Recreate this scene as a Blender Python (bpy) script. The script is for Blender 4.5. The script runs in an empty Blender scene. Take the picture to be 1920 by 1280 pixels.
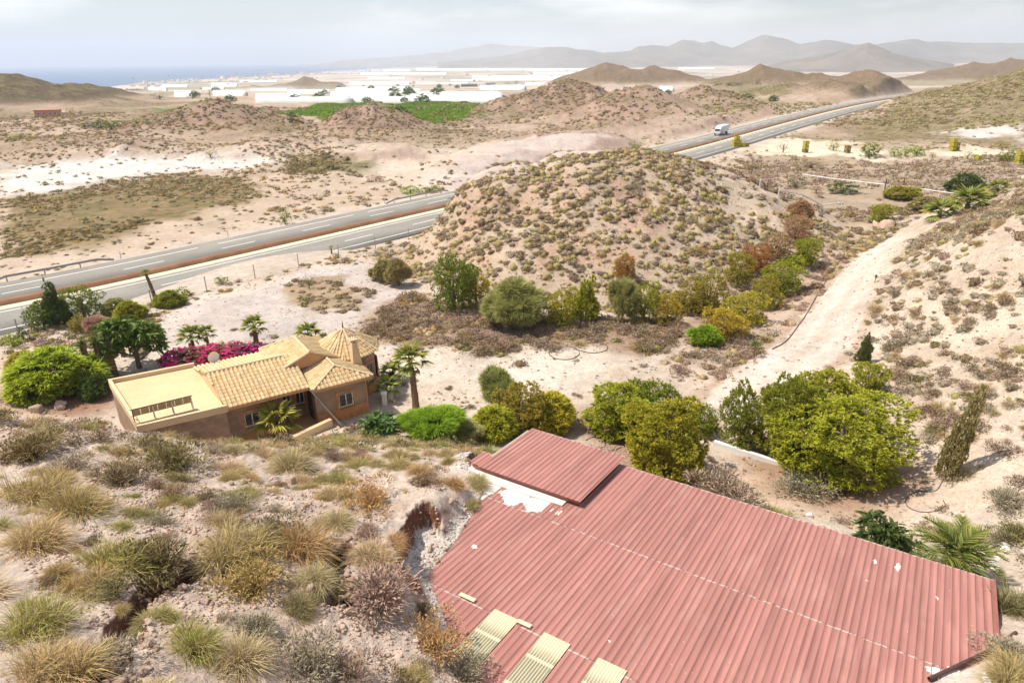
import bpy, math, random
import numpy as np
from math import radians, sin, cos, pi
from mathutils import Matrix

# ------------------------------------------------------------------ camera, world, sun, exposure
SC = bpy.context.scene
COL = SC.collection
rng = np.random.default_rng(11)
random.seed(5)

PITCH, ROLL, CAM_Z, FPX = 22.5, -0.6, 24.0, 1280.0
_p, _a = radians(PITCH), radians(ROLL)
_f = np.array([0, cos(_p), -sin(_p)]); _u = np.array([0, sin(_p), cos(_p)]); _r = np.array([1.0, 0, 0])
CR = cos(_a) * _r + sin(_a) * _u
CU = -sin(_a) * _r + cos(_a) * _u
CW = _f
CAM = np.array([0, 0, CAM_Z])

cam_data = bpy.data.cameras.new('camera')
cam_data.sensor_width = 36.0
cam_data.lens = 24.0
cam_data.clip_start = 0.5
cam_data.clip_end = 40000.0
cam = bpy.data.objects.new('camera', cam_data)
COL.objects.link(cam)
M = Matrix.Identity(4)
for i in range(3):
    M[i][0], M[i][1], M[i][2], M[i][3] = CR[i], CU[i], -CW[i], CAM[i]
cam.matrix_world = M
SC.camera = cam

SUN_ELEV, SUN_AZ = 60.0, -86.0          # azimuth measured from +Y towards +X: the sun stands to the left, a little beyond
sun_dir = np.array([sin(radians(SUN_AZ)) * cos(radians(SUN_ELEV)), cos(radians(SUN_AZ)) * cos(radians(SUN_ELEV)), sin(radians(SUN_ELEV))])

world = bpy.data.worlds.new('World')
SC.world = world
world.use_nodes = True
wn, wl = world.node_tree.nodes, world.node_tree.links
wn.clear()
w_out = wn.new('ShaderNodeOutputWorld')
w_bg = wn.new('ShaderNodeBackground')
w_sky = wn.new('ShaderNodeTexSky')
w_sky.sky_type = 'NISHITA'
w_sky.sun_disc = False
w_sky.sun_elevation = radians(SUN_ELEV)
w_sky.sun_rotation = radians(SUN_AZ)
w_sky.air_density = 1.0
w_sky.dust_density = 1.2
w_sky.ozone_density = 1.0
w_bg.inputs['Strength'].default_value = 0.105
w_tc = wn.new('ShaderNodeTexCoord')
w_map = wn.new('ShaderNodeMapping')
w_map.inputs['Scale'].default_value = (1.0, 1.0, 5.0)
w_map.inputs['Location'].default_value = (0.35, 0.2, 0.0)
w_noise = wn.new('ShaderNodeTexNoise')
w_noise.inputs['Scale'].default_value = 2.3
w_noise.inputs['Detail'].default_value = 9.0
w_noise.inputs['Roughness'].default_value = 0.58
w_ramp = wn.new('ShaderNodeValToRGB')
w_ramp.color_ramp.elements[0].position = 0.46
w_ramp.color_ramp.elements[0].color = (0, 0, 0, 1)
w_ramp.color_ramp.elements[1].position = 0.70
w_ramp.color_ramp.elements[1].color = (0.8, 0.8, 0.8, 1)
w_mix = wn.new('ShaderNodeMix')
w_mix.data_type = 'RGBA'
w_mix.inputs['B'].default_value = (12.5, 12.2, 11.8, 1)
wl.new(w_tc.outputs['Generated'], w_map.inputs['Vector'])
wl.new(w_map.outputs['Vector'], w_noise.inputs['Vector'])
wl.new(w_noise.outputs['Fac'], w_ramp.inputs['Fac'])
w_sep = wn.new('ShaderNodeSeparateXYZ'); wl.new(w_tc.outputs['Generated'], w_sep.inputs[0])
w_hor = wn.new('ShaderNodeMapRange'); w_hor.inputs[1].default_value = 0.0; w_hor.inputs[2].default_value = 0.06
wl.new(w_sep.outputs[2], w_hor.inputs[0])
w_mul = wn.new('ShaderNodeMath'); w_mul.operation = 'MULTIPLY'
wl.new(w_ramp.outputs['Color'], w_mul.inputs[0]); wl.new(w_hor.outputs[0], w_mul.inputs[1])
wl.new(w_mul.outputs[0], w_mix.inputs['Factor'])
wl.new(w_sky.outputs['Color'], w_mix.inputs['A'])
wl.new(w_mix.outputs['Result'], w_bg.inputs['Color'])
wl.new(w_bg.outputs['Background'], w_out.inputs['Surface'])

sun_data = bpy.data.lights.new('sun', 'SUN')
sun_data.energy = 4.8
sun_data.angle = radians(0.53)
sun_data.color = (1.0, 0.945, 0.85)
sun = bpy.data.objects.new('sun', sun_data)
COL.objects.link(sun)
from mathutils import Vector
sun.rotation_euler = Vector([float(v) for v in -sun_dir]).to_track_quat('-Z', 'Y').to_euler()
sun.location = (-60, 20, 90)

SC.view_settings.view_transform = 'Standard'
SC.view_settings.look = 'None'
SC.view_settings.exposure = 0.34
SC.view_settings.gamma = 1.0
SC.view_settings.use_curve_mapping = False
SC.cycles.max_bounces = 6
SC.cycles.diffuse_bounces = 3
SC.cycles.glossy_bounces = 2
SC.cycles.transmission_bounces = 3
SC.cycles.transparent_max_bounces = 8
SC.cycles.volume_bounces = 2
HAZE = 1.3e-4

# ------------------------------------------------------------------ helpers
def tag(o, label=None, cat=None, group=None, kind=None):
    if label: o['label'] = label
    if cat: o['category'] = cat
    if group: o['group'] = group
    if kind: o['kind'] = kind
    return o

def empty(name, loc, rz=0.0, scale=1.0):
    o = bpy.data.objects.new(name, None)
    COL.objects.link(o)
    o.location = [float(v) for v in loc]
    o.rotation_euler = (0, 0, rz)
    o.scale = (scale, scale, scale)
    o.empty_display_size = 0.3
    return o

def mesh_np(name, V, F, mats, col=None, smooth=False, extra=None):
    """mesh from vertex array and one (n,3) or (n,4) face array, or a list of such"""
    me = bpy.data.meshes.new(name)
    V = np.asarray(V, np.float32)
    Fs = F if isinstance(F, (list, tuple)) else [F]
    Fs = [np.asarray(f, np.int32) for f in Fs if len(f)]
    me.vertices.add(len(V)); me.vertices.foreach_set('co', V.ravel())
    nl = sum(f.size for f in Fs); nf = sum(len(f) for f in Fs)
    me.loops.add(nl); me.polygons.add(nf)
    me.loops.foreach_set('vertex_index', np.concatenate([f.ravel() for f in Fs]))
    st, tot, k = [], [], 0
    for f in Fs:
        st.append(k + np.arange(len(f)) * f.shape[1]); tot.append(np.full(len(f), f.shape[1])); k += f.size
    me.polygons.foreach_set('loop_start', np.concatenate(st).astype(np.int32))
    try: me.polygons.foreach_set('loop_total', np.concatenate(tot).astype(np.int32))
    except Exception: pass
    me.update(calc_edges=True)
    if smooth: me.polygons.foreach_set('use_smooth', np.ones(nf, bool))
    for m in (mats if isinstance(mats, (list, tuple)) else [mats]): me.materials.append(m)
    if col is not None:
        at = me.color_attributes.new('Col', 'FLOAT_COLOR', 'POINT')
        c = np.ones((len(V), 4), np.float32); c[:, :3] = np.asarray(col)[:, :3]
        at.data.foreach_set('color', c.ravel())
    if extra:
        for k, a in extra.items():
            at = me.attributes.new(k, 'FLOAT', 'POINT'); at.data.foreach_set('value', np.asarray(a, np.float32))
    return me

def link(name, me, parent=None):
    o = bpy.data.objects.new(name, me)
    COL.objects.link(o)
    if parent is not None: o.parent = parent
    return o

def copy_tree(o, parent=None):
    c = o.copy(); COL.objects.link(c)
    if parent is not None: c.parent = parent
    for ch in list(o.children): copy_tree(ch, c)
    return c

class MB:
    """collects boxes, tubes and polygons into ONE mesh"""
    def __init__(s): s.v = []; s.f = []; s.c = []
    def poly(s, pts, faces):
        b = len(s.v); s.v += [tuple(float(x) for x in p) for p in pts]; s.f += [tuple(b + i for i in f) for f in faces]; return s
    def quad(s, a, b, c, d): return s.poly([a, b, c, d], [(0, 1, 2, 3)])
    def box(s, x0, x1, y0, y1, z0, z1, T=None):
        P = [(x0, y0, z0), (x1, y0, z0), (x1, y1, z0), (x0, y1, z0), (x0, y0, z1), (x1, y0, z1), (x1, y1, z1), (x0, y1, z1)]
        if T: P = [T(*p) for p in P]
        return s.poly(P, [(0, 3, 2, 1), (4, 5, 6, 7), (0, 1, 5, 4), (1, 2, 6, 5), (2, 3, 7, 6), (3, 0, 4, 7)])
    def slab(s, pts, th):
        """polygon (any plane) thickened downwards by th"""
        n = len(pts); P = [tuple(p) for p in pts] + [(p[0], p[1], p[2] - th) for p in pts]
        F = [tuple(range(n)), tuple(range(2 * n - 1, n - 1, -1))]
        F += [(i, i + n, (i + 1) % n + n, (i + 1) % n) for i in range(n)]
        return s.poly(P, F)
    def prism(s, pts, z0, z1):
        n = len(pts); P = [(p[0], p[1], z0) for p in pts] + [(p[0], p[1], z1) for p in pts]
        F = [tuple(range(n - 1, -1, -1)), tuple(range(n, 2 * n))] + [(i, (i + 1) % n, (i + 1) % n + n, i + n) for i in range(n)]
        return s.poly(P, F)
    def tube(s, pts, rad, n=6, cap=True):
        pts = np.asarray(pts, float); rad = np.broadcast_to(np.asarray(rad, float), (len(pts),))
        P = []
        for i, p in enumerate(pts):
            t = pts[min(i + 1, len(pts) - 1)] - pts[max(i - 1, 0)]; t = t / (np.linalg.norm(t) + 1e-9)
            a = np.cross(t, [0, 0, 1.0] if abs(t[2]) < 0.9 else [1.0, 0, 0]); a /= np.linalg.norm(a); b = np.cross(t, a)
            P += [tuple(p + rad[i] * (cos(2 * pi * k / n) * a + sin(2 * pi * k / n) * b)) for k in range(n)]
        F = [(i * n + k, i * n + (k + 1) % n, (i + 1) * n + (k + 1) % n, (i + 1) * n + k) for i in range(len(pts) - 1) for k in range(n)]
        if cap: F += [tuple(range(n - 1, -1, -1)), tuple((len(pts) - 1) * n + k for k in range(n))]
        return s.poly(P, F)
    def mesh(s, name, mat, smooth=False):
        me = bpy.data.meshes.new(name); me.from_pydata(s.v, [], s.f); me.update()
        for m in (mat if isinstance(mat, (list, tuple)) else [mat]): me.materials.append(m)
        if smooth: me.polygons.foreach_set('use_smooth', np.ones(len(me.polygons), bool))
        return me
    def build(s, name, mat, parent=None, smooth=False): return link(name, s.mesh(name, mat, smooth), parent)

# ---- numpy noise
def _h(ix, iy, seed):
    n = (ix.astype(np.int64) * 374761393 + iy.astype(np.int64) * 668265263 + seed * 974634777) & 0x7fffffff
    n = ((n ^ (n >> 13)) * 1274126177) & 0x7fffffff
    return ((n ^ (n >> 16)) & 0xffff) / 65535.0
def vnoise(x, y, seed=0):
    x = np.asarray(x, float); y = np.asarray(y, float)
    ix = np.floor(x); iy = np.floor(y); fx = x - ix; fy = y - iy
    fx = fx * fx * fx * (fx * (fx * 6 - 15) + 10); fy = fy * fy * fy * (fy * (fy * 6 - 15) + 10)
    a = _h(ix, iy, seed); b = _h(ix + 1, iy, seed); c = _h(ix, iy + 1, seed); d = _h(ix + 1, iy + 1, seed)
    return (a + (b - a) * fx) * (1 - fy) + (c + (d - c) * fx) * fy
def fbm(x, y, o=4, seed=0, g=0.5):
    s = 0.0; a = 1.0; n = 0.0
    for k in range(o):
        ca, sa = cos(k * 0.7), sin(k * 0.7)
        s = s + a * (vnoise((x * ca - y * sa) * 2 ** k + 17.3 * k, (x * sa + y * ca) * 2 ** k - 9.1 * k, seed + k) * 2 - 1); n += a; a *= g
    return s / n
def ridged(x, y, o=4, seed=0):
    s = 0.0; a = 1.0; n = 0.0
    for k in range(o):
        v = 1 - np.abs(vnoise(x * 2 ** k + 5.7 * k, y * 2 ** k + 3.1 * k, seed + k) * 2 - 1); s = s + a * v * v; n += a; a *= 0.5
    return s / n
def sst(a, b, x):
    t = np.clip((x - a) / (b - a), 0, 1); return t * t * (3 - 2 * t)

# ---- pixels of the photograph (1920 x 1280) to places in the world
def ray(px, py):
    px = np.asarray(px, float); py = np.asarray(py, float)
    return ((px - 960) / FPX)[..., None] * CR + ((640 - py) / FPX)[..., None] * CU + CW
def un(px, py, z):
    d = ray(px, py); t = (z - CAM_Z) / d[..., 2]
    return CAM + t[..., None] * d
def at_depth(px, py, Y):
    d = ray(px, py); return CAM + (Y / d[1]) * d
def project(P):
    v = np.asarray(P, float) - CAM; d = v @ CW
    return np.stack([960 + FPX * (v @ CR) / d, 640 - FPX * (v @ CU) / d, d], -1)

def seg_dist(x, y, line):
    """distance to a polyline and signed side"""
    best = np.full(np.shape(x), 1e9)
    for (a, b) in zip(line[:-1], line[1:]):
        ax, ay = a[0], a[1]; dx, dy = b[0] - ax, b[1] - ay; L = dx * dx + dy * dy
        t = np.clip(((x - ax) * dx + (y - ay) * dy) / L, 0, 1)
        best = np.minimum(best, np.hypot(x - ax - t * dx, y - ay - t * dy))
    return best
def inpoly(x, y, poly):
    c = np.zeros(np.shape(x), bool); n = len(poly)
    for i in range(n):
        x0, y0 = poly[i][:2]; x1, y1 = poly[i - 1][:2]
        if y0 == y1: continue
        c ^= ((y0 > y) != (y1 > y)) & (x < (x1 - x0) * (y - y0) / (y1 - y0) + x0)
    return c
def sdpoly(x, y, poly):
    """signed distance, positive inside"""
    d = seg_dist(x, y, list(poly) + [poly[0]])
    return np.where(inpoly(x, y, poly), d, -d)
# ------------------------------------------------------------------ frames of the two buildings
RA = np.array([17.68, 19.82]); RZ = 6.0; R_AL = radians(32.5); R_SL = math.tan(radians(4.5))
RE = np.array([-cos(R_AL), sin(R_AL)]); RH = np.array([-sin(R_AL), -cos(R_AL)])
def roof_er(x, y): return (x - RA[0]) * RE[0] + (y - RA[1]) * RE[1], (x - RA[0]) * RH[0] + (y - RA[1]) * RH[1]
def roof_xyz(e, r, dz=0.0):
    return (RA[0] + e * RE[0] + r * RH[0], RA[1] + e * RE[1] + r * RH[1], RZ + r * R_SL + dz)
def roof_z(x, y): return RZ + roof_er(x, y)[1] * R_SL
def on_roof(px, py, dz=0.0):
    d = ray(px, py); nrm = np.array([-RH[0] * R_SL, -RH[1] * R_SL, 1.0]); p0 = np.array([RA[0], RA[1], RZ + dz])
    t = ((p0 - CAM) @ nrm) / (d @ nrm); return CAM + t[..., None] * d
HO = np.array([-22.2, 35.5]); H_A = radians(33.0); HZ = 1.0
HU = np.array([cos(H_A), sin(H_A)]); HV = np.array([-sin(H_A), cos(H_A)])
def house_xyz(u, v, z): return (HO[0] + u * HU[0] + v * HV[0], HO[1] + u * HU[1] + v * HV[1], z)

# ------------------------------------------------------------------ the lie of the land
_ctl = [  # pixel x, pixel y, height of the ground there
 (600, 800, 1.0), (690, 775, 1.0), (300, 660, 1.0), (150, 715, 1.0), (700, 720, 1.0), (800, 720, 1.0), (900, 660, 0.9), (1000, 620, 0.8), (500, 580, 0.7),
 (650, 520, 0.5), (250, 590, 0.4), (60, 630, 0.6), (0, 600, 0.0), (400, 480, 0.0), (700, 430, 0.0), (0, 420, 0.0), (300, 350, 0.0), (600, 350, 0.0), (900, 420, 0.0),
 (1250, 885, 1.2), (1500, 930, 1.4), (1650, 970, 1.6), (1130, 850, 1.2), (960, 835, 1.6), (1060, 800, 1.0), (900, 800, 1.6), (1400, 720, 1.0), (1150, 690, 0.8), (1300, 620, 0.6), (800, 790, 1.3),
 (1480, 700, 1.3), (1540, 640, 1.6), (1590, 560, 2.0), (1640, 480, 2.6), (1700, 445, 3.2), (1560, 400, 2.6), (1650, 350, 1.0), (1500, 310, 0.3), (1800, 300, 0.8), (1860, 370, 2.0), (1400, 300, 0.0),
 (1700, 640, 3.4), (1800, 520, 7.5), (1900, 410, 11.0), (1910, 600, 7.2), (1910, 800, 4.9), (1810, 740, 4.0), (1740, 810, 2.7), (1820, 900, 2.9), (1905, 960, 3.5), (1900, 1100, 4.6), (1910, 1240, 7.0), (1760, 1020, 2.0),
 (0, 1270, 12.4), (200, 1270, 11.8), (420, 1270, 10.8), (640, 1270, 9.6), (780, 1270, 8.4), (0, 1120, 11.6), (200, 1120, 10.9), (420, 1120, 10.0), (600, 1120, 9.1), (720, 1120, 8.4),
 (0, 980, 10.5), (200, 980, 9.9), (420, 980, 9.1), (600, 980, 8.4), (730, 980, 8.0), (0, 880, 9.3), (200, 880, 8.9), (420, 880, 8.0), (600, 880, 7.4), (760, 900, 7.6), (860, 915, 7.2),
 (0, 790, 7.8), (100, 785, 7.8), (200, 800, 7.8), (320, 825, 7.4), (450, 835, 6.6), (560, 840, 5.8), (680, 840, 5.2), (780, 845, 5.4), (860, 868, 6.2), (740, 815, 2.8), (640, 825, 3.2),
 (800, 935, 7.9), (745, 1040, 8.6), (870, 925, 7.5), (845, 895, 6.9),
]
_cw = [(house_xyz(u, v, 0)[0], house_xyz(u, v, 0)[1], z) for (u, v, z) in
       [(-1, 0.5, 1.0), (2, -0.6, 1.1), (5, -1.2, 1.1), (8, -1.5, 1.0), (-1, 5, 1.0), (-2, 9, 1.0), (5, 4, 1.0), (10, 5, 1.0), (14, 2, 1.0), (17, 5, 1.0), (6, 11, 1.0), (-4, 3, 1.6)]]
_cw += [(75, 75, 19), (72, 40, 15), (50, 12, 11.5), (32, 2, 10), (18, -4, 9), (26, 16, 7.0), (-40, 12, 13), (-42, 26, 9.0), (-38, 34, 5), (-60, 30, 6), (-55, 55, 0.4), (0, 2, 11.5), (-18, 2, 14.5), (90, 110, 12), (60, 130, 0.5), (100, 150, 2), (-90, 110, 0), (-60, 160, 0), (10, 170, 0), (60, 170, 0), (-100, 60, 0)]
_pt = [tuple(un(a, b, c)) for a, b, c in _ctl] + _cw
_pt = np.array(_pt, float)
# the ground close to the shed's uphill edge follows the roof
ROOF_LEFT = [on_roof(np.array(a), np.array(b))[:2] for a, b in [(878, 858), (884, 880), (913, 903), (896, 945), (862, 1003), (800, 1080), (832, 1158), (852, 1225), (900, 1300), (1010, 1420), (1120, 1560)]]
ROOF_RIGHT = [on_roof(np.array(a), np.array(b))[:2] for a, b in [(1862, 1236), (1800, 1262), (1735, 1288), (1600, 1380)]]

def _tps_fit(P, lam=0.02):
    n = len(P); X = P[:, :2] / 50.0
    d2 = ((X[:, None] - X[None]) ** 2).sum(-1); K = 0.5 * d2 * np.log(d2 + 1e-12) + lam * np.eye(n) * 0.05
    Q = np.c_[np.ones(n), X]; A = np.block([[K, Q], [Q.T, np.zeros((3, 3))]])
    return X, np.linalg.solve(A, np.r_[P[:, 2], 0, 0, 0])
_TX, _TW = _tps_fit(_pt)
def _tps(x, y):
    sh = np.shape(x); q = np.stack([np.ravel(x), np.ravel(y)], -1) / 50.0; out = np.empty(len(q))
    for i in range(0, len(q), 40000):
        s = q[i:i + 40000]; d2 = ((s[:, None] - _TX[None]) ** 2).sum(-1)
        out[i:i + 40000] = (0.5 * d2 * np.log(d2 + 1e-12)) @ _TW[:-3] + _TW[-3] + s @ _TW[-2:]
    return out.reshape(sh)

def _P(px, py, z=0.0): return un(np.array(float(px)), np.array(float(py)), z)
ROAD = [_P(*q, 0.35)[:2] for q in ((0, 571), (300, 506), (400, 485), (600, 437), (800, 396), (1310, 274), (1380, 254), (1450, 235), (1560, 206), (1650, 186))]
ROAD = [ROAD[0] - 1.3 * (ROAD[3] - ROAD[0])] + ROAD + [np.array([290.0, 500.0]), np.array([370.0, 565.0]), np.array([470.0, 615.0]), np.array([580.0, 645.0])]
def _smooth_line(L, n=3):
    L = [np.asarray(p, float) for p in L]
    for _ in range(n):
        L = [L[0]] + [q for a, b in zip(L[:-1], L[1:]) for q in (0.75 * a + 0.25 * b, 0.25 * a + 0.75 * b)] + [L[-1]]
    return L
ROAD_S = _smooth_line(ROAD, 2)
TRACK = [_P(1405, 760, 1.0), _P(1450, 705, 1.2), _P(1530, 640, 1.6), _P(1592, 555, 2.0), _P(1640, 482, 2.6), _P(1700, 450, 3.0), _P(1770, 425, 3.4)]
TRACK = _smooth_line([p[:2] for p in TRACK], 2)

# hills: x, y, radius along, radius across, heading of the long axis (degrees), height, steepness
def _hill(px, py, Y, rx, ry, ang=0.0, p=1.5, base=0.0):
    P = at_depth(px, py, Y); return (P[0], P[1], rx, ry, radians(ang), P[2] - base, p)
HILLS = [
 _hill(1165, 286, 96, 33, 28, 0, 1.35),
 _hill(1262, 288, 97, 19, 24, -15, 1.3, base=1.5),
 _hill(968, 312, 96, 15, 20, 0, 1.3),
 _hill(1095, 247, 206, 24, 15, 50, 0.7), _hill(1000, 255, 200, 26, 17, 45, 0.7), _hill(905, 283, 175, 26, 12, 50, 0.8),
 _hill(1062, 146, 345, 52, 46, 0, 1.3), _hill(1200, 159, 300, 38, 38, 0, 1.3), _hill(1120, 172, 315, 40, 34, 0, 1.3, base=4), _hill(1335, 164, 345, 44, 36, 0, 1.3),
 _hill(1145, 104, 800, 90, 110, 0, 1.15), _hill(1228, 112, 800, 92, 90, 0, 1.3), _hill(1290, 140, 760, 60, 50, 0, 1.3, base=-4),
 _hill(1438, 110, 640, 75, 75, 0, 1.25), _hill(1380, 150, 600, 70, 50, 0, 1.3, base=-2), _hill(1520, 128, 620, 70, 60, 0, 1.3),
 _hill(1628, 122, 500, 60, 60, 0, 1.4), _hill(1560, 146, 450, 50, 40, 0, 1.4), _hill(1612, 158, 440, 22, 20, 0, 1.4, base=2), _hill(1480, 150, 480, 40, 36, 0, 1.4),
 (330, 325, 175, 120, radians(10), 40, 1.5), (215, 250, 90, 50, radians(35), 7, 1.4), (420, 420, 130, 110, 0, 30, 1.4),
 _hill(1920, 86, 1000, 210, 160, 0, 1.3), _hill(1830, 102, 950, 130, 110, 0, 1.3), _hill(1740, 124, 900, 110, 70, 0, 1.3), (900, 950, 260, 200, 0, 45, 1.3),
 _hill(24, 149, 450, 75, 75, 0, 1.25, base=-3), _hill(60, 163, 450, 52, 60, 0, 1.3, base=3), _hill(-120, 150, 440, 110, 80, 0, 1.3), _hill(138, 161, 540, 62, 62, 0, 1.25, base=-6), _hill(100, 185, 470, 40, 40, 0, 1.2, base=-2),
 _hill(110, 145, 3000, 330, 300, 0, 1.1, base=-45), _hill(190, 151, 3000, 330, 260, 0, 1.2, base=-45), _hill(255, 160, 2300, 220, 120, 0, 1.2, base=-42),
 _hill(572, 142, 1400, 70, 80, 0, 1.1, base=-28), _hill(612, 148, 1380, 60, 60, 0, 1.3, base=-28), _hill(525, 156, 1340, 70, 60, 0, 1.3, base=-26), _hill(480, 160, 1320, 60, 40, 0, 1.3, base=-26),
 _hill(250, 172, 800, 55, 40, 0, 1.2, base=-12), _hill(330, 181, 700, 60, 40, 0, 1.3, base=-10),
 _hill(392, 188, 285, 40, 34, 20, 1.15, base=-1), _hill(330, 228, 255, 40, 26, 20, 1.2), _hill(120, 245, 225, 45, 22, 0, 1.3), _hill(220, 262, 205, 40, 18, 0, 1.2),
 _hill(702, 186, 258, 27, 28, 0, 1.15, base=-1), _hill(655, 226, 240, 26, 18, 0, 1.3), _hill(780, 236, 235, 34, 20, 0, 1.3), _hill(570, 258, 205, 30, 14, 20, 1.3), _hill(690, 268, 190, 22, 12, 10, 1.2), _hill(500, 270, 195, 26, 12, 0, 1.2),
 _hill(1290, 210, 262, 44, 22, 35, 1.2), _hill(1400, 196, 320, 50, 22, 35, 1.2), _hill(1190, 230, 235, 40, 24, 20, 1.3),
]
ALCOVE = [on_roof(np.array(a), np.array(b), 1.2)[:2] for a, b in [(750, 1085), (752, 1010), (772, 962), (800, 948), (830, 960), (858, 955), (893, 932), (912, 905)]]
ALCOVE += [on_roof(np.array(a), np.array(b))[:2] for a, b in [(925, 905), (900, 950), (865, 1010), (790, 1100)]]
GULLY = [([_P(640, 1040, 8.6), _P(618, 1080, 8.7), _P(630, 1135, 8.7)], 0.42, 1.1), ([_P(360, 1075, 9.9), _P(290, 1120, 10.2), _P(250, 1195, 10.6), _P(215, 1290, 11.2)], 0.26, 0.8), ([_P(100, 760, 7.6), _P(60, 830, 8.2)], 0.5, 0.5)]

def ground_z(x, y, fine=True):
    x = np.asarray(x, float); y = np.asarray(y, float); D = np.hypot(x, y)
    near = 1 - sst(95, 165, np.hypot(x * 1.0, y))
    z = np.zeros(np.shape(x))
    m = near > 0
    if m.any():
        zz = np.zeros(np.shape(x)); zz[m] = _tps(x[m], y[m]); z = near * zz
    z = z - 45 * sst(320, 2300, y + 0.15 * np.abs(x))
    droad = seg_dist(x, y, ROAD_S)
    wroad = sst(11.5, 19, droad)
    bump = np.zeros(np.shape(x)); hsum = np.zeros(np.shape(x))
    wx = fbm(x / 22, y / 22, 3, 3); wy = fbm(x / 22 + 40, y / 22, 3, 4); rg = ridged(x / 17.0, y / 17.0, 4, 8)
    wx2 = fbm(x / 90, y / 90, 4, 5); wy2 = fbm(x / 90 + 40, y / 90, 4, 6); rg2 = ridged(x / 75.0, y / 75.0, 5, 9)
    for (cx, cy, rx, ry, a, H, p) in HILLS:
        far = rx > 60
        s = (0.07 if cy > 215 else 0.12) * min(rx, ry)
        X = x - cx + s * (wx2 if far else wx); Y = y - cy + s * (wy2 if far else wy)
        d2 = ((X * cos(a) + Y * sin(a)) / rx) ** 2 + ((-X * sin(a) + Y * cos(a)) / ry) ** 2
        f = np.clip(1 - d2, 0, 1) ** p
        if cy > 215: f = 0.2 * f + 0.8 * np.clip(1.04 - np.sqrt(d2 + 0.0016), 0, 1) ** 1.15
        f = f * (1 + 0.22 * ((rg2 if far else rg) - 0.55) * 4 * f * (1 - f) * 1.2)
        b = H * f
        bump = np.maximum(bump, b) + 0.08 * np.minimum(bump, b)
    crag = np.clip(bump / 4, 0, 1) * sst(150, 230, y)
    bump = bump + crag * ((1.5 + 1.2 * sst(400, 700, y)) * (ridged(x / 19, y / 19, 4, 13) - 0.62) + 0.30 * bump * (ridged(x / (30 + 0.03 * y), y / (30 + 0.03 * y), 4, 15) - 0.60))
    z = z + bump * wroad
    # low rough mounds beyond the road, gullied ground
    rough = sst(120, 190, y) * (1 - sst(420, 700, y)) * wroad
    z = z + rough * 2.6 * (ridged(x / 24, y / 24, 5, 21) - 0.5) * (1 + 0.6 * wx)
    lft = sst(20, 45, droad) * (x < 40) * sst(80, 130, y) * (1 - sst(150, 200, y))
    z = z + lft * 0.9 * np.clip(ridged(x / 7, y / 7, 3, 31) - 0.5, 0, 1)
    if fine:
        flat = np.maximum(1 - sst(11.0, 14, droad), 0)
        soft = 1 - flat
        up = np.clip((z - 1.8) / 3, 0, 1) * near
        z = z + soft * near * (0.10 * fbm(x / 2.6, y / 2.6, 4, 41) + (0.28 * up + 0.05) * fbm(x / 6.5, y / 6.5, 3, 43))
        nr = near * (D < 45)
        z = z + nr * up * (0.22 * (ridged(x / 1.5, y / 1.5, 5, 45) - 0.4) + 0.09 * fbm(x / 0.4, y / 0.4, 3, 46))
        # shed hollow
        e, r = roof_er(x, y); zr = RZ + r * R_SL
        box = (D < 60)
        if box.any():
            dl = np.where(box, seg_dist(x, y, ROOF_LEFT), 99.0); dr = np.where(box, seg_dist(x, y, ROOF_RIGHT), 99.0)
            poly = [np.array(roof_xyz(ee, rr)[:2]) for ee, rr in ((-0.15, 7.2), (-0.15, -0.6), (15, -0.6), (20.6, -0.9))] + ROOF_LEFT + ROOF_RIGHT[::-1]
            sd = np.where(box, sdpoly(x, y, poly), -99.0)
            al = np.where(box, sdpoly(x, y, ALCOVE), -99.0)
            nz = fbm(x / 0.5, y / 0.5, 3, 47)
            wl_ = (1 - sst(0.1, 1.3, dl)) * (sd <= 0)
            z = z * (1 - wl_) + (zr + 0.06 + 0.35 * dl + 0.06 * nz) * wl_
            wr_ = (1 - sst(0.1, 1.5, dr)) * (sd <= 0)
            z = z * (1 - wr_) + (zr + 0.06 + 0.35 * dr + 0.06 * nz) * wr_
            wa = sst(-0.10, 0.14, al + 0.24 * nz) * (sd <= 0)
            z = z * (1 - wa) + np.minimum(z, zr + 0.08 + 0.20 * dl + 0.05 * nz) * wa
            ins = sst(0.0, 0.5, sd)
            z = np.where(sd > 0, np.minimum(z, zr + 0.06 - 1.6 * ins), z)
            for (L, w, dep) in GULLY:
                dg = np.where(box, seg_dist(x, y, [p[:2] for p in L]), 99.0) + 0.30 * fbm(x / 0.6, y / 0.6, 4, 48)
                z = z - dep * np.exp(-np.clip(dg / w, 0, 9) ** 4)
        # house terrace and the yard are level
        hu = (x - HO[0]) * HU[0] + (y - HO[1]) * HU[1]; hv = (x - HO[0]) * HV[0] + (y - HO[1]) * HV[1]
        th = sst(-0.6, 0.3, hu + 1.2) * sst(-0.6, 0.3, 18 - hu) * sst(-0.4, 0.5, hv + 1.0) * sst(-0.6, 0.3, 10 - hv)
        z = z * (1 - th) + 0.97 * th
        dt = seg_dist(x, y, TRACK); wt = 1 - sst(1.2, 3.4, dt)
        # sea bed
    z = z - 25 * sst(0, 400, _sea(x, y))
    return z
_coast = [(-1000, 1800), (-1250, 2750), (-1150, 3600), (-1080, 4300), (-1150, 5200), (-900, 7000), (-300, 9000), (200, 16000)]
def _sea(x, y):
    """metres out to sea (negative on land)"""
    cx = np.interp(y, [c[1] for c in _coast], [c[0] for c in _coast])
    return np.where(y > 1800, cx - x, -500.0 + 0 * x) * 0.6

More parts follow.
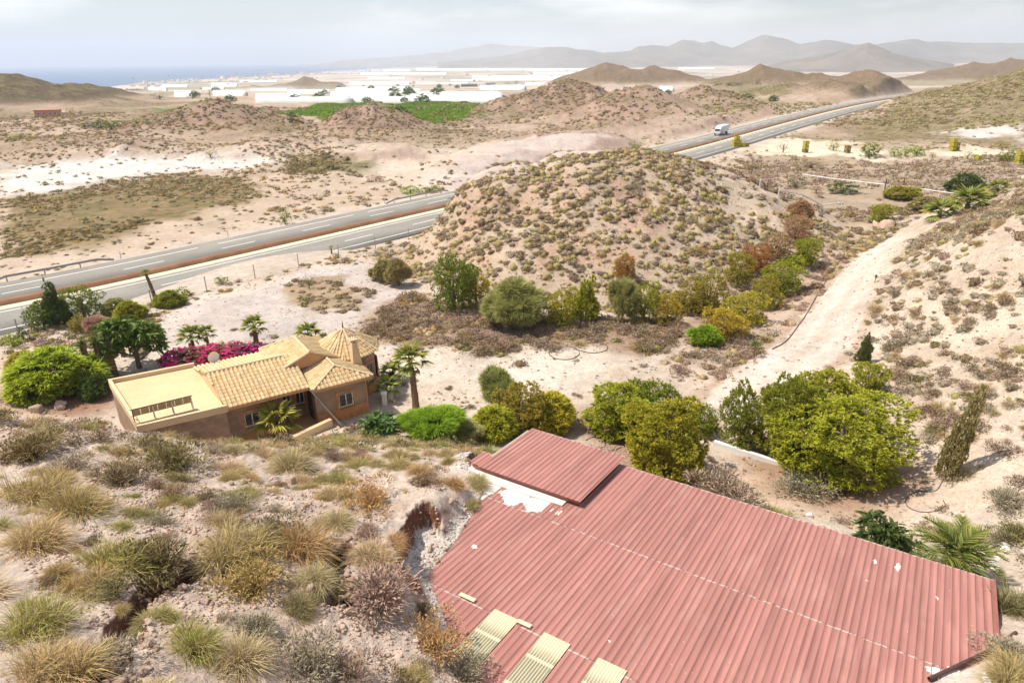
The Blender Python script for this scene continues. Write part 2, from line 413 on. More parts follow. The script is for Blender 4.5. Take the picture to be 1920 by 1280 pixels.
# the sheet of ground: rows and columns get wider with distance
G_TH = np.radians(np.concatenate([np.linspace(-80, -43, 40), np.linspace(-42.8, 42.8, 620), np.linspace(43, 80, 40)]))
G_R = np.concatenate([np.linspace(2.5, 8.5, 14), np.geomspace(8.6, 150, 470), np.geomspace(151.5, 900, 190), np.geomspace(910, 16000, 100)])
_T, _R = np.meshgrid(G_TH, G_R)
G_X = _R * np.sin(_T); G_Y = _R * np.cos(_T); G_Z = ground_z(G_X, G_Y)
def gfast(x, y):
    """height of the built sheet, by interpolation"""
    x = np.asarray(x, float); y = np.asarray(y, float); t = np.arctan2(x, y); r = np.hypot(x, y)
    i = np.clip(np.searchsorted(G_TH, t) - 1, 0, len(G_TH) - 2); j = np.clip(np.searchsorted(G_R, r) - 1, 0, len(G_R) - 2)
    a = np.clip((t - G_TH[i]) / (G_TH[i + 1] - G_TH[i]), 0, 1); b = np.clip((r - G_R[j]) / (G_R[j + 1] - G_R[j]), 0, 1)
    return (G_Z[j, i] * (1 - a) + G_Z[j, i + 1] * a) * (1 - b) + (G_Z[j + 1, i] * (1 - a) + G_Z[j + 1, i + 1] * a) * b

def hit(px, py, fine=False):
    """where the sight line through a pixel meets the ground"""
    px = np.atleast_1d(np.asarray(px, float)); py = np.atleast_1d(np.asarray(py, float))
    d = ray(px, py); d = d / np.linalg.norm(d, axis=-1, keepdims=True)
    ts = np.concatenate([np.arange(6, 60, 0.5), np.geomspace(60, 9000, 260)])
    lo = np.full(len(px), np.nan); done = np.zeros(len(px), bool); prev = ts[0]; hi = lo.copy()
    for t in ts[1:]:
        P = CAM + t * d; a = ~done
        if not a.any(): break
        below = np.zeros(len(px), bool); below[a] = P[a, 2] < gfast(P[a, 0], P[a, 1])
        nw = below & ~done; lo[nw] = prev; hi[nw] = t; done |= nw; prev = t
    for _ in range(14):
        mid = (lo + hi) / 2; P = CAM + mid[:, None] * d
        b = P[:, 2] < gfast(P[:, 0], P[:, 1]); hi = np.where(b, mid, hi); lo = np.where(b, lo, mid)
    return CAM + hi[:, None] * d
def gz(x, y): return float(gfast(np.array([float(x)]), np.array([float(y)]))[0])
# ------------------------------------------------------------------ materials
class NT:
    def __init__(s, name):
        s.m = bpy.data.materials.new(name); s.m.use_nodes = True
        s.n = s.m.node_tree.nodes; s.l = s.m.node_tree.links
        s.b = s.n['Principled BSDF']; s.out = s.n['Material Output']
    def node(s, t, **kw):
        n = s.n.new(t)
        for k, v in kw.items(): setattr(n, k, v)
        return n
    def pos(s):
        if not hasattr(s, '_pos'): s._pos = s.node('ShaderNodeTexCoord').outputs['Object']
        return s._pos
    def noise(s, scale, detail=4, rough=0.55, vec=None, out='Fac'):
        n = s.node('ShaderNodeTexNoise'); n.inputs['Scale'].default_value = scale; n.inputs['Detail'].default_value = detail; n.inputs['Roughness'].default_value = rough
        s.l.new(vec or s.pos(), n.inputs['Vector']); return n.outputs[out]
    def voro(s, scale, out='Distance', vec=None, rnd=1.0):
        n = s.node('ShaderNodeTexVoronoi'); n.inputs['Scale'].default_value = scale; n.inputs['Randomness'].default_value = rnd
        s.l.new(vec or s.pos(), n.inputs['Vector']); return n.outputs[out]
    def mr(s, v, a, b, c=0.0, d=1.0):
        n = s.node('ShaderNodeMapRange'); n.inputs[1].default_value = a; n.inputs[2].default_value = b; n.inputs[3].default_value = c; n.inputs[4].default_value = d
        s.l.new(v, n.inputs[0]); return n.outputs[0]
    def math(s, op, a, b=None, c=None):
        n = s.node('ShaderNodeMath', operation=op)
        for i, v in enumerate((a, b, c)):
            if v is None: continue
            if isinstance(v, (int, float)): n.inputs[i].default_value = v
            else: s.l.new(v, n.inputs[i])
        return n.outputs[0]
    def mix(s, f, a, b, mode='MIX'):
        n = s.node('ShaderNodeMix', data_type='RGBA', blend_type=mode)
        for k, v in (('Factor', f), ('A', a), ('B', b)):
            if isinstance(v, (int, float)): n.inputs[k].default_value = v
            elif isinstance(v, tuple): n.inputs[k].default_value = (*v[:3], 1)
            else: s.l.new(v, n.inputs[k])
        return n.outputs['Result']
    def attr(s, name, out='Color'):
        n = s.node('ShaderNodeAttribute'); n.attribute_name = name; return n.outputs[out]
    def scale_col(s, c, f):
        """colour times a grey factor"""
        n = s.node('ShaderNodeVectorMath', operation='SCALE')
        if isinstance(c, tuple): n.inputs[0].default_value = c[:3]
        else: s.l.new(c, n.inputs[0])
        if isinstance(f, (int, float)): n.inputs['Scale'].default_value = f
        else: s.l.new(f, n.inputs['Scale'])
        return n.outputs[0]
    def bump(s, h, strength=0.3, dist=0.1):
        n = s.node('ShaderNodeBump'); n.inputs['Strength'].default_value = strength; n.inputs['Distance'].default_value = dist
        s.l.new(h, n.inputs['Height']); s.l.new(n.outputs[0], s.b.inputs['Normal'])
    def base(s, c, rough=0.8, spec=0.25, metal=0.0):
        if isinstance(c, tuple): s.b.inputs['Base Color'].default_value = (*c[:3], 1)
        else: s.l.new(c, s.b.inputs['Base Color'])
        s.b.inputs['Roughness'].default_value = rough; s.b.inputs['Specular IOR Level'].default_value = spec; s.b.inputs['Metallic'].default_value = metal
        return s.m

def plain(name, c, rough=0.75, var=0.22, scale=2.0, spec=0.25, metal=0.0, bump=0.0, fine=14.0):
    t = NT(name); f = t.mr(t.noise(scale, 5), 0.3, 0.7, 1 - var, 1 + var); g = t.mr(t.noise(fine, 4), 0.3, 0.7, 1 - var * 0.6, 1 + var * 0.6)
    col = t.scale_col(t.scale_col(c, f), g)
    if bump: t.bump(t.noise(fine, 4), bump, 0.03)
    return t.base(col, rough, spec, metal)

def foliage(name, trans=0.3, rough=0.6, objvar=0.16, spec=0.2):
    """colour from the mesh's own leaf colours, each plant slightly different"""
    t = NT(name)
    oi = t.node('ShaderNodeObjectInfo')
    hs = t.node('ShaderNodeHueSaturation'); t.l.new(t.attr('Col'), hs.inputs['Color'])
    t.l.new(t.mr(oi.outputs['Random'], 0, 1, 0.5 - 0.018, 0.5 + 0.018), hs.inputs['Hue'])
    t.l.new(t.mr(oi.outputs['Random'], 0, 1, 1 + objvar, 1 - objvar), hs.inputs['Value'])
    t.base(hs.outputs[0], rough, spec)
    if trans > 0:
        tr = t.node('ShaderNodeBsdfTranslucent'); t.l.new(hs.outputs[0], tr.inputs['Color'])
        mx = t.node('ShaderNodeMixShader'); mx.inputs[0].default_value = trans
        t.l.new(t.b.outputs[0], mx.inputs[1]); t.l.new(tr.outputs[0], mx.inputs[2]); t.l.new(mx.outputs[0], t.out.inputs['Surface'])
    return t.m

def ground_material():
    t = NT('dry_ground')
    c = t.attr('Col'); scrub = t.attr('scrub', 'Fac'); stony = t.attr('stony', 'Fac')
    big = t.mr(t.noise(0.16, 6, 0.6), 0.3, 0.7, 0.84, 1.14)
    mid = t.mr(t.noise(1.1, 6, 0.65), 0.28, 0.72, 0.80, 1.15)
    c = t.scale_col(t.scale_col(c, big), mid); c = t.scale_col(c, t.mr(t.noise(5.5, 8, 0.75), 0.3, 0.7, 0.72, 1.2))
    # warm/pale drift
    c = t.mix(t.mr(t.noise(0.45, 4), 0.45, 0.75, 0.0, 0.35), c, t.mix(1.0, c, (1.12, 0.96, 0.86), 'MULTIPLY'))
    # pebbles and clods
    peb = t.voro(7.0, 'Color'); pebd = t.voro(7.0)
    sep = t.node('ShaderNodeSeparateColor'); t.l.new(peb, sep.inputs[0])
    pf = t.math('MULTIPLY', t.mr(pebd, 0.32, 0.22), t.math('MULTIPLY', t.math('GREATER_THAN', sep.outputs[0], 0.62), stony))
    pc = t.mix(sep.outputs[1], (0.30, 0.20, 0.15), (0.72, 0.64, 0.56))
    c = t.mix(t.math('MULTIPLY', pf, 0.8), c, pc)
    # dry litter and tiny weeds
    wd = t.noise(3.4, 6, 0.75)
    c = t.mix(t.math('MULTIPLY', t.mr(wd, 0.57, 0.66), t.math('MULTIPLY', stony, 0.55)), c, (0.23, 0.17, 0.10))
    # scrub too far away to tell apart
    for sc, lo, hi, col in ((0.07, 0.40, 0.24, (0.16, 0.125, 0.06)), (0.42, 0.50, 0.34, (0.115, 0.100, 0.040)), (0.78, 0.47, 0.30, (0.17, 0.12, 0.072)), (0.16, 0.42, 0.26, (0.15, 0.13, 0.05))):
        warp = t.node('ShaderNodeVectorMath', operation='ADD')
        nv = t.noise(sc * 2.2, 3, 0.6, out='Color'); sv = t.node('ShaderNodeVectorMath', operation='SCALE'); sv.inputs['Scale'].default_value = 0.8 / sc
        t.l.new(nv, sv.inputs[0]); t.l.new(t.pos(), warp.inputs[0]); t.l.new(sv.outputs[0], warp.inputs[1])
        v = t.voro(sc, vec=warp.outputs[0])
        v = t.math('ADD', v, t.math('MULTIPLY', t.math('SUBTRACT', 1.0, scrub), 0.55))
        c = t.mix(t.math('MULTIPLY', t.mr(v, lo, hi), 0.85), c, col)
    h = t.math('ADD', t.math('MULTIPLY', t.noise(9.0, 6, 0.7), 0.5), t.math('MULTIPLY', t.noise(1.6, 5, 0.6), 1.2))
    h = t.math('ADD', h, t.math('MULTIPLY', pf, 0.25))
    t.bump(h, 0.8, 0.14)
    return t.base(c, 0.95, 0.08)
M_GROUND = ground_material()

# ------------------------------------------------------------------ colour zones of the ground
def _zone(pts):
    h = hit([p[0] for p in pts], [p[1] for p in pts]); return [tuple(q[:2]) for q in h if q[0] == q[0]]
ZONES = [  # polygon in the photograph, colour of the soil, soft edge in metres, scrub
 (_zone([(0, 470), (0, 345), (220, 322), (440, 312), (600, 316), (760, 352), (820, 372), (420, 448), (180, 490)]), (0.45, 0.35, 0.26), 5, 0.35),
 (_zone([(0, 484), (0, 378), (130, 350), (300, 325), (450, 333), (485, 372), (400, 392), (270, 425), (130, 464)]), (0.25, 0.18, 0.095), 4, 0.9),
 (_zone([(0, 372), (0, 308), (140, 300), (330, 292), (480, 296), (540, 308), (420, 318), (300, 326), (130, 356)]), (0.58, 0.55, 0.50), 6, 0.15),
 (_zone([(540, 325), (540, 290), (640, 286), (700, 305), (690, 330)]), (0.22, 0.19, 0.10), 4, 0.9),
 (_zone([(300, 648), (285, 610), (400, 560), (510, 532), (560, 505), (660, 495), (700, 520), (740, 560), (690, 600), (600, 622), (520, 632), (420, 640)]), (0.50, 0.43, 0.385), 1.2, 0.0),
 (_zone([(545, 575), (560, 530), (640, 520), (690, 545), (690, 580), (600, 590)]), (0.34, 0.25, 0.16), 1.0, 0.2),
 (_zone([(680, 630), (700, 590), (760, 552), (900, 572), (1000, 588), (1090, 600), (1250, 598), (1310, 640), (1210, 668), (1100, 640), (1010, 660), (960, 692), (870, 655), (760, 645)]), (0.30, 0.21, 0.145), 1.5, 0.3),
 (_zone([(1250, 660), (1330, 600), (1500, 480), (1560, 450), (1590, 480), (1480, 620), (1420, 700), (1300, 700)]), (0.44, 0.34, 0.26), 2.0, 0.2),
 (_zone([(1390, 400), (1310, 318), (1400, 288), (1600, 292), (1920, 296), (1920, 360), (1760, 400), (1520, 395)]), (0.36, 0.275, 0.195), 5, 0.3),
 (_zone([(1390, 280), (1430, 262), (1560, 262), (1640, 284), (1700, 290), (1800, 278), (1920, 284), (1920, 294), (1700, 296), (1560, 292)]), (0.62, 0.53, 0.40), 4, 0.0),
 (_zone([(1030, 255), (1125, 250), (1160, 284), (1050, 292), (960, 320), (870, 350), (842, 330), (880, 290), (960, 262)]), (0.50, 0.41, 0.36), 4, 0.05),
 (_zone([(1200, 830), (1300, 870), (1420, 880), (1560, 900), (1700, 960), (1640, 990), (1420, 930), (1220, 880)]), (0.52, 0.39, 0.28), 1.5, 0.0),
 (_zone([(700, 640), (900, 680), (1000, 650), (1150, 700), (1060, 740), (860, 720), (720, 690)]), (0.60, 0.51, 0.42), 1.5, 0.0),
 (_zone([(430, 205), (600, 194), (905, 192), (885, 219), (740, 223), (560, 214)]), (0.085, 0.15, 0.022), 6, 0.0),
 (_zone([(290, 205), (330, 201), (380, 203), (350, 208)]), (0.10, 0.16, 0.04), 4, 0.0),
 (_zone([(1800, 258), (1920, 262), (1920, 236), (1840, 234), (1760, 245)]), (0.52, 0.48, 0.43), 5, 0.3),
]

LITTER_SHADE = [(*hit([a], [b])[0][:2], r) for a, b, r in ((1575, 890, 4.6), (1470, 850, 2.6), (1260, 880, 3.6), (1170, 810, 3.2), (1030, 800, 2.2), (970, 805, 2.4), (900, 815, 2.0), (1060, 615, 3.0), (1220, 610, 4.0), (1340, 600, 3.5), (860, 590, 3.0), (110, 740, 4.0), (180, 745, 3.0))]  # needle litter plus the trees' dark ground shadow, painted into the soil colour
def ground_colour(x, y, z, slope):
    n = len(x); D = np.hypot(x, y)
    wx = x + 3 * fbm(x / 6, y / 6, 3, 51) * np.clip(D / 80, 0.3, 4); wy = y + 3 * fbm(x / 6 + 30, y / 6, 3, 52) * np.clip(D / 80, 0.3, 4)
    C = np.empty((n, 3)); C[:] = (0.53, 0.43, 0.34)
    scr = 0.75 * sst(150, 260, D)
    def put(w, c, s=None):
        nonlocal C, scr
        C = C * (1 - w[:, None]) + np.array(c) * w[:, None]
        if s is not None: scr = scr * (1 - w) + s * w
    f = fbm(x / 14, y / 14, 4, 55)
    put(sst(0.05, 0.4, f) * 0.45, (0.60, 0.52, 0.45)); fz = (D < 50) * sst(2, 3.5, z) * (x < 8); put(fz * 0.5, (0.57, 0.495, 0.43)); put(fz * sst(0.1, 0.4, fbm(x / 1.6, y / 1.6, 4, 66)) * 0.5, (0.42, 0.315, 0.25))
    put(sst(0.05, 0.4, -f) * 0.4, (0.46, 0.33, 0.25))
    far = sst(170, 260, D)
    put(far, (0.36, 0.265, 0.19), 0.55)
    g2 = fbm(x / 45, y / 45, 4, 57)
    put(far * sst(-0.05, 0.3, g2) * 0.6, (0.21, 0.16, 0.09), 0.95)
    put(far * sst(0.05, 0.4, -g2) * 0.6, (0.45, 0.34, 0.27), 0.4)
    # the hill in the middle
    d1 = np.hypot((x - HILLS[0][0]) / 36, (y - HILLS[0][1]) / 31)
    put((1 - sst(0.85, 1.05, d1)) * 0.85, (0.42, 0.32, 0.23))
    put((1 - sst(0.85, 1.05, d1)) * sst(0.0, 0.35, fbm(x / 5, y / 5, 3, 58)) * 0.6, (0.43, 0.27, 0.19))
    # plain towards the sea
    pl = sst(480, 900, y)
    h2 = z + 45 * sst(320, 2300, y + 0.15 * np.abs(x)); flat = 1 - sst(2, 7, h2)
    stripe = vnoise(x / 160 + 3, y / 70, 61)
    put(pl * flat * 0.9, (0.46, 0.385, 0.32), 0.25)
    put(pl * flat * sst(0.55, 0.62, stripe) * 0.8, (0.56, 0.45, 0.37), 0.1)
    put(pl * flat * sst(0.45, 0.38, stripe) * 0.7, (0.22, 0.21, 0.11), 0.5)
    hl = sst(4, 9, h2) * sst(260, 330, y) * (1 - sst(1600, 2400, y)); put(hl * 0.85, (0.185, 0.122, 0.082), 0.9); hm = sst(1.2, 4, h2) * sst(180, 215, y) * (1 - sst(300, 360, y)) * sst(70, 20, x); put(hm * 0.8, (0.25, 0.165, 0.12), 0.5)
    # dark hills on the left, olive slope on the right
    lh = sst(-110, -190, x) * sst(300, 360, y) * sst(2, 6, h2) * (1 - sst(900, 1200, y))
    put(lh * 0.92, (0.085, 0.058, 0.036), 0.95)
    rs = sst(70, 120, x) * sst(180, 235, y) * (x > 0.62 * y - 30) * (1 - sst(600, 800, y))
    put(rs * 0.8, (0.24, 0.185, 0.10), 0.95)
    dr = seg_dist(x, y, ROAD_S)
    for poly, c, soft, s in ZONES:
        sd = np.full(n, -99.0); px, py_ = np.array(poly).T
        b = (wx > px.min() - 20) & (wx < px.max() + 20) & (wy > py_.min() - 20) & (wy < py_.max() + 20)
        if b.any(): sd[b] = sdpoly(wx[b], wy[b], poly)
        put(sst(-soft, soft, sd), c, s)
    dt = seg_dist(x, y, TRACK) + 0.8 * fbm(x / 2.5, y / 2.5, 3, 62)
    put((sst(2.3, 3.0, dt) - sst(3.3, 4.4, dt)) * 0.8, (0.38, 0.275, 0.20)); put(1 - sst(2.3, 3.1, dt), (0.56, 0.47, 0.395), 0.0)
    rut = np.exp(-((dt - 1.15) / 0.35) ** 2)
    put(rut * 0.55, (0.66, 0.575, 0.50)); put(np.exp(-(dt / 0.45) ** 2) * 0.4, (0.47, 0.37, 0.29))
    sh = 1 - sst(11.5, 16, dr + 1.5 * fbm(x / 5, y / 5, 3, 63))
    put(sh * 0.85, (0.50, 0.415, 0.34), 0.05)
    for lx, ly, lr in LITTER_SHADE:
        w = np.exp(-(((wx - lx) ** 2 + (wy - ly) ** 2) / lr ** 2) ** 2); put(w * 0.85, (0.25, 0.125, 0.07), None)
    # freshly broken red earth on steep banks close by
    rsl = sst(18, 26, x) * (1 - sst(95, 115, y)) * sst(2, 4, z); put(rsl * 0.75, (0.51, 0.415, 0.32)); put(rsl * sst(0.0, 0.35, fbm(x / 2.2, y / 2.2, 4, 67)) * 0.5, (0.40, 0.30, 0.22))
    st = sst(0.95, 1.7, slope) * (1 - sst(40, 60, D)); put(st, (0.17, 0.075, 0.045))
    st2 = sst(0.28, 0.55, slope) * sst(120, 150, D) * (1 - sst(380, 500, D)); put(st2 * 0.6, (0.40, 0.27, 0.215), 0.1)
    # rubble below the bank and along the shed
    al = np.full(n, -9.0); b = D < 45; al[b] = sdpoly(x[b], y[b], ALCOVE)
    put(sst(-0.1, 0.3, al) * (1 - st), (0.68, 0.62, 0.56))
    e, r = roof_er(x, y)
    dl = np.full(n, 99.0); dl[b] = np.minimum(seg_dist(x[b], y[b], ROOF_LEFT), seg_dist(x[b], y[b], ROOF_RIGHT))
    put((1 - sst(0.2, 1.0, dl)) * 0.7 * (1 - st), (0.64, 0.57, 0.50))
    put((1 - sst(0.5, 2.2, dl)) * 0.5 * (e > 14) * (1 - st), (0.62, 0.52, 0.44))
    stony = (1 - sst(55, 110, D)) * (0.45 + 0.55 * sst(-0.2, 0.3, fbm(x / 4, y / 4, 3, 64))) * sst(-0.3, 2.5, dt - 2)
    return np.clip(C, 0.01, 0.8), np.clip(scr, 0, 1), stony

def build_ground():
    X, Y, Z = G_X, G_Y, G_Z
    P = np.stack([X, Y, Z], -1)
    du = np.zeros_like(P); dv = np.zeros_like(P)
    du[:, 1:-1] = P[:, 2:] - P[:, :-2]; du[:, 0] = P[:, 1] - P[:, 0]; du[:, -1] = P[:, -1] - P[:, -2]
    dv[1:-1] = P[2:] - P[:-2]; dv[0] = P[1] - P[0]; dv[-1] = P[-1] - P[-2]
    nrm = np.cross(du, dv); nz = np.abs(nrm[..., 2]) / (np.linalg.norm(nrm, axis=-1) + 1e-12)
    slope = np.sqrt(np.clip(1 - nz * nz, 0, 1)) / np.maximum(nz, 1e-3)
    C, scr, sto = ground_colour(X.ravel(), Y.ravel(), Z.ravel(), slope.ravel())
    nr, nt = X.shape; idx = np.arange(nr * nt).reshape(nr, nt)
    F = np.stack([idx[:-1, :-1], idx[:-1, 1:], idx[1:, 1:], idx[1:, :-1]], -1).reshape(-1, 4)
    fc = P.reshape(-1, 3)[F].mean(1); x, y, z = fc.T; D = np.hypot(x, y)
    lab = np.zeros(len(F), int)                                   # 0 ground
    d1 = np.hypot((x - HILLS[0][0]) / 34, (y - HILLS[0][1]) / 29)
    lab[(d1 < 1) & (z > 1.2)] = 1                                # the hill in the middle
    fore = (D < 60) & (z > 1.9) & (x < 0.62 * y + 3) & (x < 6) & (lab == 0)
    lab[fore] = 2                                                # hillside in front
    rgt = (x > 18) & (z > 3.2) & (y < 100) & (lab == 0); lab[rgt] = 3
    h2 = z + 45 * sst(320, 2300, y + 0.15 * np.abs(x))
    lab[(y > 150) & (h2 > 3.0) & (lab == 0)] = 4
    dt = seg_dist(x, y, TRACK); lab[(dt < 2.4) & (D < 120)] = 5
    names = [('ground', 'pale dry valley ground with scattered scrub'), ('hill', 'rounded scrubby hill in the middle of the valley'), ('hillside', 'stony foreground hillside sloping down to the villa'),
             ('slope', 'pale scrubby slope rising along the right edge'), ('hills', 'dry brown hills standing around the valley and the plain'), ('dirt_track', 'pale dirt track climbing the little side valley')]
    Vf = P.reshape(-1, 3)
    for k, (nm, lb) in enumerate(names):
        f = F[lab == k]
        if not len(f): continue
        used = np.unique(f); mp = np.full(len(Vf), -1); mp[used] = np.arange(len(used))
        me = mesh_np(nm, Vf[used], mp[f], M_GROUND, C[used], True, {'scrub': scr[used], 'stony': sto[used]})
        # one shading across the seams
        try:
            nn = (nrm / (np.linalg.norm(nrm, axis=-1, keepdims=True) + 1e-12)).reshape(-1, 3); nn = nn * np.sign(nn[:, 2:3] + 1e-9)
            me.normals_split_custom_set_from_vertices([tuple(v) for v in nn[used].tolist()])
        except Exception as ex: print('normals', ex)
        tag(link(nm, me), lb, kind='structure')
build_ground()
# ------------------------------------------------------------------ sea, far mountains, air
def sea_material():
    t = NT('sea_water')
    t.bump(t.noise(0.02, 4), 0.15, 1.0)
    c = t.mix(t.mr(t.noise(0.0008, 3), 0.35, 0.65), (0.012, 0.055, 0.16), (0.016, 0.07, 0.18))
    return t.base(c, 0.35, 0.3)
V = [(-15800, -100, -48), (15800, -100, -48), (15800, 15900, -48), (-15800, 15900, -48)]
sea = link('sea', mesh_np('sea', V, np.array([(0, 1, 2, 3)]), sea_material())); tag(sea, 'hazy blue sea along the left horizon', kind='structure')

def mountain_material():
    t = NT('far_rock')
    c = t.mix(t.mr(t.noise(0.004, 6, 0.65), 0.35, 0.65), (0.13, 0.11, 0.085), (0.23, 0.185, 0.14))
    t.bump(t.noise(0.012, 6, 0.7), 0.8, 30)
    return t.base(c, 0.95, 0.05)
M_MOUNT = mountain_material()
def mountain(name, label, sil, D, foot, depth, seed, base=-44):
    px = np.array([p[0] for p in sil], float); py = np.array([p[1] for p in sil], float)
    n = 170; s = np.linspace(px[0], px[-1], n); h = np.interp(s, px, py)
    d = ray(s, h); Y = D * (1 + 0.05 * np.sin(s * 0.013 + seed)); R = CAM + (Y / d[:, 1])[:, None] * d
    m = 26; tt = np.linspace(-1, 1, m)
    hor = R[:, :2] / np.linalg.norm(R[:, :2], axis=-1, keepdims=True)
    G = np.zeros((n, m, 3))
    for j, t in enumerate(tt):
        off = t * (foot if t < 0 else depth)
        xy = R[:, :2] + hor * off
        w = (1 - abs(t)) ** 1.15
        nz = ridged(xy[:, 0] / (0.16 * D), xy[:, 1] / (0.16 * D), 5, seed) - 0.5
        z = base + (R[:, 2] - base) * w * (1 + (0.55 * nz) * (1 - w) * 2)
        nj = (R[:, 2] - base) * 0.05 * fbm(xy[:, 0] / (0.02 * D), xy[:, 1] / (0.02 * D), 4, seed + 3) * w
        G[:, j] = np.c_[xy, z + nj - 3 * (abs(t) == 1)]
    idx = np.arange(n * m).reshape(n, m)
    F = np.stack([idx[:-1, :-1], idx[1:, :-1], idx[1:, 1:], idx[:-1, 1:]], -1).reshape(-1, 4)
    tag(link(name, mesh_np(name, G.reshape(-1, 3), F, M_MOUNT, smooth=True)), label, kind='structure')
mountain('mountains', 'faint far mountain chain fading into the haze behind the plain',
         [(820, 118), (890, 110), (945, 104), (990, 93), (1030, 86), (1065, 87), (1085, 92), (1112, 94), (1130, 99), (1180, 95), (1195, 86), (1226, 83), (1250, 86), (1280, 73), (1300, 75), (1318, 80), (1334, 75), (1350, 82), (1374, 88), (1400, 76), (1430, 63), (1450, 66), (1475, 70), (1500, 81), (1530, 76), (1546, 71), (1570, 76), (1600, 82), (1640, 81), (1680, 76), (1700, 73), (1717, 71), (1740, 77), (1800, 78), (1860, 80), (1900, 80), (1990, 78), (2100, 84)], 6200, 900, 800, 3)
mountain('mountains', 'darker nearer mountain with a rounded top on the right horizon',
         [(1440, 122), (1480, 112), (1520, 106), (1560, 98), (1590, 92), (1610, 84), (1628, 79), (1645, 85), (1670, 96), (1700, 104), (1740, 112), (1790, 120)], 3600, 420, 420, 8)
mountain('mountains', 'very pale mountain just showing through the haze over the sea', [(560, 126), (640, 114), (760, 104), (830, 98), (880, 88), (920, 80), (960, 84), (1010, 88), (1080, 95), (1150, 104)], 9500, 900, 800, 14)

hz = MB().box(-16400, 16400, -320, 16400, -76, 420).build('haze', M_GROUND)
hm = bpy.data.materials.new('haze_air'); hm.use_nodes = True
for n_ in list(hm.node_tree.nodes): hm.node_tree.nodes.remove(n_)
ho = hm.node_tree.nodes.new('ShaderNodeOutputMaterial'); hv = hm.node_tree.nodes.new('ShaderNodeVolumePrincipled')
hv.inputs['Color'].default_value = (0.80, 0.865, 0.955, 1); hv.inputs['Density'].default_value = HAZE; hv.inputs['Anisotropy'].default_value = 0.25
hm.node_tree.links.new(hv.outputs[0], ho.inputs['Volume'])
hz.data.materials.clear(); hz.data.materials.append(hm)
tag(hz, 'pale summer haze over the valley and the plain', kind='stuff')

# ------------------------------------------------------------------ motorway
def offset_line(L, off):
    L = np.array(L); d = np.gradient(L, axis=0); d /= np.linalg.norm(d, axis=1, keepdims=True)
    return L + off * np.stack([d[:, 1], -d[:, 0]], -1)          # + = right of the direction of travel (towards the camera side)
def resample(L, step):
    L = np.array(L); s = np.r_[0, np.cumsum(np.linalg.norm(np.diff(L, axis=0), axis=1))]
    q = np.arange(0, s[-1], step); return np.stack([np.interp(q, s, L[:, k]) for k in range(L.shape[1])], -1), q
RC, RS = resample(ROAD_S, 3.0)
RC[:, 0] = np.convolve(np.pad(RC[:, 0], 8, 'reflect', reflect_type='odd'), np.ones(17) / 17, 'valid'); RC[:, 1] = np.convolve(np.pad(RC[:, 1], 8, 'reflect', reflect_type='odd'), np.ones(17) / 17, 'valid')
_rz = gfast(RC[:, 0], RC[:, 1])
_rz = np.convolve(np.pad(_rz, 10, 'edge'), np.ones(21) / 21, 'valid') + 0.16
def strip(name, a, b, dz, mat, label, mb=None, sel=None):
    A = offset_line(RC, a); B = offset_line(RC, b); n = len(A)
    V = np.concatenate([np.c_[A, _rz + dz], np.c_[B, _rz + dz], np.c_[A, _rz + dz - 0.5], np.c_[B, _rz + dz - 0.5]])
    i = np.arange(n - 1)
    F = np.concatenate([np.stack([i, i + 1, i + 1 + n, i + n], -1), np.stack([i, i + 2 * n, i + 1 + 2 * n, i + 1], -1), np.stack([i + n, i + 1 + n, i + 1 + 3 * n, i + 3 * n], -1)])
    tag(link(name, mesh_np(name, V, F, mat)), label, kind='structure')
M_ASPH = plain('worn_asphalt', (0.25, 0.23, 0.20), 0.95, 0.12, 0.15, 0.03, fine=3.0)
M_EARTH = plain('median_earth', (0.245, 0.128, 0.07), 0.95, 0.2, 0.4, 0.1, bump=0.5, fine=4)
M_CONC = plain('pale_concrete', (0.66, 0.58, 0.42), 0.85, 0.1, 0.6)
M_LINE = plain('road_paint', (0.74, 0.72, 0.67), 0.7, 0.06, 1.0)
strip('road', -9.6, -1.0, 0.0, M_ASPH, 'far carriageway of the motorway')
strip('road', 2.1, 10.6, 0.0, M_ASPH, 'near carriageway of the motorway')
strip('road', 0.52, 2.1, 0.012, M_CONC, 'cream concrete drain strip between the carriageways')
# the earth bank between the carriageways
_off = (-1.0, -0.75, 0.25, 0.5); _hh = (0.0, 0.45, 0.48, 0.0); n = len(RC)
V = np.concatenate([np.c_[offset_line(RC, o), _rz - 0.05 + h * (1 + 0.10 * fbm(RS / 3, RS * 0 + o, 3, 5))] for o, h in zip(_off, _hh)]); i = np.arange(n - 1)
F = np.concatenate([np.stack([i + k * n, i + (k + 1) * n, i + 1 + (k + 1) * n, i + 1 + k * n], -1) for k in range(3)])
tag(link('median_bank', mesh_np('median_bank', V, F, M_EARTH)), 'rust brown earth bank between the carriageways', kind='structure')
mk = []
def dash(a, w, s0, s1):
    A = offset_line(RC, a - w / 2); B = offset_line(RC, a + w / 2)
    f = lambda L, s: np.array([np.interp(s, RS, L[:, 0]), np.interp(s, RS, L[:, 1]), np.interp(s, RS, _rz) + 0.005])
    mk.append([f(A, s0), f(A, s1), f(B, s1), f(B, s0)])
Ltot = RS[-1]
for a in (-7.5, -1.45, 2.75, 8.85):
    for s in np.arange(0, Ltot - 3, 3.0):
        if a in (-7.5,) and (int(s) // 3) % 9 == 8: continue
        dash(a, 0.2, s, s + 3.0)
for a in (-4.5, 5.8):
    for s in np.arange(2, Ltot - 8, 13.0): dash(a, 0.18, s, s + 5.0)
V = np.array(mk).reshape(-1, 3); F = np.arange(len(V)).reshape(-1, 4)
tag(link('road_markings', mesh_np('road_markings', V, F, M_LINE)), 'white lane lines painted on the motorway', kind='structure')

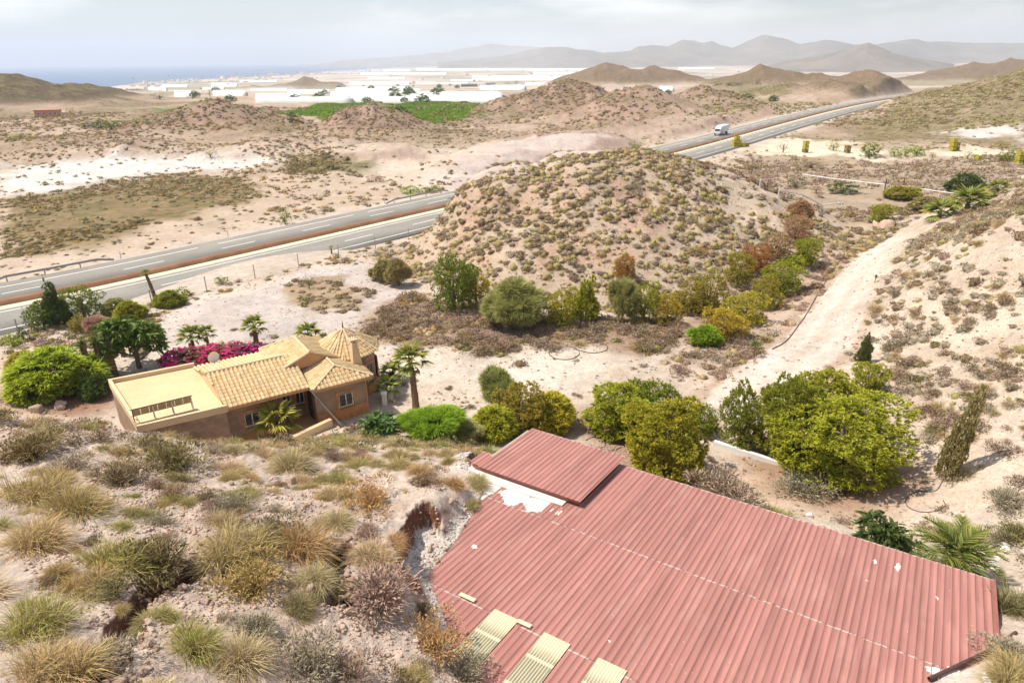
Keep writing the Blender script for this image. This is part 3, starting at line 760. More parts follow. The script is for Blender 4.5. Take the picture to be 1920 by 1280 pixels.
def road_pt(s, off):
    L = offset_line(RC, off); return np.array([np.interp(s, RS, L[:, 0]), np.interp(s, RS, L[:, 1]), np.interp(s, RS, _rz)])
M_STEEL = plain('galvanised_steel', (0.40, 0.38, 0.35), 0.5, 0.12, 1.0, 0.4, 0.6)
def guardrail(s0, s1, off, label):
    r = empty('guardrail', road_pt(s0, off)); tag(r, label, 'guardrail', 'guardrails along the far carriageway')
    o = np.array(r.location)
    pts = np.array([road_pt(s, off) for s in np.arange(s0, s1 + 0.1, 2.0)]) - o
    pts[0, 2] -= 0.45; pts[-1, 2] -= 0.45
    mb = MB()
    prof = [(0, 0.44), (0.05, 0.50), (0.0, 0.57), (0.05, 0.64), (0, 0.72)]
    d = pts[-1] - pts[0]; nrm = np.array([d[1], -d[0], 0]); nrm /= np.linalg.norm(nrm)
    P = [tuple(p + nrm * a + np.array([0, 0, b])) for p in pts for a, b in prof]
    mb.poly(P, [(i * 5 + k, i * 5 + k + 1, (i + 1) * 5 + k + 1, (i + 1) * 5 + k) for i in range(len(pts) - 1) for k in range(4)])
    mb.build('rail', M_STEEL, r)
    pm = None
    for p in pts[1:-1:2]:
        if pm is None: pm = MB().box(-0.06, 0.06, -0.05, 0.05, -0.3, 0.66).mesh('post', M_STEEL)
        q = link('post', pm, r); q.location = tuple(p - nrm * 0.07)
def road_s_at(px, py):
    h = hit(px, py)[0]; return float(RS[np.argmin(np.hypot(RC[:, 0] - h[0], RC[:, 1] - h[1]))])
guardrail(road_s_at(-60, 535), road_s_at(216, 490), -9.9, 'long grey guardrail beside the far carriageway at the left edge')
_s = road_s_at(752, 388)
guardrail(_s, _s + 17, -9.9, 'short guardrail end curving beside the road just left of the middle hill')
# ------------------------------------------------------------------ the red shed in front
PITCH_R, NR = 0.2388, 4                                # rib pitch, ribs to a panel
PW = PITCH_R * NR
def rib(e):
    """height of the trapezoid sheet across the ribs"""
    q = (e / PITCH_R) % 1.0
    return 0.02 * float(np.clip((0.085 - abs(q - 0.5)) / 0.035, 0, 1))
_qs = [0.0, 0.415, 0.45, 0.55, 0.585]
def rib_profile(e0, e1):
    k0, k1 = int(round(e0 / PITCH_R)), int(round(e1 / PITCH_R))
    es = [(k + q) * PITCH_R for k in range(k0, k1) for q in _qs] + [k1 * PITCH_R]
    return [(e, rib(e)) for e in es]

def red_metal():
    t = NT('red_roof_paint')
    ob = t.node('ShaderNodeObjectInfo')
    def along(a, b):
        comb = t.node('ShaderNodeCombineXYZ'); t.l.new(t.math('MULTIPLY', t.math('ADD', t.attr('across', 'Fac'), t.math('MULTIPLY', ob.outputs['Random'], 0.3)), a), comb.inputs[0]); t.l.new(t.math('MULTIPLY', t.attr('down', 'Fac'), b), comb.inputs[1]); return comb.outputs[0]
    streak = t.noise(1.0, 4, 0.6, vec=along(4.2, 0.18)); fine = t.noise(1.0, 4, 0.6, vec=along(14.0, 0.5))
    f = t.math('MULTIPLY', t.math('MULTIPLY', t.mr(streak, 0.3, 0.7, 0.80, 1.20), t.mr(fine, 0.3, 0.7, 0.92, 1.08)), t.mr(ob.outputs['Random'], 0, 1, 0.93, 1.05))
    c = t.scale_col((0.375, 0.165, 0.135), f)
    c = t.mix(t.mr(t.noise(1.0, 5, 0.6, vec=along(1.6, 0.35)), 0.52, 0.72, 0.0, 0.5), c, (0.47, 0.26, 0.215))         # chalky fading
    c = t.mix(t.mr(t.noise(1.0, 5, 0.7, vec=along(9.0, 0.7)), 0.60, 0.74, 0.0, 0.5), c, (0.27, 0.115, 0.085))       # dirty runs
    sp = t.voro(3.2); spc = t.node('ShaderNodeSeparateColor'); t.l.new(t.voro(3.2, 'Color'), spc.inputs[0])
    dots = t.math('MULTIPLY', t.mr(sp, 0.07, 0.035), t.math('GREATER_THAN', spc.outputs[0], 0.55))
    c = t.mix(dots, c, (0.62, 0.52, 0.45))                                                       # droppings and chips
    # bare metal showing along the end of the sheet
    end = t.attr('lip', 'Fac'); chips = t.mr(t.noise(5.0, 3, 0.6), 0.44, 0.52)
    c = t.mix(t.math('MULTIPLY', end, chips), c, (0.62, 0.47, 0.40))
    return t.base(c, 0.55, 0.3)
M_RED = red_metal()
M_REDE = plain('red_flashing', (0.30, 0.11, 0.085), 0.6, 0.15, 1.5)
M_BLOCK = plain('rendered_blockwork', (0.42, 0.36, 0.29), 0.9, 0.15, 1.2, bump=0.3)
M_DARK = plain('shed_inside', (0.05, 0.045, 0.04), 0.9)
M_PURLIN = plain('purlin_steel', (0.55, 0.48, 0.34), 0.7)
M_DUST = plain('pale_dust', (0.66, 0.60, 0.53), 0.95, 0.12, 3.0, 0.1, bump=0.4)
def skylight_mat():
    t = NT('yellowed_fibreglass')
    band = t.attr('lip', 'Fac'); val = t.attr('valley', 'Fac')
    c = t.mix(t.math('MULTIPLY', val, t.math('SUBTRACT', 1.0, band)), (0.68, 0.60, 0.40), (0.19, 0.18, 0.11))  # valley dirt plus corrugation shade, painted in as dark stripes
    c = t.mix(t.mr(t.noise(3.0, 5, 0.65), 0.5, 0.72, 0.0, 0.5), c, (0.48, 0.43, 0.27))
    t.base(c, 0.45, 0.3)
    tr = t.node('ShaderNodeBsdfTransparent'); mx = t.node('ShaderNodeMixShader'); mx.inputs[0].default_value = 0.12
    t.l.new(t.b.outputs[0], mx.inputs[1]); t.l.new(tr.outputs[0], mx.inputs[2]); t.l.new(mx.outputs[0], t.out.inputs['Surface'])
    return t.m
M_SKYL = skylight_mat()

shed = empty('red_roofed_shed', roof_xyz(9, 8, -4.6)); tag(shed, 'big shed with a faded red ribbed metal roof filling the lower right', 'shed')
SO = np.array(shed.location)
def rp(e, r, dz=0.0): return np.array(roof_xyz(e, r, dz)) - SO
ROWS = [(-0.15, 6.05, 0.0), (5.95, 11.95, 0.022), (11.80, 18.2, 0.044)]
SKY_E = [14.35, 12.44, 10.53, 8.62, 6.71]                # left edges (towards +e) of the skylights in the third row
def sheet(name, e0, e1, r0, r1, dz, mat, parent, off, base_z=0.0, lip_low=True):
    pr = rib_profile(e0, e1); rs = [r0, r0 + 0.07, r0 + 0.075, r1]
    V = []; lip = []; ac = []; dn = []
    for j, r in enumerate(rs):
        for (e, h) in pr:
            ac.append(e); dn.append(r); V.append(np.array(roof_xyz(e, r, dz + h + base_z)) - off); lip.append(1.0 if j < 2 and lip_low else 0.0)
    n = len(pr)
    if True:
        for (e, h) in pr: ac.append(e); dn.append(r0); V.append(np.array(roof_xyz(e, r0, dz + h + base_z - 0.02)) - off); lip.append(1.0)
    F = [(j * n + i, j * n + i + 1, (j + 1) * n + i + 1, (j + 1) * n + i) for j in range(3) for i in range(n - 1)]
    F += [(4 * n + i, 4 * n + i + 1, i + 1, i) for i in range(n - 1)]
    # duplicate the row at the lip so that the bare edge ends sharply
    me = mesh_np(name, np.array(V), np.array(F), mat, extra={'lip': lip, 'across': ac, 'down': dn})
    return link(name, me, parent)
NC = 22
for k in range(NC):
    e0, e1 = k * PW, (k + 1) * PW
    for ri, (r0, r1, dz) in enumerate(ROWS):
        if ri == 2 and any(abs(e0 - (s - 0.98)) < 0.48 for s in SKY_E): continue
        if ri == 0 and e0 > 15.8: r0 = 2.6
        elif ri == 0 and e1 > 15.3: r0 = 0.3
        sheet('roof_panel', e0, e1, r0, r1, dz + 0.0012 * (k % 3), M_RED, shed, SO)
def skylight(e1):
    """corrugated see-through sheet, e1 = its left edge"""
    w = 0.955; n = 10; e0 = e1 - w; r0, r1 = 11.62, 18.2; dz = 0.06
    rows = np.unique(np.concatenate([[r0, r0 + 0.55], *[[p - 0.10, p - 0.04, p + 0.04, p + 0.10] for p in np.arange(12.75, 18.0, 1.25)], [r1]]))
    V = []; lip = []; val = []
    for r in rows:
        nearp = min(abs(r - p) for p in np.arange(12.75, 18.0, 1.25)) < 0.05 or r < r0 + 0.56
        for i in range(n * 4 + 1):
            q = (i % 4) / 4.0
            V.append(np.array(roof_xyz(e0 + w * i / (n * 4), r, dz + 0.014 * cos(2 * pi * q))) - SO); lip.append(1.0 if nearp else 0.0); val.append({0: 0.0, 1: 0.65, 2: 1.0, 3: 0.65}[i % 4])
    m = n * 4 + 1
    F = [(j * m + i, j * m + i + 1, (j + 1) * m + i + 1, (j + 1) * m + i) for j in range(len(rows) - 1) for i in range(m - 1)]
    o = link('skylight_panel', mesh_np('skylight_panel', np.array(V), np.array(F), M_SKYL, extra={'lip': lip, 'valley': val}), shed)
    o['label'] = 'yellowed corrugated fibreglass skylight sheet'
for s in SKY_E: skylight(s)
for (e0, e1, r0, r1) in ((15.1, 15.75, 11.62, 11.80), (12.9, 13.42, 11.60, 11.78)):       # loose fibreglass flaps at two skylights
    MB().quad(rp(e0, r0, 0.11), rp(e1, r0, 0.10), rp(e1, r1, 0.10), rp(e0, r1, 0.11)).build('skylight_flap', M_SKYL, shed)
# frame, walls and floor underneath
mb = MB()
for p in np.arange(8.5, 18.3, 1.25):
    a, b = rp(0.1, p, -0.10), rp(20.6, p, -0.10)
    mb.poly([rp(0.1, p - 0.04, -0.03), rp(17.5, p - 0.04, -0.03), rp(17.5, p + 0.04, -0.03), rp(0.1, p + 0.04, -0.03), rp(0.1, p - 0.04, -0.14), rp(17.5, p - 0.04, -0.14), rp(17.5, p + 0.04, -0.14), rp(0.1, p + 0.04, -0.14)],
            [(0, 1, 2, 3), (7, 6, 5, 4), (0, 4, 5, 1), (2, 6, 7, 3)])
mb.build('purlin_frame', M_PURLIN, shed)
def wall_run(pts, name='wall', drop=5.2, th=0.2, mat=None, dz=-0.06):
    for (ea, ra), (eb, rb) in zip(pts[:-1], pts[1:]):
        a, b = rp(ea, ra, dz), rp(eb, rb, dz); d = b - a; d[2] = 0; d /= np.linalg.norm(d); nn = np.array([-d[1], d[0], 0]) * th / 2
        lo = roof_xyz(9, 8, -4.6)[2] * 0 - 0
        za, zb = 0.2 - SO[2], 0.2 - SO[2]
        P = [a + nn, b + nn, b - nn, a - nn] + [np.array([*(q[:2]), za]) for q in (a + nn, b + nn, b - nn, a - nn)]
        MB().poly(P, [(0, 1, 2, 3), (4, 5, 1, 0), (5, 6, 2, 1), (6, 7, 3, 2), (7, 4, 0, 3)]).build(name, mat or M_BLOCK, shed)
wall_run([(0.25, 18), (0.25, 0.3), (15.2, 0.3)])
MB().quad(rp(0.3, 0.4, -2.4), rp(0.3, 18, -2.4), rp(20.4, 18, -2.4), rp(20.4, 0.4, -2.4)).build('shed_floor', M_DARK, shed)
# verge flashing along the right edge
mb = MB()
for e in (-0.05,):
    mb.poly([rp(-0.06, -0.15, 0.05), rp(-0.06, 18.2, 0.09), rp(0.03, 18.2, 0.09), rp(0.03, -0.15, 0.05), rp(-0.06, -0.15, -0.14), rp(-0.06, 18.2, -0.14)], [(0, 1, 2, 3), (0, 4, 5, 1)])
mb.build('verge_flashing', M_REDE, shed)

def patch(name, mat, ctr, size, seed, th=0.012, cell=0.05, parent=None, off=None, thr=0.0, label=None, stretch=1.0):
    """irregular crust of dust or plaster lying on the ribs"""
    e0, r0 = ctr; ne, nr_ = int(size[0] / cell), int(size[1] / cell)
    ee = e0 + (np.arange(ne + 1) - ne / 2) * cell; rr = r0 + (np.arange(nr_ + 1) - nr_ / 2) * cell
    E, R = np.meshgrid(ee, rr)
    nz = fbm(E / 0.30, R / (0.35 * stretch), 4, seed)
    d = np.hypot((E - e0) / (size[0] / 2), (R - r0) / (size[1] / 2))
    keep = (1 - d + 0.75 * nz) > 0.28 + thr
    lift = np.where(R < 5.97, 0.0, np.where(R < 11.9, 0.022, 0.044)) + 0.004
    H = np.vectorize(rib)(E) + lift + th * np.clip((1 - d + 0.75 * nz - 0.28) * 3, 0.1, 1)
    X = np.stack([RA[0] + E * RE[0] + R * RH[0], RA[1] + E * RE[1] + R * RH[1], RZ + R * R_SL + H], -1) - off
    idx = np.arange(X.shape[0] * X.shape[1]).reshape(X.shape[:2])
    F = np.stack([idx[:-1, :-1], idx[:-1, 1:], idx[1:, 1:], idx[1:, :-1]], -1).reshape(-1, 4)
    k = (keep[:-1, :-1] & keep[1:, 1:]).ravel(); F = F[k]
    if not len(F): return
    u_, inv = np.unique(F, return_inverse=True)
    o = link(name, mesh_np(name, X.reshape(-1, 3)[u_], inv.reshape(F.shape), mat), parent)
    if label: o['label'] = label
def er_at(px, py, dz=0.04):
    p = on_roof(np.array(float(px)), np.array(float(py)), dz); return roof_er(p[0], p[1])
for (px, py, sz, sd) in ((1683, 1063, (0.24, 0.75), 3), (1627, 1087, (0.30, 0.55), 5), (1640, 1053, (0.18, 0.5), 9), (1757, 1120, (0.14, 0.25), 12), (1787, 1262, (0.9, 1.0), 15), (1762, 1262, (0.9, 0.9), 18), (1765, 1210, (0.10, 0.12), 21), (890, 1024, (0.3, 0.3), 27), (1142, 1201, (0.2, 0.2), 31)):
    patch('white_splash', M_DUST, er_at(px, py), sz, sd, parent=shed, off=SO, label='pale dried splash on the red roof')
patch('dust_crust', M_DUST, (17.6, 5.2), (5.6, 1.9), 41, 0.02, 0.055, shed, SO, 0.0, 'pale dust and grit swept against the smaller roof', 7)
patch('dust_crust', M_DUST, (19.4, 5.6), (2.6, 2.2), 44, 0.02, 0.055, shed, SO, 0.02, 'pale dust and grit swept against the smaller roof', 7)
# fine pale grit under the annex edge
MB().slab([rp(20.6, 4.2, 0.075), rp(15.5, 4.2, 0.075), rp(15.5, 4.75, 0.07), rp(20.6, 5.1, 0.07)], 0.05).build('dust_crust', M_DUST, shed)

annex = empty('red_roofed_annex', roof_xyz(17.6, 2, -3.6)); tag(annex, 'smaller red ribbed roof raised above the far left corner of the big shed', 'shed')
AO = np.array(annex.location)
for k in range(16, 22):
    e0, e1 = k * PW - PITCH_R * 1.5, (k + 1) * PW - PITCH_R * 1.5
    e0, e1 = round(e0 / PITCH_R) * PITCH_R, round(e1 / PITCH_R) * PITCH_R
    if k == 21: e1 = e0 + 2 * PITCH_R
    sheet('roof_panel', e0, e1, -0.45, 4.45, 0.33 + 0.0015 * (k % 3), M_RED, annex, AO)
def ap(e, r, dz=0.0): return np.array(roof_xyz(e, r, dz)) - AO
mb = MB()
for (ea, ra, eb, rb) in ((15.2, -0.2, 20.1, -0.2), (20.1, -0.2, 20.1, 3.2), (15.2, -0.2, 15.2, 0.5)):
    a, b = ap(ea, ra, 0.28), ap(eb, rb, 0.28); d = b - a; d[2] = 0; d /= np.linalg.norm(d); nn = np.array([-d[1], d[0], 0]) * 0.09
    lowz = 0.3 - AO[2]
    P = [a + nn, b + nn, b - nn, a - nn] + [np.array([*(q[:2]), lowz]) for q in (a + nn, b + nn, b - nn, a - nn)]
    mb.poly(P, [(0, 1, 2, 3), (4, 5, 1, 0), (5, 6, 2, 1), (6, 7, 3, 2), (7, 4, 0, 3)])
mb.build('wall', M_BLOCK, annex)
mb = MB()
mb.poly([ap(14.85, 4.40, 0.31), ap(20.4, 4.40, 0.31), ap(20.4, 4.40, 0.16), ap(14.85, 4.40, 0.16), ap(14.85, 4.34, 0.31), ap(20.4, 4.34, 0.31), ap(20.4, 4.34, 0.16), ap(14.85, 4.34, 0.16)], [(0, 1, 2, 3), (4, 7, 6, 5), (3, 2, 6, 7), (0, 3, 7, 4), (1, 5, 6, 2)])
mb.build('eave_beam', M_REDE, annex)

pp = [on_roof(np.array(1742.0), np.array(1272.0), 0.13), on_roof(np.array(1800.0), np.array(1245.0), 0.13), on_roof(np.array(1858.0), np.array(1218.0), 0.14), on_roof(np.array(1905.0), np.array(1185.0), 0.22)]
pm = MB().tube(pp, 0.062, 10, False)
pm.tube([p * 1.0 for p in pp[::-1]], 0.05, 10, False)
t_ = pm.build('drain_pipe', plain('brown_plastic_pipe', (0.085, 0.045, 0.038), 0.5, 0.2, 2.0), smooth=True)
tag(t_, 'brown plastic pipe lying across the lower right corner of the red roof', 'pipe')
# ------------------------------------------------------------------ the villa
def villa_wall_mat():
    t = NT('pink_stone_render')
    c = t.mix(t.mr(t.noise(0.9, 6, 0.65), 0.35, 0.68), (0.37, 0.255, 0.175), (0.25, 0.165, 0.115))
    v = t.voro(2.6, 'Color'); s = t.node('ShaderNodeSeparateColor'); t.l.new(v, s.inputs[0])
    c = t.scale_col(c, t.mr(s.outputs[0], 0, 1, 0.86, 1.12))
    t.bump(t.math('ADD', t.voro(2.6), t.noise(9, 4)), 0.4, 0.04)
    return t.base(c, 0.9, 0.1)
M_VWALL = villa_wall_mat()
M_PLINTH = plain('orange_stone', (0.50, 0.235, 0.095), 0.9, 0.22, 2.2, bump=0.6, fine=6)
M_CREAM = plain('cream_plaster', (0.64, 0.475, 0.29), 0.85, 0.08, 0.8)
M_CREAMB = plain('cream_roof_screed', (0.60, 0.455, 0.26), 0.9, 0.10, 0.5, fine=5)
M_CHAN = plain('tile_channels', (0.50, 0.31, 0.16), 0.9, 0.2, 1.5)
M_FASC = plain('orange_fascia', (0.56, 0.31, 0.15), 0.85, 0.12, 1.0)
M_WHITE = plain('white_frame_paint', (0.74, 0.71, 0.66), 0.6, 0.05, 2.0)
M_GLASS = plain('dark_window_glass', (0.035, 0.04, 0.045), 0.08, 0.1, 1.0, 0.5)
M_IRON = plain('black_iron', (0.03, 0.026, 0.024), 0.6, 0.2, 3.0)
M_WOOD = plain('dark_wood_door', (0.07, 0.04, 0.025), 0.7, 0.2, 2.0)
def tile_mat():
    t = NT('cream_roof_tile')
    c = t.scale_col(t.attr('Col'), t.mr(t.noise(1.3, 5, 0.6), 0.3, 0.7, 0.86, 1.12))
    return t.base(c, 0.85, 0.15)
M_TILE = tile_mat()

villa = empty('villa', house_xyz(8, 3, HZ)); tag(villa, 'pink stone villa with cream tiled roofs, a round tower and a flat roof', 'house')
VO = np.array(villa.location)
def hp(u, v, z): return np.array(house_xyz(u, v, z)) - VO
T_H = lambda x, y, z: tuple(hp(x, y, z))
def hbox(name, u0, u1, v0, v1, z0, z1, mat, parent=villa): return MB().box(u0, u1, v0, v1, z0, z1, T_H).build(name, mat, parent)
def hprism(name, pts, z0, z1, mat, parent=villa): return MB().prism([tuple(hp(u, v, 0)[:2]) for u, v in pts], z0 - VO[2], z1 - VO[2]).build(name, mat, parent)

# walls
flat = [(0, 0.0), (4.88, -0.25), (4.4, 7.7), (-0.85, 8.0)]
hprism('wall', flat, 0.6, 3.93, M_VWALL)
hprism('flat_roof', [(-0.02, -0.02), (4.9, -0.27), (4.42, 7.72), (-0.87, 8.02)], 3.932, 3.96, M_CREAMB)
def parapet(a, b, th, z1, nm='parapet'):
    d = np.array(b) - np.array(a); d = d / np.linalg.norm(d); n = np.array([-d[1], d[0]]) * th
    hprism(nm, [tuple(np.array(a)), tuple(np.array(b)), tuple(np.array(b) + n), tuple(np.array(a) + n)], 3.70, z1, M_CREAM)
parapet((-0.06, -0.06), (5.0, -0.32), 0.22, 4.16)
parapet((4.46, 7.78), (-0.90, 8.08), 0.22, 4.24)
parapet((-0.91, 7.85), (-0.08, 0.165), 0.22, 4.22)
hbox('wall', 4.90, 8.55, 0.45, 7.2, 0.6, 3.95, M_VWALL)
hbox('wall', 8.552, 10.48, 1.75, 7.2, 0.6, 3.95, M_VWALL)
hbox('wall', 10.482, 14.0, -0.42, 3.6, 0.6, 3.97, M_VWALL)
hbox('wall', 9.35, 12.9, 2.3, 6.6, 3.96, 4.55, M_FASC)
hbox('plinth', 10.44, 14.04, -0.47, 0.0, 0.6, 1.82, M_PLINTH)
hbox('plinth', 14.002, 14.07, 0.002, 3.4, 0.6, 1.75, M_PLINTH)
hbox('plinth', 4.92, 8.5, 0.40, 0.449, 0.6, 1.35, M_PLINTH)
# eave soffits and fascias are part of each roof
def roof_plane(poly, th=0.10, mat=None, name='roof', tiles=True, seed=1, step=(0.285, 0.35)):
    """poly: eave-left, eave-right, then the upper corners, in (u, v, z)"""
    P = [hp(*p) for p in poly]
    base = MB().slab(P, th).build(name, mat or M_CHAN, villa)
    if not tiles: return base
    a, b = P[0], P[1]; x = b - a; L = np.linalg.norm(x); x = x / L
    nrm = np.cross(x, P[2] - a); nrm /= np.linalg.norm(nrm)
    if nrm[2] < 0: nrm = -nrm
    y = np.cross(nrm, x); y = y if (P[2] - a) @ y > 0 else -y
    q = [((p - a) @ x, (p - a) @ y) for p in P]
    xs = [t[0] for t in q]; ys = [t[1] for t in q]
    V, F, Cc = [], [], []; r = np.random.default_rng(seed)
    for j in range(int(max(ys) / step[1]) + 2):
        for i in range(int((max(xs) - min(xs)) / step[0]) + 2):
            cx = min(xs) + (i + 0.5) * step[0]; cy = (j + 0.45) * step[1]
            if not inpoly(np.array([cx]), np.array([cy]), q)[0]: continue
            bV = len(V); jit = r.normal(0, 0.008); w0, w1 = step[0] * 0.40, step[0] * 0.33; h0, h1 = 0.085, 0.055
            for (yy, w, h) in ((cy - step[1] * 0.62, w0, h0), (cy + step[1] * 0.5, w1, h1)):
                for k in range(5):
                    an = pi * k / 4
                    V.append(a + x * (cx + jit - w * cos(an)) + y * yy + nrm * (0.004 + h * sin(an)))
            F += [(bV + k, bV + k + 1, bV + 6 + k, bV + 5 + k) for k in range(4)] + [(bV + 4, bV + 3, bV + 2, bV + 1), ]
            F[-1] = (bV + 0, bV + 4, bV + 3, bV + 1)
            c = np.array((0.66, 0.49, 0.27)) * r.uniform(0.86, 1.1) * (np.array((1.0, 0.9, 0.78)) if r.random() < 0.16 else 1)
            Cc += [c] * 10
    if V:
        o = link('roof_tiles', mesh_np('roof_tiles', np.array(V), np.array(F), M_TILE, np.array(Cc)), base); tag(o, kind='stuff')
    return base
def ridge_run(p, q, name='ridge_tile', rad=0.10, st=0.42):
    a, b = hp(*p), hp(*q); n = max(1, int(np.linalg.norm(b - a) / st)); me = None
    d = (b - a) / n
    for k in range(n):
        mb_ = MB().tube([d * -0.03, d * 1.03], [rad * 1.08, rad * 0.92], 7)
        o = mb_.build(name, M_CREAM, villa); o.location = tuple(a + d * k + np.array([0, 0, -0.02]))
# gable over the middle
ez, rz_, bz = 3.98, 5.08, 3.9
roof_plane([(4.92, -0.28, ez), (10.22, -0.28, ez), (10.22, 3.25, rz_), (4.55, 3.25, rz_)], seed=2)
roof_plane([(9.3, 7.75, bz), (4.3, 7.75, bz), (4.55, 3.252, rz_), (10.0, 3.252, rz_)], seed=3)
ridge_run((4.55, 3.25, rz_ + 0.05), (9.6, 3.25, rz_ + 0.05))
hb = MB().poly([hp(4.86, -0.2, 3.7), hp(4.62, 3.25, 3.7), hp(4.4, 7.6, 3.7), hp(4.4, 7.6, 3.92), hp(4.62, 3.25, rz_ - 0.1), hp(4.86, -0.2, 3.9)], [(0, 1, 4, 5), (1, 2, 3, 4)]).build('gable_wall', M_CREAM, villa)
hbox('fascia', 4.95, 10.2, -0.22, -0.12, 3.72, 3.9, M_FASC)
# hipped wing towards the camera
e = 3.98; A_, B_, Cn, Dn = (10.22, -0.98, e), (14.4, -0.98, e), (14.4, 4.0, e), (10.22, 4.0, e); ap1, ap2 = (12.25, 0.45, 4.72), (12.25, 3.6, 4.72)
roof_plane([A_, B_, ap1], seed=4)
roof_plane([Dn, A_, ap1, ap2], seed=5)
roof_plane([B_, Cn, ap2, ap1], seed=6)
for p, q in ((A_, ap1), (B_, ap1), (ap1, ap2)): ridge_run((p[0], p[1], p[2] + 0.05), (q[0], q[1], q[2] + 0.05), rad=0.085)
hbox('fascia', 10.26, 14.36, -0.94, -0.84, 3.74, 3.87, M_FASC); hbox('fascia', 14.26, 14.36, -0.838, 3.4, 3.74, 3.87, M_FASC)
# higher hipped roof behind
r1, r2 = (11.1, 2.0, 5.42), (11.1, 5.4, 5.42)
roof_plane([(8.85, 6.9, 4.5), (8.85, 2.0, 4.5), r1, r2], seed=7)
roof_plane([(13.3, 2.0, 4.5), (13.3, 6.9, 4.5), r2, r1], seed=8)
roof_plane([(13.3, 6.902, 4.5), (8.85, 6.902, 4.5), (11.1, 5.402, 5.42)], seed=9)
ridge_run((11.1, 2.0, 5.47), (11.1, 5.4, 5.47)); ridge_run((11.1, 5.4, 5.47), (8.85, 6.9, 4.55)); ridge_run((8.85, 2.0, 4.55), (11.1, 2.0, 5.47), 'verge_tile', 0.08)
MB().poly([hp(8.95, 2.06, 4.40), hp(13.2, 2.06, 4.40), hp(11.1, 2.06, 5.30)], [(0, 1, 2)]).build('gable_wall', M_FASC, villa)
# round tower
tc = (14.3, 4.0); NG = 16
ring = lambda r, z, k: (tc[0] + r * cos(2 * pi * k / NG), tc[1] + r * sin(2 * pi * k / NG), z)
hprism('tower_wall', [ring(2.08, 0, k)[:2] for k in range(NG)], 0.6, 4.32, M_VWALL)
hprism('plinth', [ring(2.13, 0, k)[:2] for k in range(NG)], 0.6, 1.75, M_PLINTH)
hprism('tower_eave', [ring(2.34, 0, k)[:2] for k in range(NG)], 4.2, 4.36, M_FASC)
for k in range(NG): roof_plane([ring(2.5, 4.38, k), ring(2.5, 4.38, k + 1), (tc[0], tc[1], 5.85)], 0.05, seed=20 + k, name='tower_roof', step=(0.25, 0.33))
for k in range(0, NG, 2):
    p = ring(2.5, 4.42, k); ridge_run(p, (tc[0], tc[1], 5.9), rad=0.07)
MB().tube([hp(tc[0], tc[1], 5.8), hp(tc[0], tc[1], 6.0), hp(tc[0], tc[1], 6.5)], [0.09, 0.05, 0.012], 6).build('finial', M_IRON, villa)
mb = MB()
for k in np.linspace(-1.2, 3.2, 9):
    p = ring(2.42, 4.45, k); mb.tube([hp(*p), hp(p[0], p[1], 4.95)], 0.014, 4)
mb.tube([hp(*ring(2.42, 4.92, k)) for k in np.linspace(-1.2, 3.2, 9)], 0.014, 4)
mb.build('iron_railing', M_IRON, villa)
# chimney
ch = MB().poly([hp(13.75, 1.0, 3.7), hp(14.5, 1.0, 3.7), hp(14.5, 1.55, 3.7), hp(13.75, 1.55, 3.7), hp(13.86, 1.04, 5.75), hp(14.22, 1.04, 5.75), hp(14.22, 1.5, 5.75), hp(13.86, 1.5, 5.75)],
               [(0, 1, 5, 4), (1, 2, 6, 5), (2, 3, 7, 6), (3, 0, 4, 7), (4, 5, 6, 7)]).build('chimney', M_CREAM, villa)
mbc = MB()
for (u, v) in ((13.88, 1.06), (14.14, 1.06), (13.88, 1.42), (14.14, 1.42)): mbc.box(u, u + 0.07, v, v + 0.07, 5.751, 5.95, T_H)
mbc.build('chimney_post', M_CREAM, ch)
MB().box(13.78, 14.3, 0.98, 1.56, 5.951, 6.03, T_H).build('chimney_cap', M_CREAM, ch)
mbp = MB()
for u in (13.85, 14.0, 14.15, 14.25): mbp.tube([hp(u, 1.25, 6.0), hp(u, 1.25, 6.35)], 0.015, 4)
mbp.build('chimney_spike', M_IRON, ch)

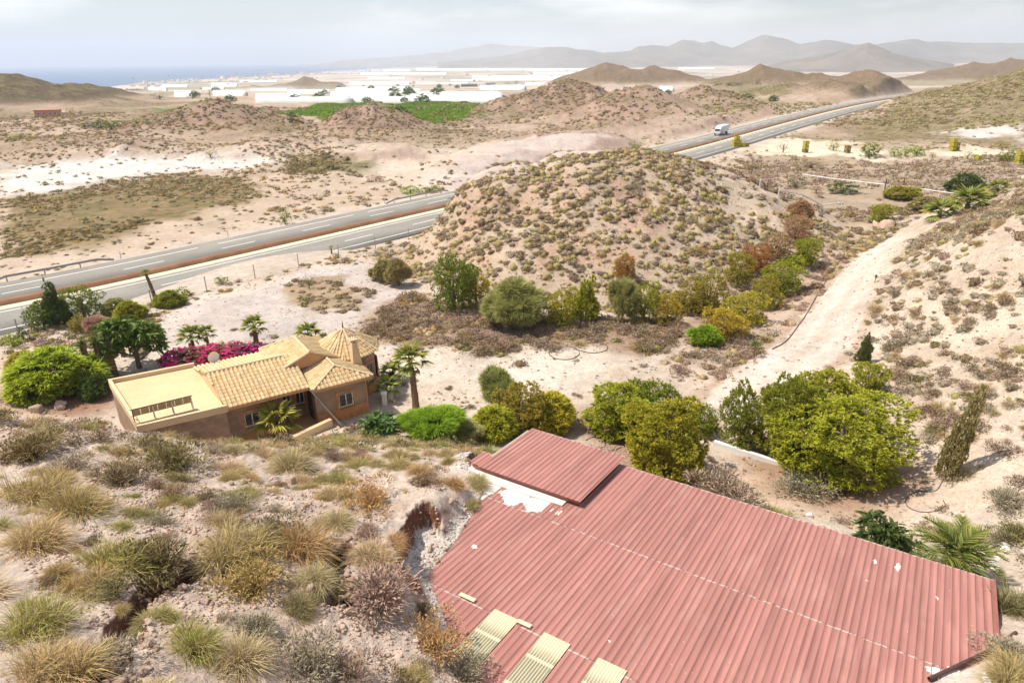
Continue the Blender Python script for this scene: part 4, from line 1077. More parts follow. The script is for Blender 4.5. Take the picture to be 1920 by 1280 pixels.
def window(u, v, z, w, h, nrm=(0, -1), sash=2, surround=True, grille=True):
    """window standing proud of a wall; nrm in (u, v)"""
    nx, ny = nrm; tx, ty = -ny, nx
    W = lambda s, d, zz: tuple(hp(u + tx * s + nx * d, v + ty * s + ny * d, zz))
    bx = lambda m, s0, s1, d0, d1, z0, z1: m.box(s0, s1, d0, d1, z0, z1, lambda a, b, c: W(a, b, c))
    f = MB()
    t = 0.07
    bx(f, -w / 2, w / 2, 0.01, 0.06, z, z + t); bx(f, -w / 2, w / 2, 0.01, 0.06, z + h - t, z + h)
    bx(f, -w / 2, -w / 2 + t, 0.01, 0.06, z + t + .001, z + h - t - .001); bx(f, w / 2 - t, w / 2, 0.01, 0.06, z + t + .001, z + h - t - .001)
    for k in range(1, sash): s = -w / 2 + w * k / sash; bx(f, s - t / 2, s + t / 2, 0.012, 0.064, z + t + .002, z + h - t - .002)
    wo = f.build('window', M_WHITE, villa)
    for k in range(sash):
        p = MB(); s0 = -w / 2 + w * k / sash + t * 0.5; s1 = -w / 2 + w * (k + 1) / sash - t * 0.5
        bx(p, s0, s1, 0.004, 0.03, z + t * .8, z + h - t * .8); p.build('pane', M_GLASS, wo)
    if surround:
        g = MB(); o = 0.16
        bx(g, -w / 2 - o, w / 2 + o, 0.005, 0.05, z + h + .002, z + h + o); bx(g, -w / 2 - o, w / 2 + o, 0.005, 0.09, z - 0.12, z - .002)
        bx(g, -w / 2 - o, -w / 2 - .002, 0.005, 0.05, z, z + h); bx(g, w / 2 + .002, w / 2 + o, 0.005, 0.05, z, z + h)
        g.build('surround', M_PLINTH, wo)
    if grille:
        g = MB()
        for k in range(8):
            s = -w / 2 + w * k / 7
            g.tube([W(s, 0.10, z + h), W(s, 0.13, z + h * 0.45), W(s, 0.24, z + h * 0.15), W(s, 0.20, z - 0.04), W(s, 0.05, z - 0.06)], 0.013, 4, False)
        for zz, dd in ((z + h, 0.1), (z + h * .45, 0.13), (z - 0.04, 0.2)): g.tube([W(-w / 2, dd, zz), W(w / 2, dd, zz)], 0.014, 4, False)
        g.build('grille', M_IRON, wo)
    return wo
window(6.45, 0.45, 1.95, 1.0, 0.95)
window(9.05, 1.75, 1.95, 0.62, 1.05); window(9.95, 1.75, 1.95, 0.62, 1.05)
window(12.5, -0.42, 1.95, 1.02, 1.0)
window(14.0, 1.6, 1.9, 0.9, 1.1, (1, 0)); window(tc[0] + 2.05, tc[1] - 0.3, 1.8, 0.8, 1.5, (1, 0), 2)
window(tc[0] + 1.05, tc[1] - 1.78, 2.1, 0.7, 1.3, (0.5, -0.866), 2)
dr = MB().box(10.42, 10.48, 0.55, 1.45, 1.0, 3.1, T_H).build('door', M_WOOD, villa)
MB().box(10.40, 10.419, 0.62, 0.66, 1.95, 2.1, T_H).build('handle', M_STEEL, dr)
hbox('porch_floor', 8.56, 10.47, -0.4, 1.74, 0.9, 1.06, M_FASC)
hbox('corner_stone', 10.40, 10.52, -0.50, -0.38, 1.83, 3.7, M_VWALL)
mb = MB().tube([hp(14.02, -0.46, 3.75), hp(14.02, -0.46, 1.2)], 0.04, 6); mb.build('downpipe', M_FASC, villa)

# things on and around the house
rack = empty('solar_panel_rack', house_xyz(1.6, 0.7, 3.97)); tag(rack, 'tilted solar collector rack seen from behind on the flat roof', 'solar panel')
KO = np.array(rack.location)
kp = lambda u, v, z: tuple(np.array(house_xyz(u, v, z)) - KO)
M_PBACK = plain('panel_back_sheet', (0.42, 0.34, 0.22), 0.7, 0.18, 2.0); M_PFRAME = plain('dark_panel_frame', (0.06, 0.055, 0.05), 0.5)
for k in range(7):
    u0, u1 = -0.12 + k * 0.47, -0.12 + (k + 1) * 0.47 - 0.02
    MB().poly([kp(u0, 0.42, 5.02), kp(u1, 0.42, 5.02), kp(u1, 0.86, 4.42), kp(u0, 0.86, 4.42), kp(u0, 0.46, 5.05), kp(u1, 0.46, 5.05), kp(u1, 0.90, 4.45), kp(u0, 0.90, 4.45)],
              [(0, 3, 2, 1), (4, 5, 6, 7), (0, 1, 5, 4), (1, 2, 6, 5), (2, 3, 7, 6), (3, 0, 4, 7)]).build('collector_panel', M_PBACK, rack)
mb = MB().tube([kp(-0.2, 0.43, 5.05), kp(3.22, 0.43, 5.05)], 0.03, 5).tube([kp(-0.2, 0.88, 4.42), kp(3.22, 0.88, 4.42)], 0.025, 5)
mb.build('frame_rail', M_PFRAME, rack)
for u in (-0.1, 1.0, 2.05, 3.15):
    MB().tube([kp(u, 0.44, 5.0), kp(u + 0.03, 0.30, 3.97)], 0.028, 5).build('leg', M_WHITE if u > 0 else M_PFRAME, rack)
    MB().tube([kp(u, 0.86, 4.4), kp(u, 0.86, 3.97)], 0.025, 5).build('leg', M_PFRAME, rack)
    MB().tube([kp(u + 0.02, 0.32, 4.1), kp(u, 0.86, 4.0)], 0.022, 5).build('brace', M_WHITE, rack)
hbx = MB()
for k in range(3): hbx.box(0.15 + k * 1.05, 1.05 + k * 1.05, 0.19, 0.36, 3.962, 4.02, lambda a, b, c: kp(a, b, c))
hbx.build('ballast_block', M_PFRAME, rack)

dish = empty('satellite_dish', house_xyz(5.75, 7.4, 3.9)); tag(dish, 'white satellite dish standing at the back edge of the roof by the pink bushes', 'satellite dish')
V = []; F = []
nk, nr_ = 18, 4
for j in range(nr_ + 1):
    r = 0.42 * j / nr_
    for k in range(nk): V.append((r * cos(2 * pi * k / nk), -0.5 * r * r * 1.3 + 0.1, 0.55 + r * sin(2 * pi * k / nk)))
F = [(j * nk + k, j * nk + (k + 1) % nk, (j + 1) * nk + (k + 1) % nk, (j + 1) * nk + k) for j in range(nr_) for k in range(nk)]
do = link('reflector', mesh_np('reflector', np.array(V), np.array(F), M_WHITE, smooth=True), dish)
MB().tube([(0, 0.1, -0.2), (0, 0.12, 0.5)], 0.03, 6).build('mast', M_STEEL, dish)
MB().tube([(0, -0.02, 0.25), (0, -0.35, 0.42)], 0.015, 5).box(-0.03, 0.03, -0.42, -0.34, 0.4, 0.48).build('feed_arm', M_STEEL, dish)
dish.rotation_euler = (0, 0, H_A + 0.25)

mbp = MB().tube([house_xyz(10.0, -1.1, 4.15), house_xyz(11.75, -1.75, 1.02)], 0.055, 7)
tag(mbp.build('metal_pole', M_STEEL), 'grey metal pole leaning from the eave down to the yard in front of the villa', 'pole')
mbp = MB().tube([house_xyz(10.06, -1.0, 4.13), house_xyz(11.1, -1.35, 2.4), house_xyz(12.1, -1.9, 1.02)], 0.012, 4)
tag(mbp.build('cable', M_IRON), 'thin dark cable hanging beside the leaning metal pole', 'cable')
w0, w1 = hit([552, 622], [829, 800]); 
ww = MB(); dd = (w1 - w0)[:2]; dd = dd / np.linalg.norm(dd); nn = np.array([-dd[1], dd[0]]) * 0.16
zt = 1.75
ww.prism([(w0[0] + nn[0], w0[1] + nn[1]), (w0[0] - nn[0], w0[1] - nn[1]), (w1[0] - nn[0], w1[1] - nn[1]), (w1[0] + nn[0], w1[1] + nn[1])], 0.5, zt)
tag(ww.build('garden_wall', M_CREAM), 'low cream garden wall in front of the villa porch', 'wall')
# ------------------------------------------------------------------ plants: shapes
M_BLADE = foliage('dry_blades', 0.25, 0.7, 0.14)
M_TWIG = foliage('dry_twigs', 0.12, 0.85, 0.16, 0.1)
M_LEAF = foliage('green_leaves', 0.32, 0.5, 0.08)
M_PINE = foliage('pine_needles', 0.34, 0.55, 0.08)
M_BARK = plain('bark', (0.17, 0.125, 0.09), 0.95, 0.3, 3.0, 0.05, bump=0.6)
M_PALMT = plain('palm_trunk_fibre', (0.20, 0.125, 0.075), 0.95, 0.35, 5.0, 0.05, bump=0.8)

def blades(r, base, az, el, L, w, droop, cb, ct):
    """curved grass blades: arrays of n; returns V, quads, tris, colours"""
    n = len(az); d = np.stack([np.cos(el) * np.cos(az), np.cos(el) * np.sin(az), np.sin(el)], -1)
    side = np.stack([-np.sin(az), np.cos(az), np.zeros(n)], -1)
    tw = r.normal(0, 0.9, n)[:, None]; side = side * np.cos(tw) + np.cross(d, side) * np.sin(tw)
    m = base + d * (L * 0.55)[:, None]; m[:, 2] -= droop * L * 0.12
    t = base + d * L[:, None]; t[:, 2] -= droop * L * 0.5; t[:, :2] += d[:, :2] * (droop * L * 0.15)[:, None]
    V = np.stack([base - side * w[:, None] * .5, base + side * w[:, None] * .5, m + side * w[:, None] * .42, m - side * w[:, None] * .42, t], 1).reshape(-1, 3)
    i = np.arange(n) * 5
    Q = np.stack([i, i + 1, i + 2, i + 3], -1); T = np.stack([i + 3, i + 2, i + 4], -1)
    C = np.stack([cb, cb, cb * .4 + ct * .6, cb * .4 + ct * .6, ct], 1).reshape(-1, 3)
    return V, Q, T, C
def jitcol(r, n, c, s=0.16):
    c = np.asarray(c, float); return np.clip(c * (1 + r.normal(0, s, (n, 1))) * (1 + r.normal(0, s * 0.35, (n, 3))), 0.004, 0.9)

def tuft_np(seed, n, cb, ct, dead=0.25, width=0.02, droop=0.8, hgt=0.75):
    """esparto tuft of unit radius"""
    r = np.random.default_rng(seed); a = r.uniform(0, 2 * pi, n); q = np.sqrt(r.uniform(0, 1, n))
    nsub = 4; ctr = r.normal(0, 0.28, (nsub, 2)); k = r.integers(0, nsub, n)
    base = np.c_[ctr[k, 0] + 0.22 * q * np.cos(a), ctr[k, 1] + 0.22 * q * np.sin(a), np.full(n, -0.06)]
    az = a + r.normal(0, 0.5, n) + 0.25; el = np.radians(np.clip(86 - 62 * q + r.normal(0, 9, n), 6, 89))
    L = r.uniform(0.65, 1.1, n) * (0.75 + 0.35 * np.sin(el)) * hgt / 0.75
    col_b = jitcol(r, n, cb); col_t = jitcol(r, n, ct)
    dd = r.random(n) < dead; col_b[dd] = jitcol(r, dd.sum(), (0.27, 0.20, 0.12)); col_t[dd] = jitcol(r, dd.sum(), (0.46, 0.36, 0.22))
    return blades(r, base, az, el, L, width * r.uniform(.7, 1.3, n), droop * r.uniform(.5, 1.3, n), col_b, col_t)
def bush_np(seed, n, c1, c2, leaf=0.13, flat=0.62, stems=0.3, thin=0.35):
    """twiggy dry bush of unit radius: twigs and tiny leaves spread through a lumpy dome"""
    r = np.random.default_rng(seed)
    nl = 6; lc = np.c_[r.normal(0, 0.42, (nl, 2)), r.uniform(0.12, 0.5, nl) * flat]; k = r.integers(0, nl, n)
    d = r.normal(0, 1, (n, 3)); d /= np.linalg.norm(d, axis=1, keepdims=True); d[:, 2] = np.abs(d[:, 2]) * 0.9 - 0.08
    rad = 0.52 * r.uniform(0.35, 1, n) ** 0.5
    base = lc[k] + d * rad[:, None] * np.array([1, 1, flat * 1.1]); base[:, 2] = np.maximum(base[:, 2], -0.03)
    o = d + r.normal(0, 0.45, (n, 3)); o[:, 2] += 0.3
    az = np.arctan2(o[:, 1], o[:, 0]); el = np.arctan2(o[:, 2], np.hypot(o[:, 0], o[:, 1]))
    L = leaf * r.uniform(.6, 1.5, n); col_b = jitcol(r, n, c1); col_t = jitcol(r, n, c2)
    st = r.random(n) < stems; base[st] = lc[k[st]] * 0.35; base[st, 2] = 0; L[st] = r.uniform(.5, .85, st.sum())
    el[st] = np.abs(el[st]) * 0.8 + 0.25; w = np.where(st, 0.016, leaf * thin * r.uniform(.6, 1.3, n))
    return blades(r, base, az, el, L, w, np.where(st, 0.05, 0.3), col_b, col_t)

def ico(sub):
    t = (1 + 5 ** .5) / 2
    v = [(-1, t, 0), (1, t, 0), (-1, -t, 0), (1, -t, 0), (0, -1, t), (0, 1, t), (0, -1, -t), (0, 1, -t), (t, 0, -1), (t, 0, 1), (-t, 0, -1), (-t, 0, 1)]
    v = [np.array(p, float) / np.linalg.norm(p) for p in v]
    f = [(0, 11, 5), (0, 5, 1), (0, 1, 7), (0, 7, 10), (0, 10, 11), (1, 5, 9), (5, 11, 4), (11, 10, 2), (10, 7, 6), (7, 1, 8), (3, 9, 4), (3, 4, 2), (3, 2, 6), (3, 6, 8), (3, 8, 9), (4, 9, 5), (2, 4, 11), (6, 2, 10), (8, 6, 7), (9, 8, 1)]
    for _ in range(sub):
        cache = {}; nf = []
        def mid(a, b):
            k = (min(a, b), max(a, b))
            if k not in cache: m = v[a] + v[b]; v.append(m / np.linalg.norm(m)); cache[k] = len(v) - 1
            return cache[k]
        for a, b, c in f:
            ab, bc, ca = mid(a, b), mid(b, c), mid(c, a); nf += [(a, ab, ca), (b, bc, ab), (c, ca, bc), (ab, bc, ca)]
        f = nf
    return np.array(v), np.array(f)
def dome_np(seed, sub, cb, ct, r0=0.78, flat=0.7):
    """the dense lumpy body of a plant seen from far off"""
    r = np.random.default_rng(seed); v, f = ico(sub); n = r.normal(1, 0.17, len(v)); v = v * n[:, None] * r0
    v[:, 2] = v[:, 2] * flat + 0.08; k = np.array([(v[q, 2] > -0.05).any() for q in f]); f = f[k]
    t = np.clip(0.55 + r.normal(0, .28, len(v)), 0, 1)[:, None]
    c = jitcol(r, len(v), cb, .12) * (1 - t) + jitcol(r, len(v), ct, .12) * t
    return v, np.zeros((0, 4), int), f, c
def join_np(parts):
    V, Q, T, C = [], [], [], []; k = 0
    for v, q, t, c in parts: V.append(v); Q.append(q + k); T.append(t + k); C.append(c); k += len(v)
    return np.concatenate(V), np.concatenate(Q), np.concatenate(T), np.concatenate(C)

# palettes: base, tip (lifted together)
PAL = {
 'green': ((0.115, 0.115, 0.03), (0.33, 0.32, 0.085)), 'yellow': ((0.17, 0.14, 0.055), (0.43, 0.355, 0.15)), 'golden': ((0.17, 0.115, 0.045), (0.42, 0.29, 0.12)), 'straw': ((0.24, 0.18, 0.095), (0.48, 0.38, 0.22)),
 'olive': ((0.10, 0.085, 0.035), (0.23, 0.195, 0.085)), 'brown': ((0.12, 0.085, 0.05), (0.28, 0.205, 0.125)), 'grey': ((0.155, 0.13, 0.09), (0.36, 0.31, 0.225)), 'mauve': ((0.145, 0.105, 0.075), (0.335, 0.255, 0.19)),
 'dark': ((0.055, 0.05, 0.022), (0.17, 0.14, 0.06)), 'lime': ((0.11, 0.12, 0.02), (0.30, 0.30, 0.045)),
}
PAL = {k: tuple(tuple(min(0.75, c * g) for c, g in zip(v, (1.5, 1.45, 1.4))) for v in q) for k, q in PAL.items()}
_pm = {}
def plant_mesh(shape, pal, lod, var):
    key = (shape, pal, lod, var)
    if key not in _pm:
        sd = (hash_s(shape + pal) * 7 + lod * 31 + var * 101) % 99991
        cb, ct = PAL[pal]
        if shape == 'tuft':
            n = (1500, 420, 130, 26)[lod]; w = (0.014, 0.026, 0.045, 0.10)[lod]
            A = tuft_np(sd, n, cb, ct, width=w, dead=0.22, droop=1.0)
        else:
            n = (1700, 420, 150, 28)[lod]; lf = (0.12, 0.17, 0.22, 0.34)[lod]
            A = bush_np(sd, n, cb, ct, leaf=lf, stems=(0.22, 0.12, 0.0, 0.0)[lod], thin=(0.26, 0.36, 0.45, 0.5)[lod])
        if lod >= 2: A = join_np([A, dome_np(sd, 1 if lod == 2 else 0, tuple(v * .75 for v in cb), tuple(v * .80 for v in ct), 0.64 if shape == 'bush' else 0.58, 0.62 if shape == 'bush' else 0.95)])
        _pm[key] = A
    return _pm[key]
def hash_s(s):
    h = 7
    for ch in s: h = (h * 131 + ord(ch)) % 1000003
    return h
_me = {}
def plant_me(shape, pal, lod, var, name):
    key = (shape, pal, lod, var)
    if key not in _me:
        v, q, t, c = plant_mesh(*key); _me[key] = mesh_np(name, v, [q, t], M_BLADE if shape == 'tuft' else M_TWIG, c)
    return _me[key]

# ------------------------------------------------------------------ plants one can point to on the hillside in front (pixel of the foot, width in pixels)
KIND = {'tuft': ('grass_tuft', 'grass tuft'), 'bush': ('dry_shrub', 'shrub')}
def ground_at(px, py): return hit([px], [py], True)[0]
HAND = [
 (50, 1030, 118, 'tuft', 'yellow', 'yellow green tuft at the left edge above the largest green one'),
 (145, 962, 125, 'tuft', 'golden', 'golden brown tuft with a dark shaded side, above the bright green tuft'),
 (222, 1058, 135, 'tuft', 'green', 'tall bright green grass tuft leaning over the top of the dark gully'),
 (318, 1068, 160, 'bush', 'dark', 'big dark brown shrub overhanging the gully beside the bright green tuft'),
 (425, 1040, 140, 'tuft', 'yellow', 'pale olive yellow tuft right of the big dark shrub'),
 (552, 1030, 150, 'tuft', 'golden', 'wide golden tuft above the rocky pit left of the red roof'),
 (500, 1010, 110, 'bush', 'brown', 'dark twiggy shrub tucked against the left of the wide golden tuft'),
 (45, 1185, 140, 'tuft', 'green', 'largest green tuft at the left edge of the picture'),
 (110, 1262, 150, 'tuft', 'yellow', 'bright yellow tuft close to the bottom left corner'),
 (470, 1112, 140, 'bush', 'golden', 'golden brown low shrub just above the bare patch between the two gullies'),
 (195, 1238, 120, 'bush', 'grey', 'grey dry shrub between the bright yellow tuft and the long gully'),
 (350, 1215, 105, 'tuft', 'green', 'slim green tuft standing right of the long gully'),
 (428, 1240, 130, 'tuft', 'straw', 'straw coloured tuft right of the slim green tuft near the bottom'),
 (492, 1178, 95, 'bush', 'grey', 'silvery grey shrub below the golden brown low shrub'),
 (585, 1245, 140, 'bush', 'grey', 'wide grey olive shrub by the single pale boulder at the bottom'),
 (725, 1120, 165, 'bush', 'mauve', 'largest grey twiggy shrub against the left edge of the red roof'),
 (700, 1050, 100, 'tuft', 'straw', 'straw tuft growing on top of the bank beside the rocky pit'),
 (805, 1205, 115, 'bush', 'golden', 'golden dry shrub at the corner of the skylights on the roof edge'),
 (795, 1150, 75, 'bush', 'dark', 'small dark shrub covering the first skylight'),
 (870, 1275, 90, 'bush', 'grey', 'grey dry shrub at the bottom against the roof edge'),
 (330, 868, 120, 'bush', 'olive', 'broad brownish olive shrub on the crest in front of the flat roof'),
 (140, 878, 70, 'bush', 'grey', 'small grey shrub on the crest near the left edge'),
 (425, 882, 62, 'tuft', 'straw', 'small straw tuft on the crest below the villa window'),
 (532, 880, 110, 'tuft', 'straw', 'broad pale tuft on the crest below the porch'),
 (648, 838, 60, 'tuft', 'green', 'small green tuft on the crest under the leaning pole'),
 (704, 948, 95, 'bush', 'golden', 'shrub with a dark shaded foot on the pale stony slope left of the bank'),
 (640, 905, 65, 'tuft', 'yellow', 'yellow tuft on the stony slope above the shaded shrub'),
 (756, 878, 70, 'tuft', 'yellow', 'yellow tuft left of the smaller red roof'),
 (738, 1018, 62, 'tuft', 'golden', 'golden tuft hanging over the broken red bank'),
 (795, 905, 65, 'bush', 'brown', 'brown low shrub on the lip of the broken red bank'),
 (845, 908, 60, 'tuft', 'golden', 'golden low tuft at the right end of the broken red bank'),
 (55, 862, 110, 'bush', 'olive', 'olive shrub on the crest at the left edge'),
 (50, 935, 120, 'tuft', 'yellow', 'second yellow tuft from the top along the left edge'),
 (228, 905, 95, 'bush', 'brown', 'brown shrub on the bare stony slope behind the golden brown tuft'),
 (560, 1150, 90, 'tuft', 'olive', 'olive tuft at the left rim of the rocky pit'),
 (655, 1262, 105, 'bush', 'mauve', 'mauve grey shrub on the bare slope at the bottom centre left'),
 (300, 985, 60, 'bush', 'grey', 'small grey shrub with yellow flowers above the big dark shrub'),
 (620, 985, 85, 'tuft', 'straw', 'straw tuft right of the wide golden tuft'),
 (690, 1005, 60, 'bush', 'mauve', 'grey purple shrub beside the straw tuft on the bank'),
 (385, 935, 50, 'bush', 'brown', 'lone small brown shrub on the bare stony slope'),
 (655, 1100, 45, 'tuft', 'green', 'little green tuft growing inside the rocky pit'),
 (1882, 950, 85, 'bush', 'grey', 'rounded grey shrub at the right edge below the leaning cypress'),
 (1905, 1005, 70, 'bush', 'olive', 'olive shrub at the right edge beside the rounded grey shrub'),
 (1822, 1012, 65, 'bush', 'brown', 'brown shrub right of the palm behind the roof'),
 (1880, 1020, 60, 'bush', 'mauve', 'mauve shrub low on the right edge above the white boulders'),
 (1895, 1150, 105, 'tuft', 'olive', 'olive tuft against the right end of the red roof'),
 (1900, 1225, 80, 'bush', 'grey', 'grey shrub beside the brown pipe at the right edge'),
 (1895, 1275, 95, 'tuft', 'yellow', 'yellow tuft in the bottom right corner'),
 (1500, 920, 95, 'bush', 'grey', 'grey dead weed heap on the yard in front of the biggest pine'),
 (1350, 935, 130, 'bush', 'mauve', 'flattened dry weed heap on the yard close behind the red roof'),
 (1455, 968, 70, 'tuft', 'green', 'soft green grass patch at the far edge of the red roof'),
]
def place_plant(shape, pal, P, rad, lod, var, rz, label, group=None, hz=1.0):
    nm, cat = KIND[shape]
    o = link(nm, plant_me(shape, pal, lod, var, nm)); o.location = [float(c) for c in P]; o.rotation_euler = (0, 0, rz); o.scale = (rad, rad, rad * hz)
    return tag(o, label, cat, group)
_used = []
for i, (px, py, w, shape, pal, lab) in enumerate(HAND):
    P = ground_at(px, py); 
    dist = np.linalg.norm(P - CAM); rad = w * dist / FPX / 2 * (1.02 if shape == 'tuft' else 1.08)
    P[2] -= 0.05
    hz = 1.15 if shape == 'tuft' else 1.0
    place_plant(shape, pal, P, rad, 0, i % 3, i * 1.7, lab, None, hz)
    _used.append((P[0], P[1], rad))
_used = np.array(_used)

# ------------------------------------------------------------------ scrub scattered over the land
Z_PLANT = [  # name, polygon in the photograph (or None), plants per square metre, radius range, mix
 ('left field', _zone([(0, 484), (0, 374), (130, 350), (300, 325), (450, 333), (490, 372), (400, 392), (270, 425), (130, 464)]), 0.95, (0.35, 0.85), {('bush', 'olive'): 5, ('bush', 'brown'): 3, ('bush', 'golden'): 2, ('tuft', 'straw'): 1}),
 ('middle hill', 'H1', 2.1, (0.24, 0.95), {('tuft', 'straw'): 3, ('tuft', 'yellow'): 4, ('bush', 'mauve'): 3, ('bush', 'brown'): 2, ('bush', 'grey'): 1, ('tuft', 'golden'): 1}),
 ('front of the middle hill', ZONES[6][0], 1.2, (0.5, 1.25), {('bush', 'mauve'): 5, ('bush', 'brown'): 4, ('bush', 'golden'): 1, ('bush', 'olive'): 1, ('tuft', 'straw'): 2}),
 ('side of the track', ZONES[7][0], 0.9, (0.4, 1.0), {('bush', 'mauve'): 4, ('bush', 'grey'): 3, ('bush', 'brown'): 3, ('tuft', 'straw'): 2, ('tuft', 'yellow'): 1}),
 ('weedy field', ZONES[8][0], 0.42, (0.45, 1.2), {('bush', 'mauve'): 4, ('bush', 'grey'): 4, ('bush', 'brown'): 3, ('bush', 'olive'): 1}),
 ('gravel edge', ZONES[5][0], 0.8, (0.3, 0.8), {('bush', 'mauve'): 3, ('bush', 'brown'): 3, ('tuft', 'straw'): 2, ('bush', 'olive'): 2}),
 ('garden', _zone([(0, 690), (0, 600), (100, 590), (220, 590), (330, 560), (300, 600), (280, 680), (200, 720), (60, 745)]), 0.7, (0.35, 0.8), {('bush', 'olive'): 4, ('bush', 'golden'): 3, ('bush', 'mauve'): 2, ('bush', 'lime'): 1}),
 ('reeds beyond the road', _zone([(540, 330), (540, 290), (640, 286), (700, 305), (690, 332)]), 0.6, (0.5, 1.2), {('bush', 'olive'): 5, ('bush', 'brown'): 3}),
 ('verge', _zone([(215, 602), (330, 545), (480, 505), (640, 462), (760, 430), (800, 440), (700, 478), (560, 510), (420, 555), (310, 590)]), 0.40, (0.3, 0.8), {('bush', 'olive'): 3, ('bush', 'golden'): 2, ('tuft', 'straw'): 2, ('bush', 'mauve'): 2}),
]
GRAVEL = ZONES[4][0]; YARD = ZONES[11][0]; SAND = ZONES[12][0]; RIVER = ZONES[2][0]; BRIGHT = ZONES[9][0]; FILL = ZONES[10][0]
_roofpoly = [np.array(roof_xyz(ee, rr)[:2]) for ee, rr in ((-0.3, 18), (-0.3, -0.6), (15, -0.6), (20.6, -1.2))] + ROOF_LEFT
_housepoly = [np.array(house_xyz(u, v, 0)[:2]) for u, v in ((-1.6, -0.8), (9, -1.6), (15, -1.6), (17.6, 4), (15, 7.5), (-1.6, 9))]
def scatter():
    r = np.random.default_rng(77); out = []
    # candidates in rings so that every distance gets its share
    rings = [(9, 45, 1.5), (45, 120, 2.2), (120, 270, 0.9), (270, 430, 0.24)]
    for (r0, r1, dmax) in rings:
        area = radians(100) / 2 * (r1 ** 2 - r0 ** 2); n = int(area * dmax)
        R = np.sqrt(r.uniform(r0 ** 2, r1 ** 2, n)); A = r.uniform(-radians(50), radians(50), n)
        x, y = R * np.sin(A), R * np.cos(A); z = gfast(x, y); D = np.hypot(x, y)
        dens = np.full(n, 0.16); lo = np.full(n, 0.22); hi = np.full(n, 0.55); zone = np.full(n, -1)
        fore = (D < 46) & (z > 1.9) & (x < 6); rs = (x > 17) & (z > 2.6) & (y < 110)
        dens[fore] = np.where(x[fore] < -5, 1.25, 0.95); lo[fore] = 0.24; hi[fore] = 1.0; zone[fore] = 100
        dens[rs] = 1.7; lo[rs] = 0.22; hi[rs] = 1.05; zone[rs] = 101
        far = (D > 120); flatfar = D > 270; dens[far] = 0.40 * (0.45 + 0.8 * np.clip((z[far] + 45 * sst(320, 2300, y[far])) / 4, 0, 1)); lo[far] = 0.4; hi[far] = 1.0; zone[far] = 102; lo[flatfar] = 0.6; hi[flatfar] = 1.5
        dens[(D > 46) & (zone < 0)] = 0.2
        for k, (nm, poly, d_, rr, mix) in enumerate(Z_PLANT):
            if isinstance(poly, str): m = np.hypot((x - HILLS[0][0]) / 35, (y - HILLS[0][1]) / 31) < 1.0
            else: m = inpoly(x + 2 * fbm(x / 5, y / 5, 2, 71), y + 2 * fbm(x / 5, y / 5, 2, 72), poly)
            dens[m] = d_; lo[m] = rr[0]; hi[m] = rr[1]; zone[m] = k
        for poly, f in ((GRAVEL, 0.015), (YARD, 0.05), (SAND, 0.10), (RIVER, 0.3), (BRIGHT, 0.05), (FILL, 0.10)):
            m = inpoly(x, y, poly) & (zone != 5); dens[m] *= f if f > 0.02 else 0.02
        dens *= 0.35 + 1.3 * np.clip(0.5 + 1.1 * fbm(x / 5.5, y / 5.5, 3, 73), 0, 1.1)
        dens *= np.where(far, np.clip(0.75 + 2.0 * fbm(x / 30, y / 30, 4, 74), 0.05, 1.3), 1.0)
        dr = seg_dist(x, y, ROAD_S); dt = seg_dist(x, y, TRACK)
        ok = (dr > 11.8) & (dt > 2.9) & ~inpoly(x, y, _roofpoly) & ~inpoly(x, y, _housepoly) & (r.uniform(0, dmax, n) < dens)
        if r1 <= 45:
            al = sdpoly(x, y, ALCOVE); ok &= al < -0.25
            for (L, w, dep) in GULLY[:2]: ok &= seg_dist(x, y, [p[:2] for p in L]) > w
            e, rr_ = roof_er(x, y); ok &= ~((e < 0) & (rr_ > -3) & (rr_ < 0.5) & (x < 19))
        x, y, z, D, lo, hi, zone = (q[ok] for q in (x, y, z, D, lo, hi, zone))
        rad = lo + (hi - lo) * r.beta(1.3, 2.2, len(x))
        for i in range(len(x)):
            if D[i] < 46 and len(_used) and (np.hypot(_used[:, 0] - x[i], _used[:, 1] - y[i]) < _used[:, 2] * 0.9 + rad[i] * 0.5).any(): continue
            zk = zone[i]
            if zk == 100: mix = {('tuft', 'yellow'): 6, ('tuft', 'straw'): 4, ('tuft', 'golden'): 4, ('bush', 'grey'): 3, ('bush', 'mauve'): 2, ('bush', 'brown'): 3, ('tuft', 'green'): 3, ('bush', 'olive'): 1}
            elif zk == 101: mix = {('bush', 'grey'): 6, ('bush', 'mauve'): 4, ('bush', 'brown'): 3, ('tuft', 'straw'): 3, ('tuft', 'yellow'): 1, ('bush', 'olive'): 1}
            elif zk == 102: mix = {('bush', 'olive'): 4, ('bush', 'golden'): 3, ('bush', 'grey'): 3, ('bush', 'brown'): 2, ('tuft', 'straw'): 3} if x[i] < 60 else {('bush', 'olive'): 4, ('tuft', 'yellow'): 4, ('bush', 'brown'): 2, ('tuft', 'straw'): 2}
            elif zk >= 0: mix = Z_PLANT[zk][4]
            else: mix = {('bush', 'mauve'): 3, ('bush', 'brown'): 3, ('tuft', 'straw'): 2, ('bush', 'grey'): 3, ('bush', 'olive'): 1}
            ks = list(mix); wt = np.array([mix[q] for q in ks], float); q = ks[int(r.choice(len(ks), p=wt / wt.sum()))]
            out.append((q[0], q[1], x[i], y[i], z[i], rad[i], D[i], int(zk), r.uniform(0, 2 * pi), r.uniform(0.75, 1.2)))
    return out
SCAT = scatter()
_P = np.array([[s[2], s[3], s[4]] for s in SCAT]); _pr = project(_P)
_size = np.array([s[5] for s in SCAT]) / _pr[:, 2]
_inv = (_pr[:, 0] > 5) & (_pr[:, 0] < 1915) & (_pr[:, 1] > 100) & (_pr[:, 1] < 1275)
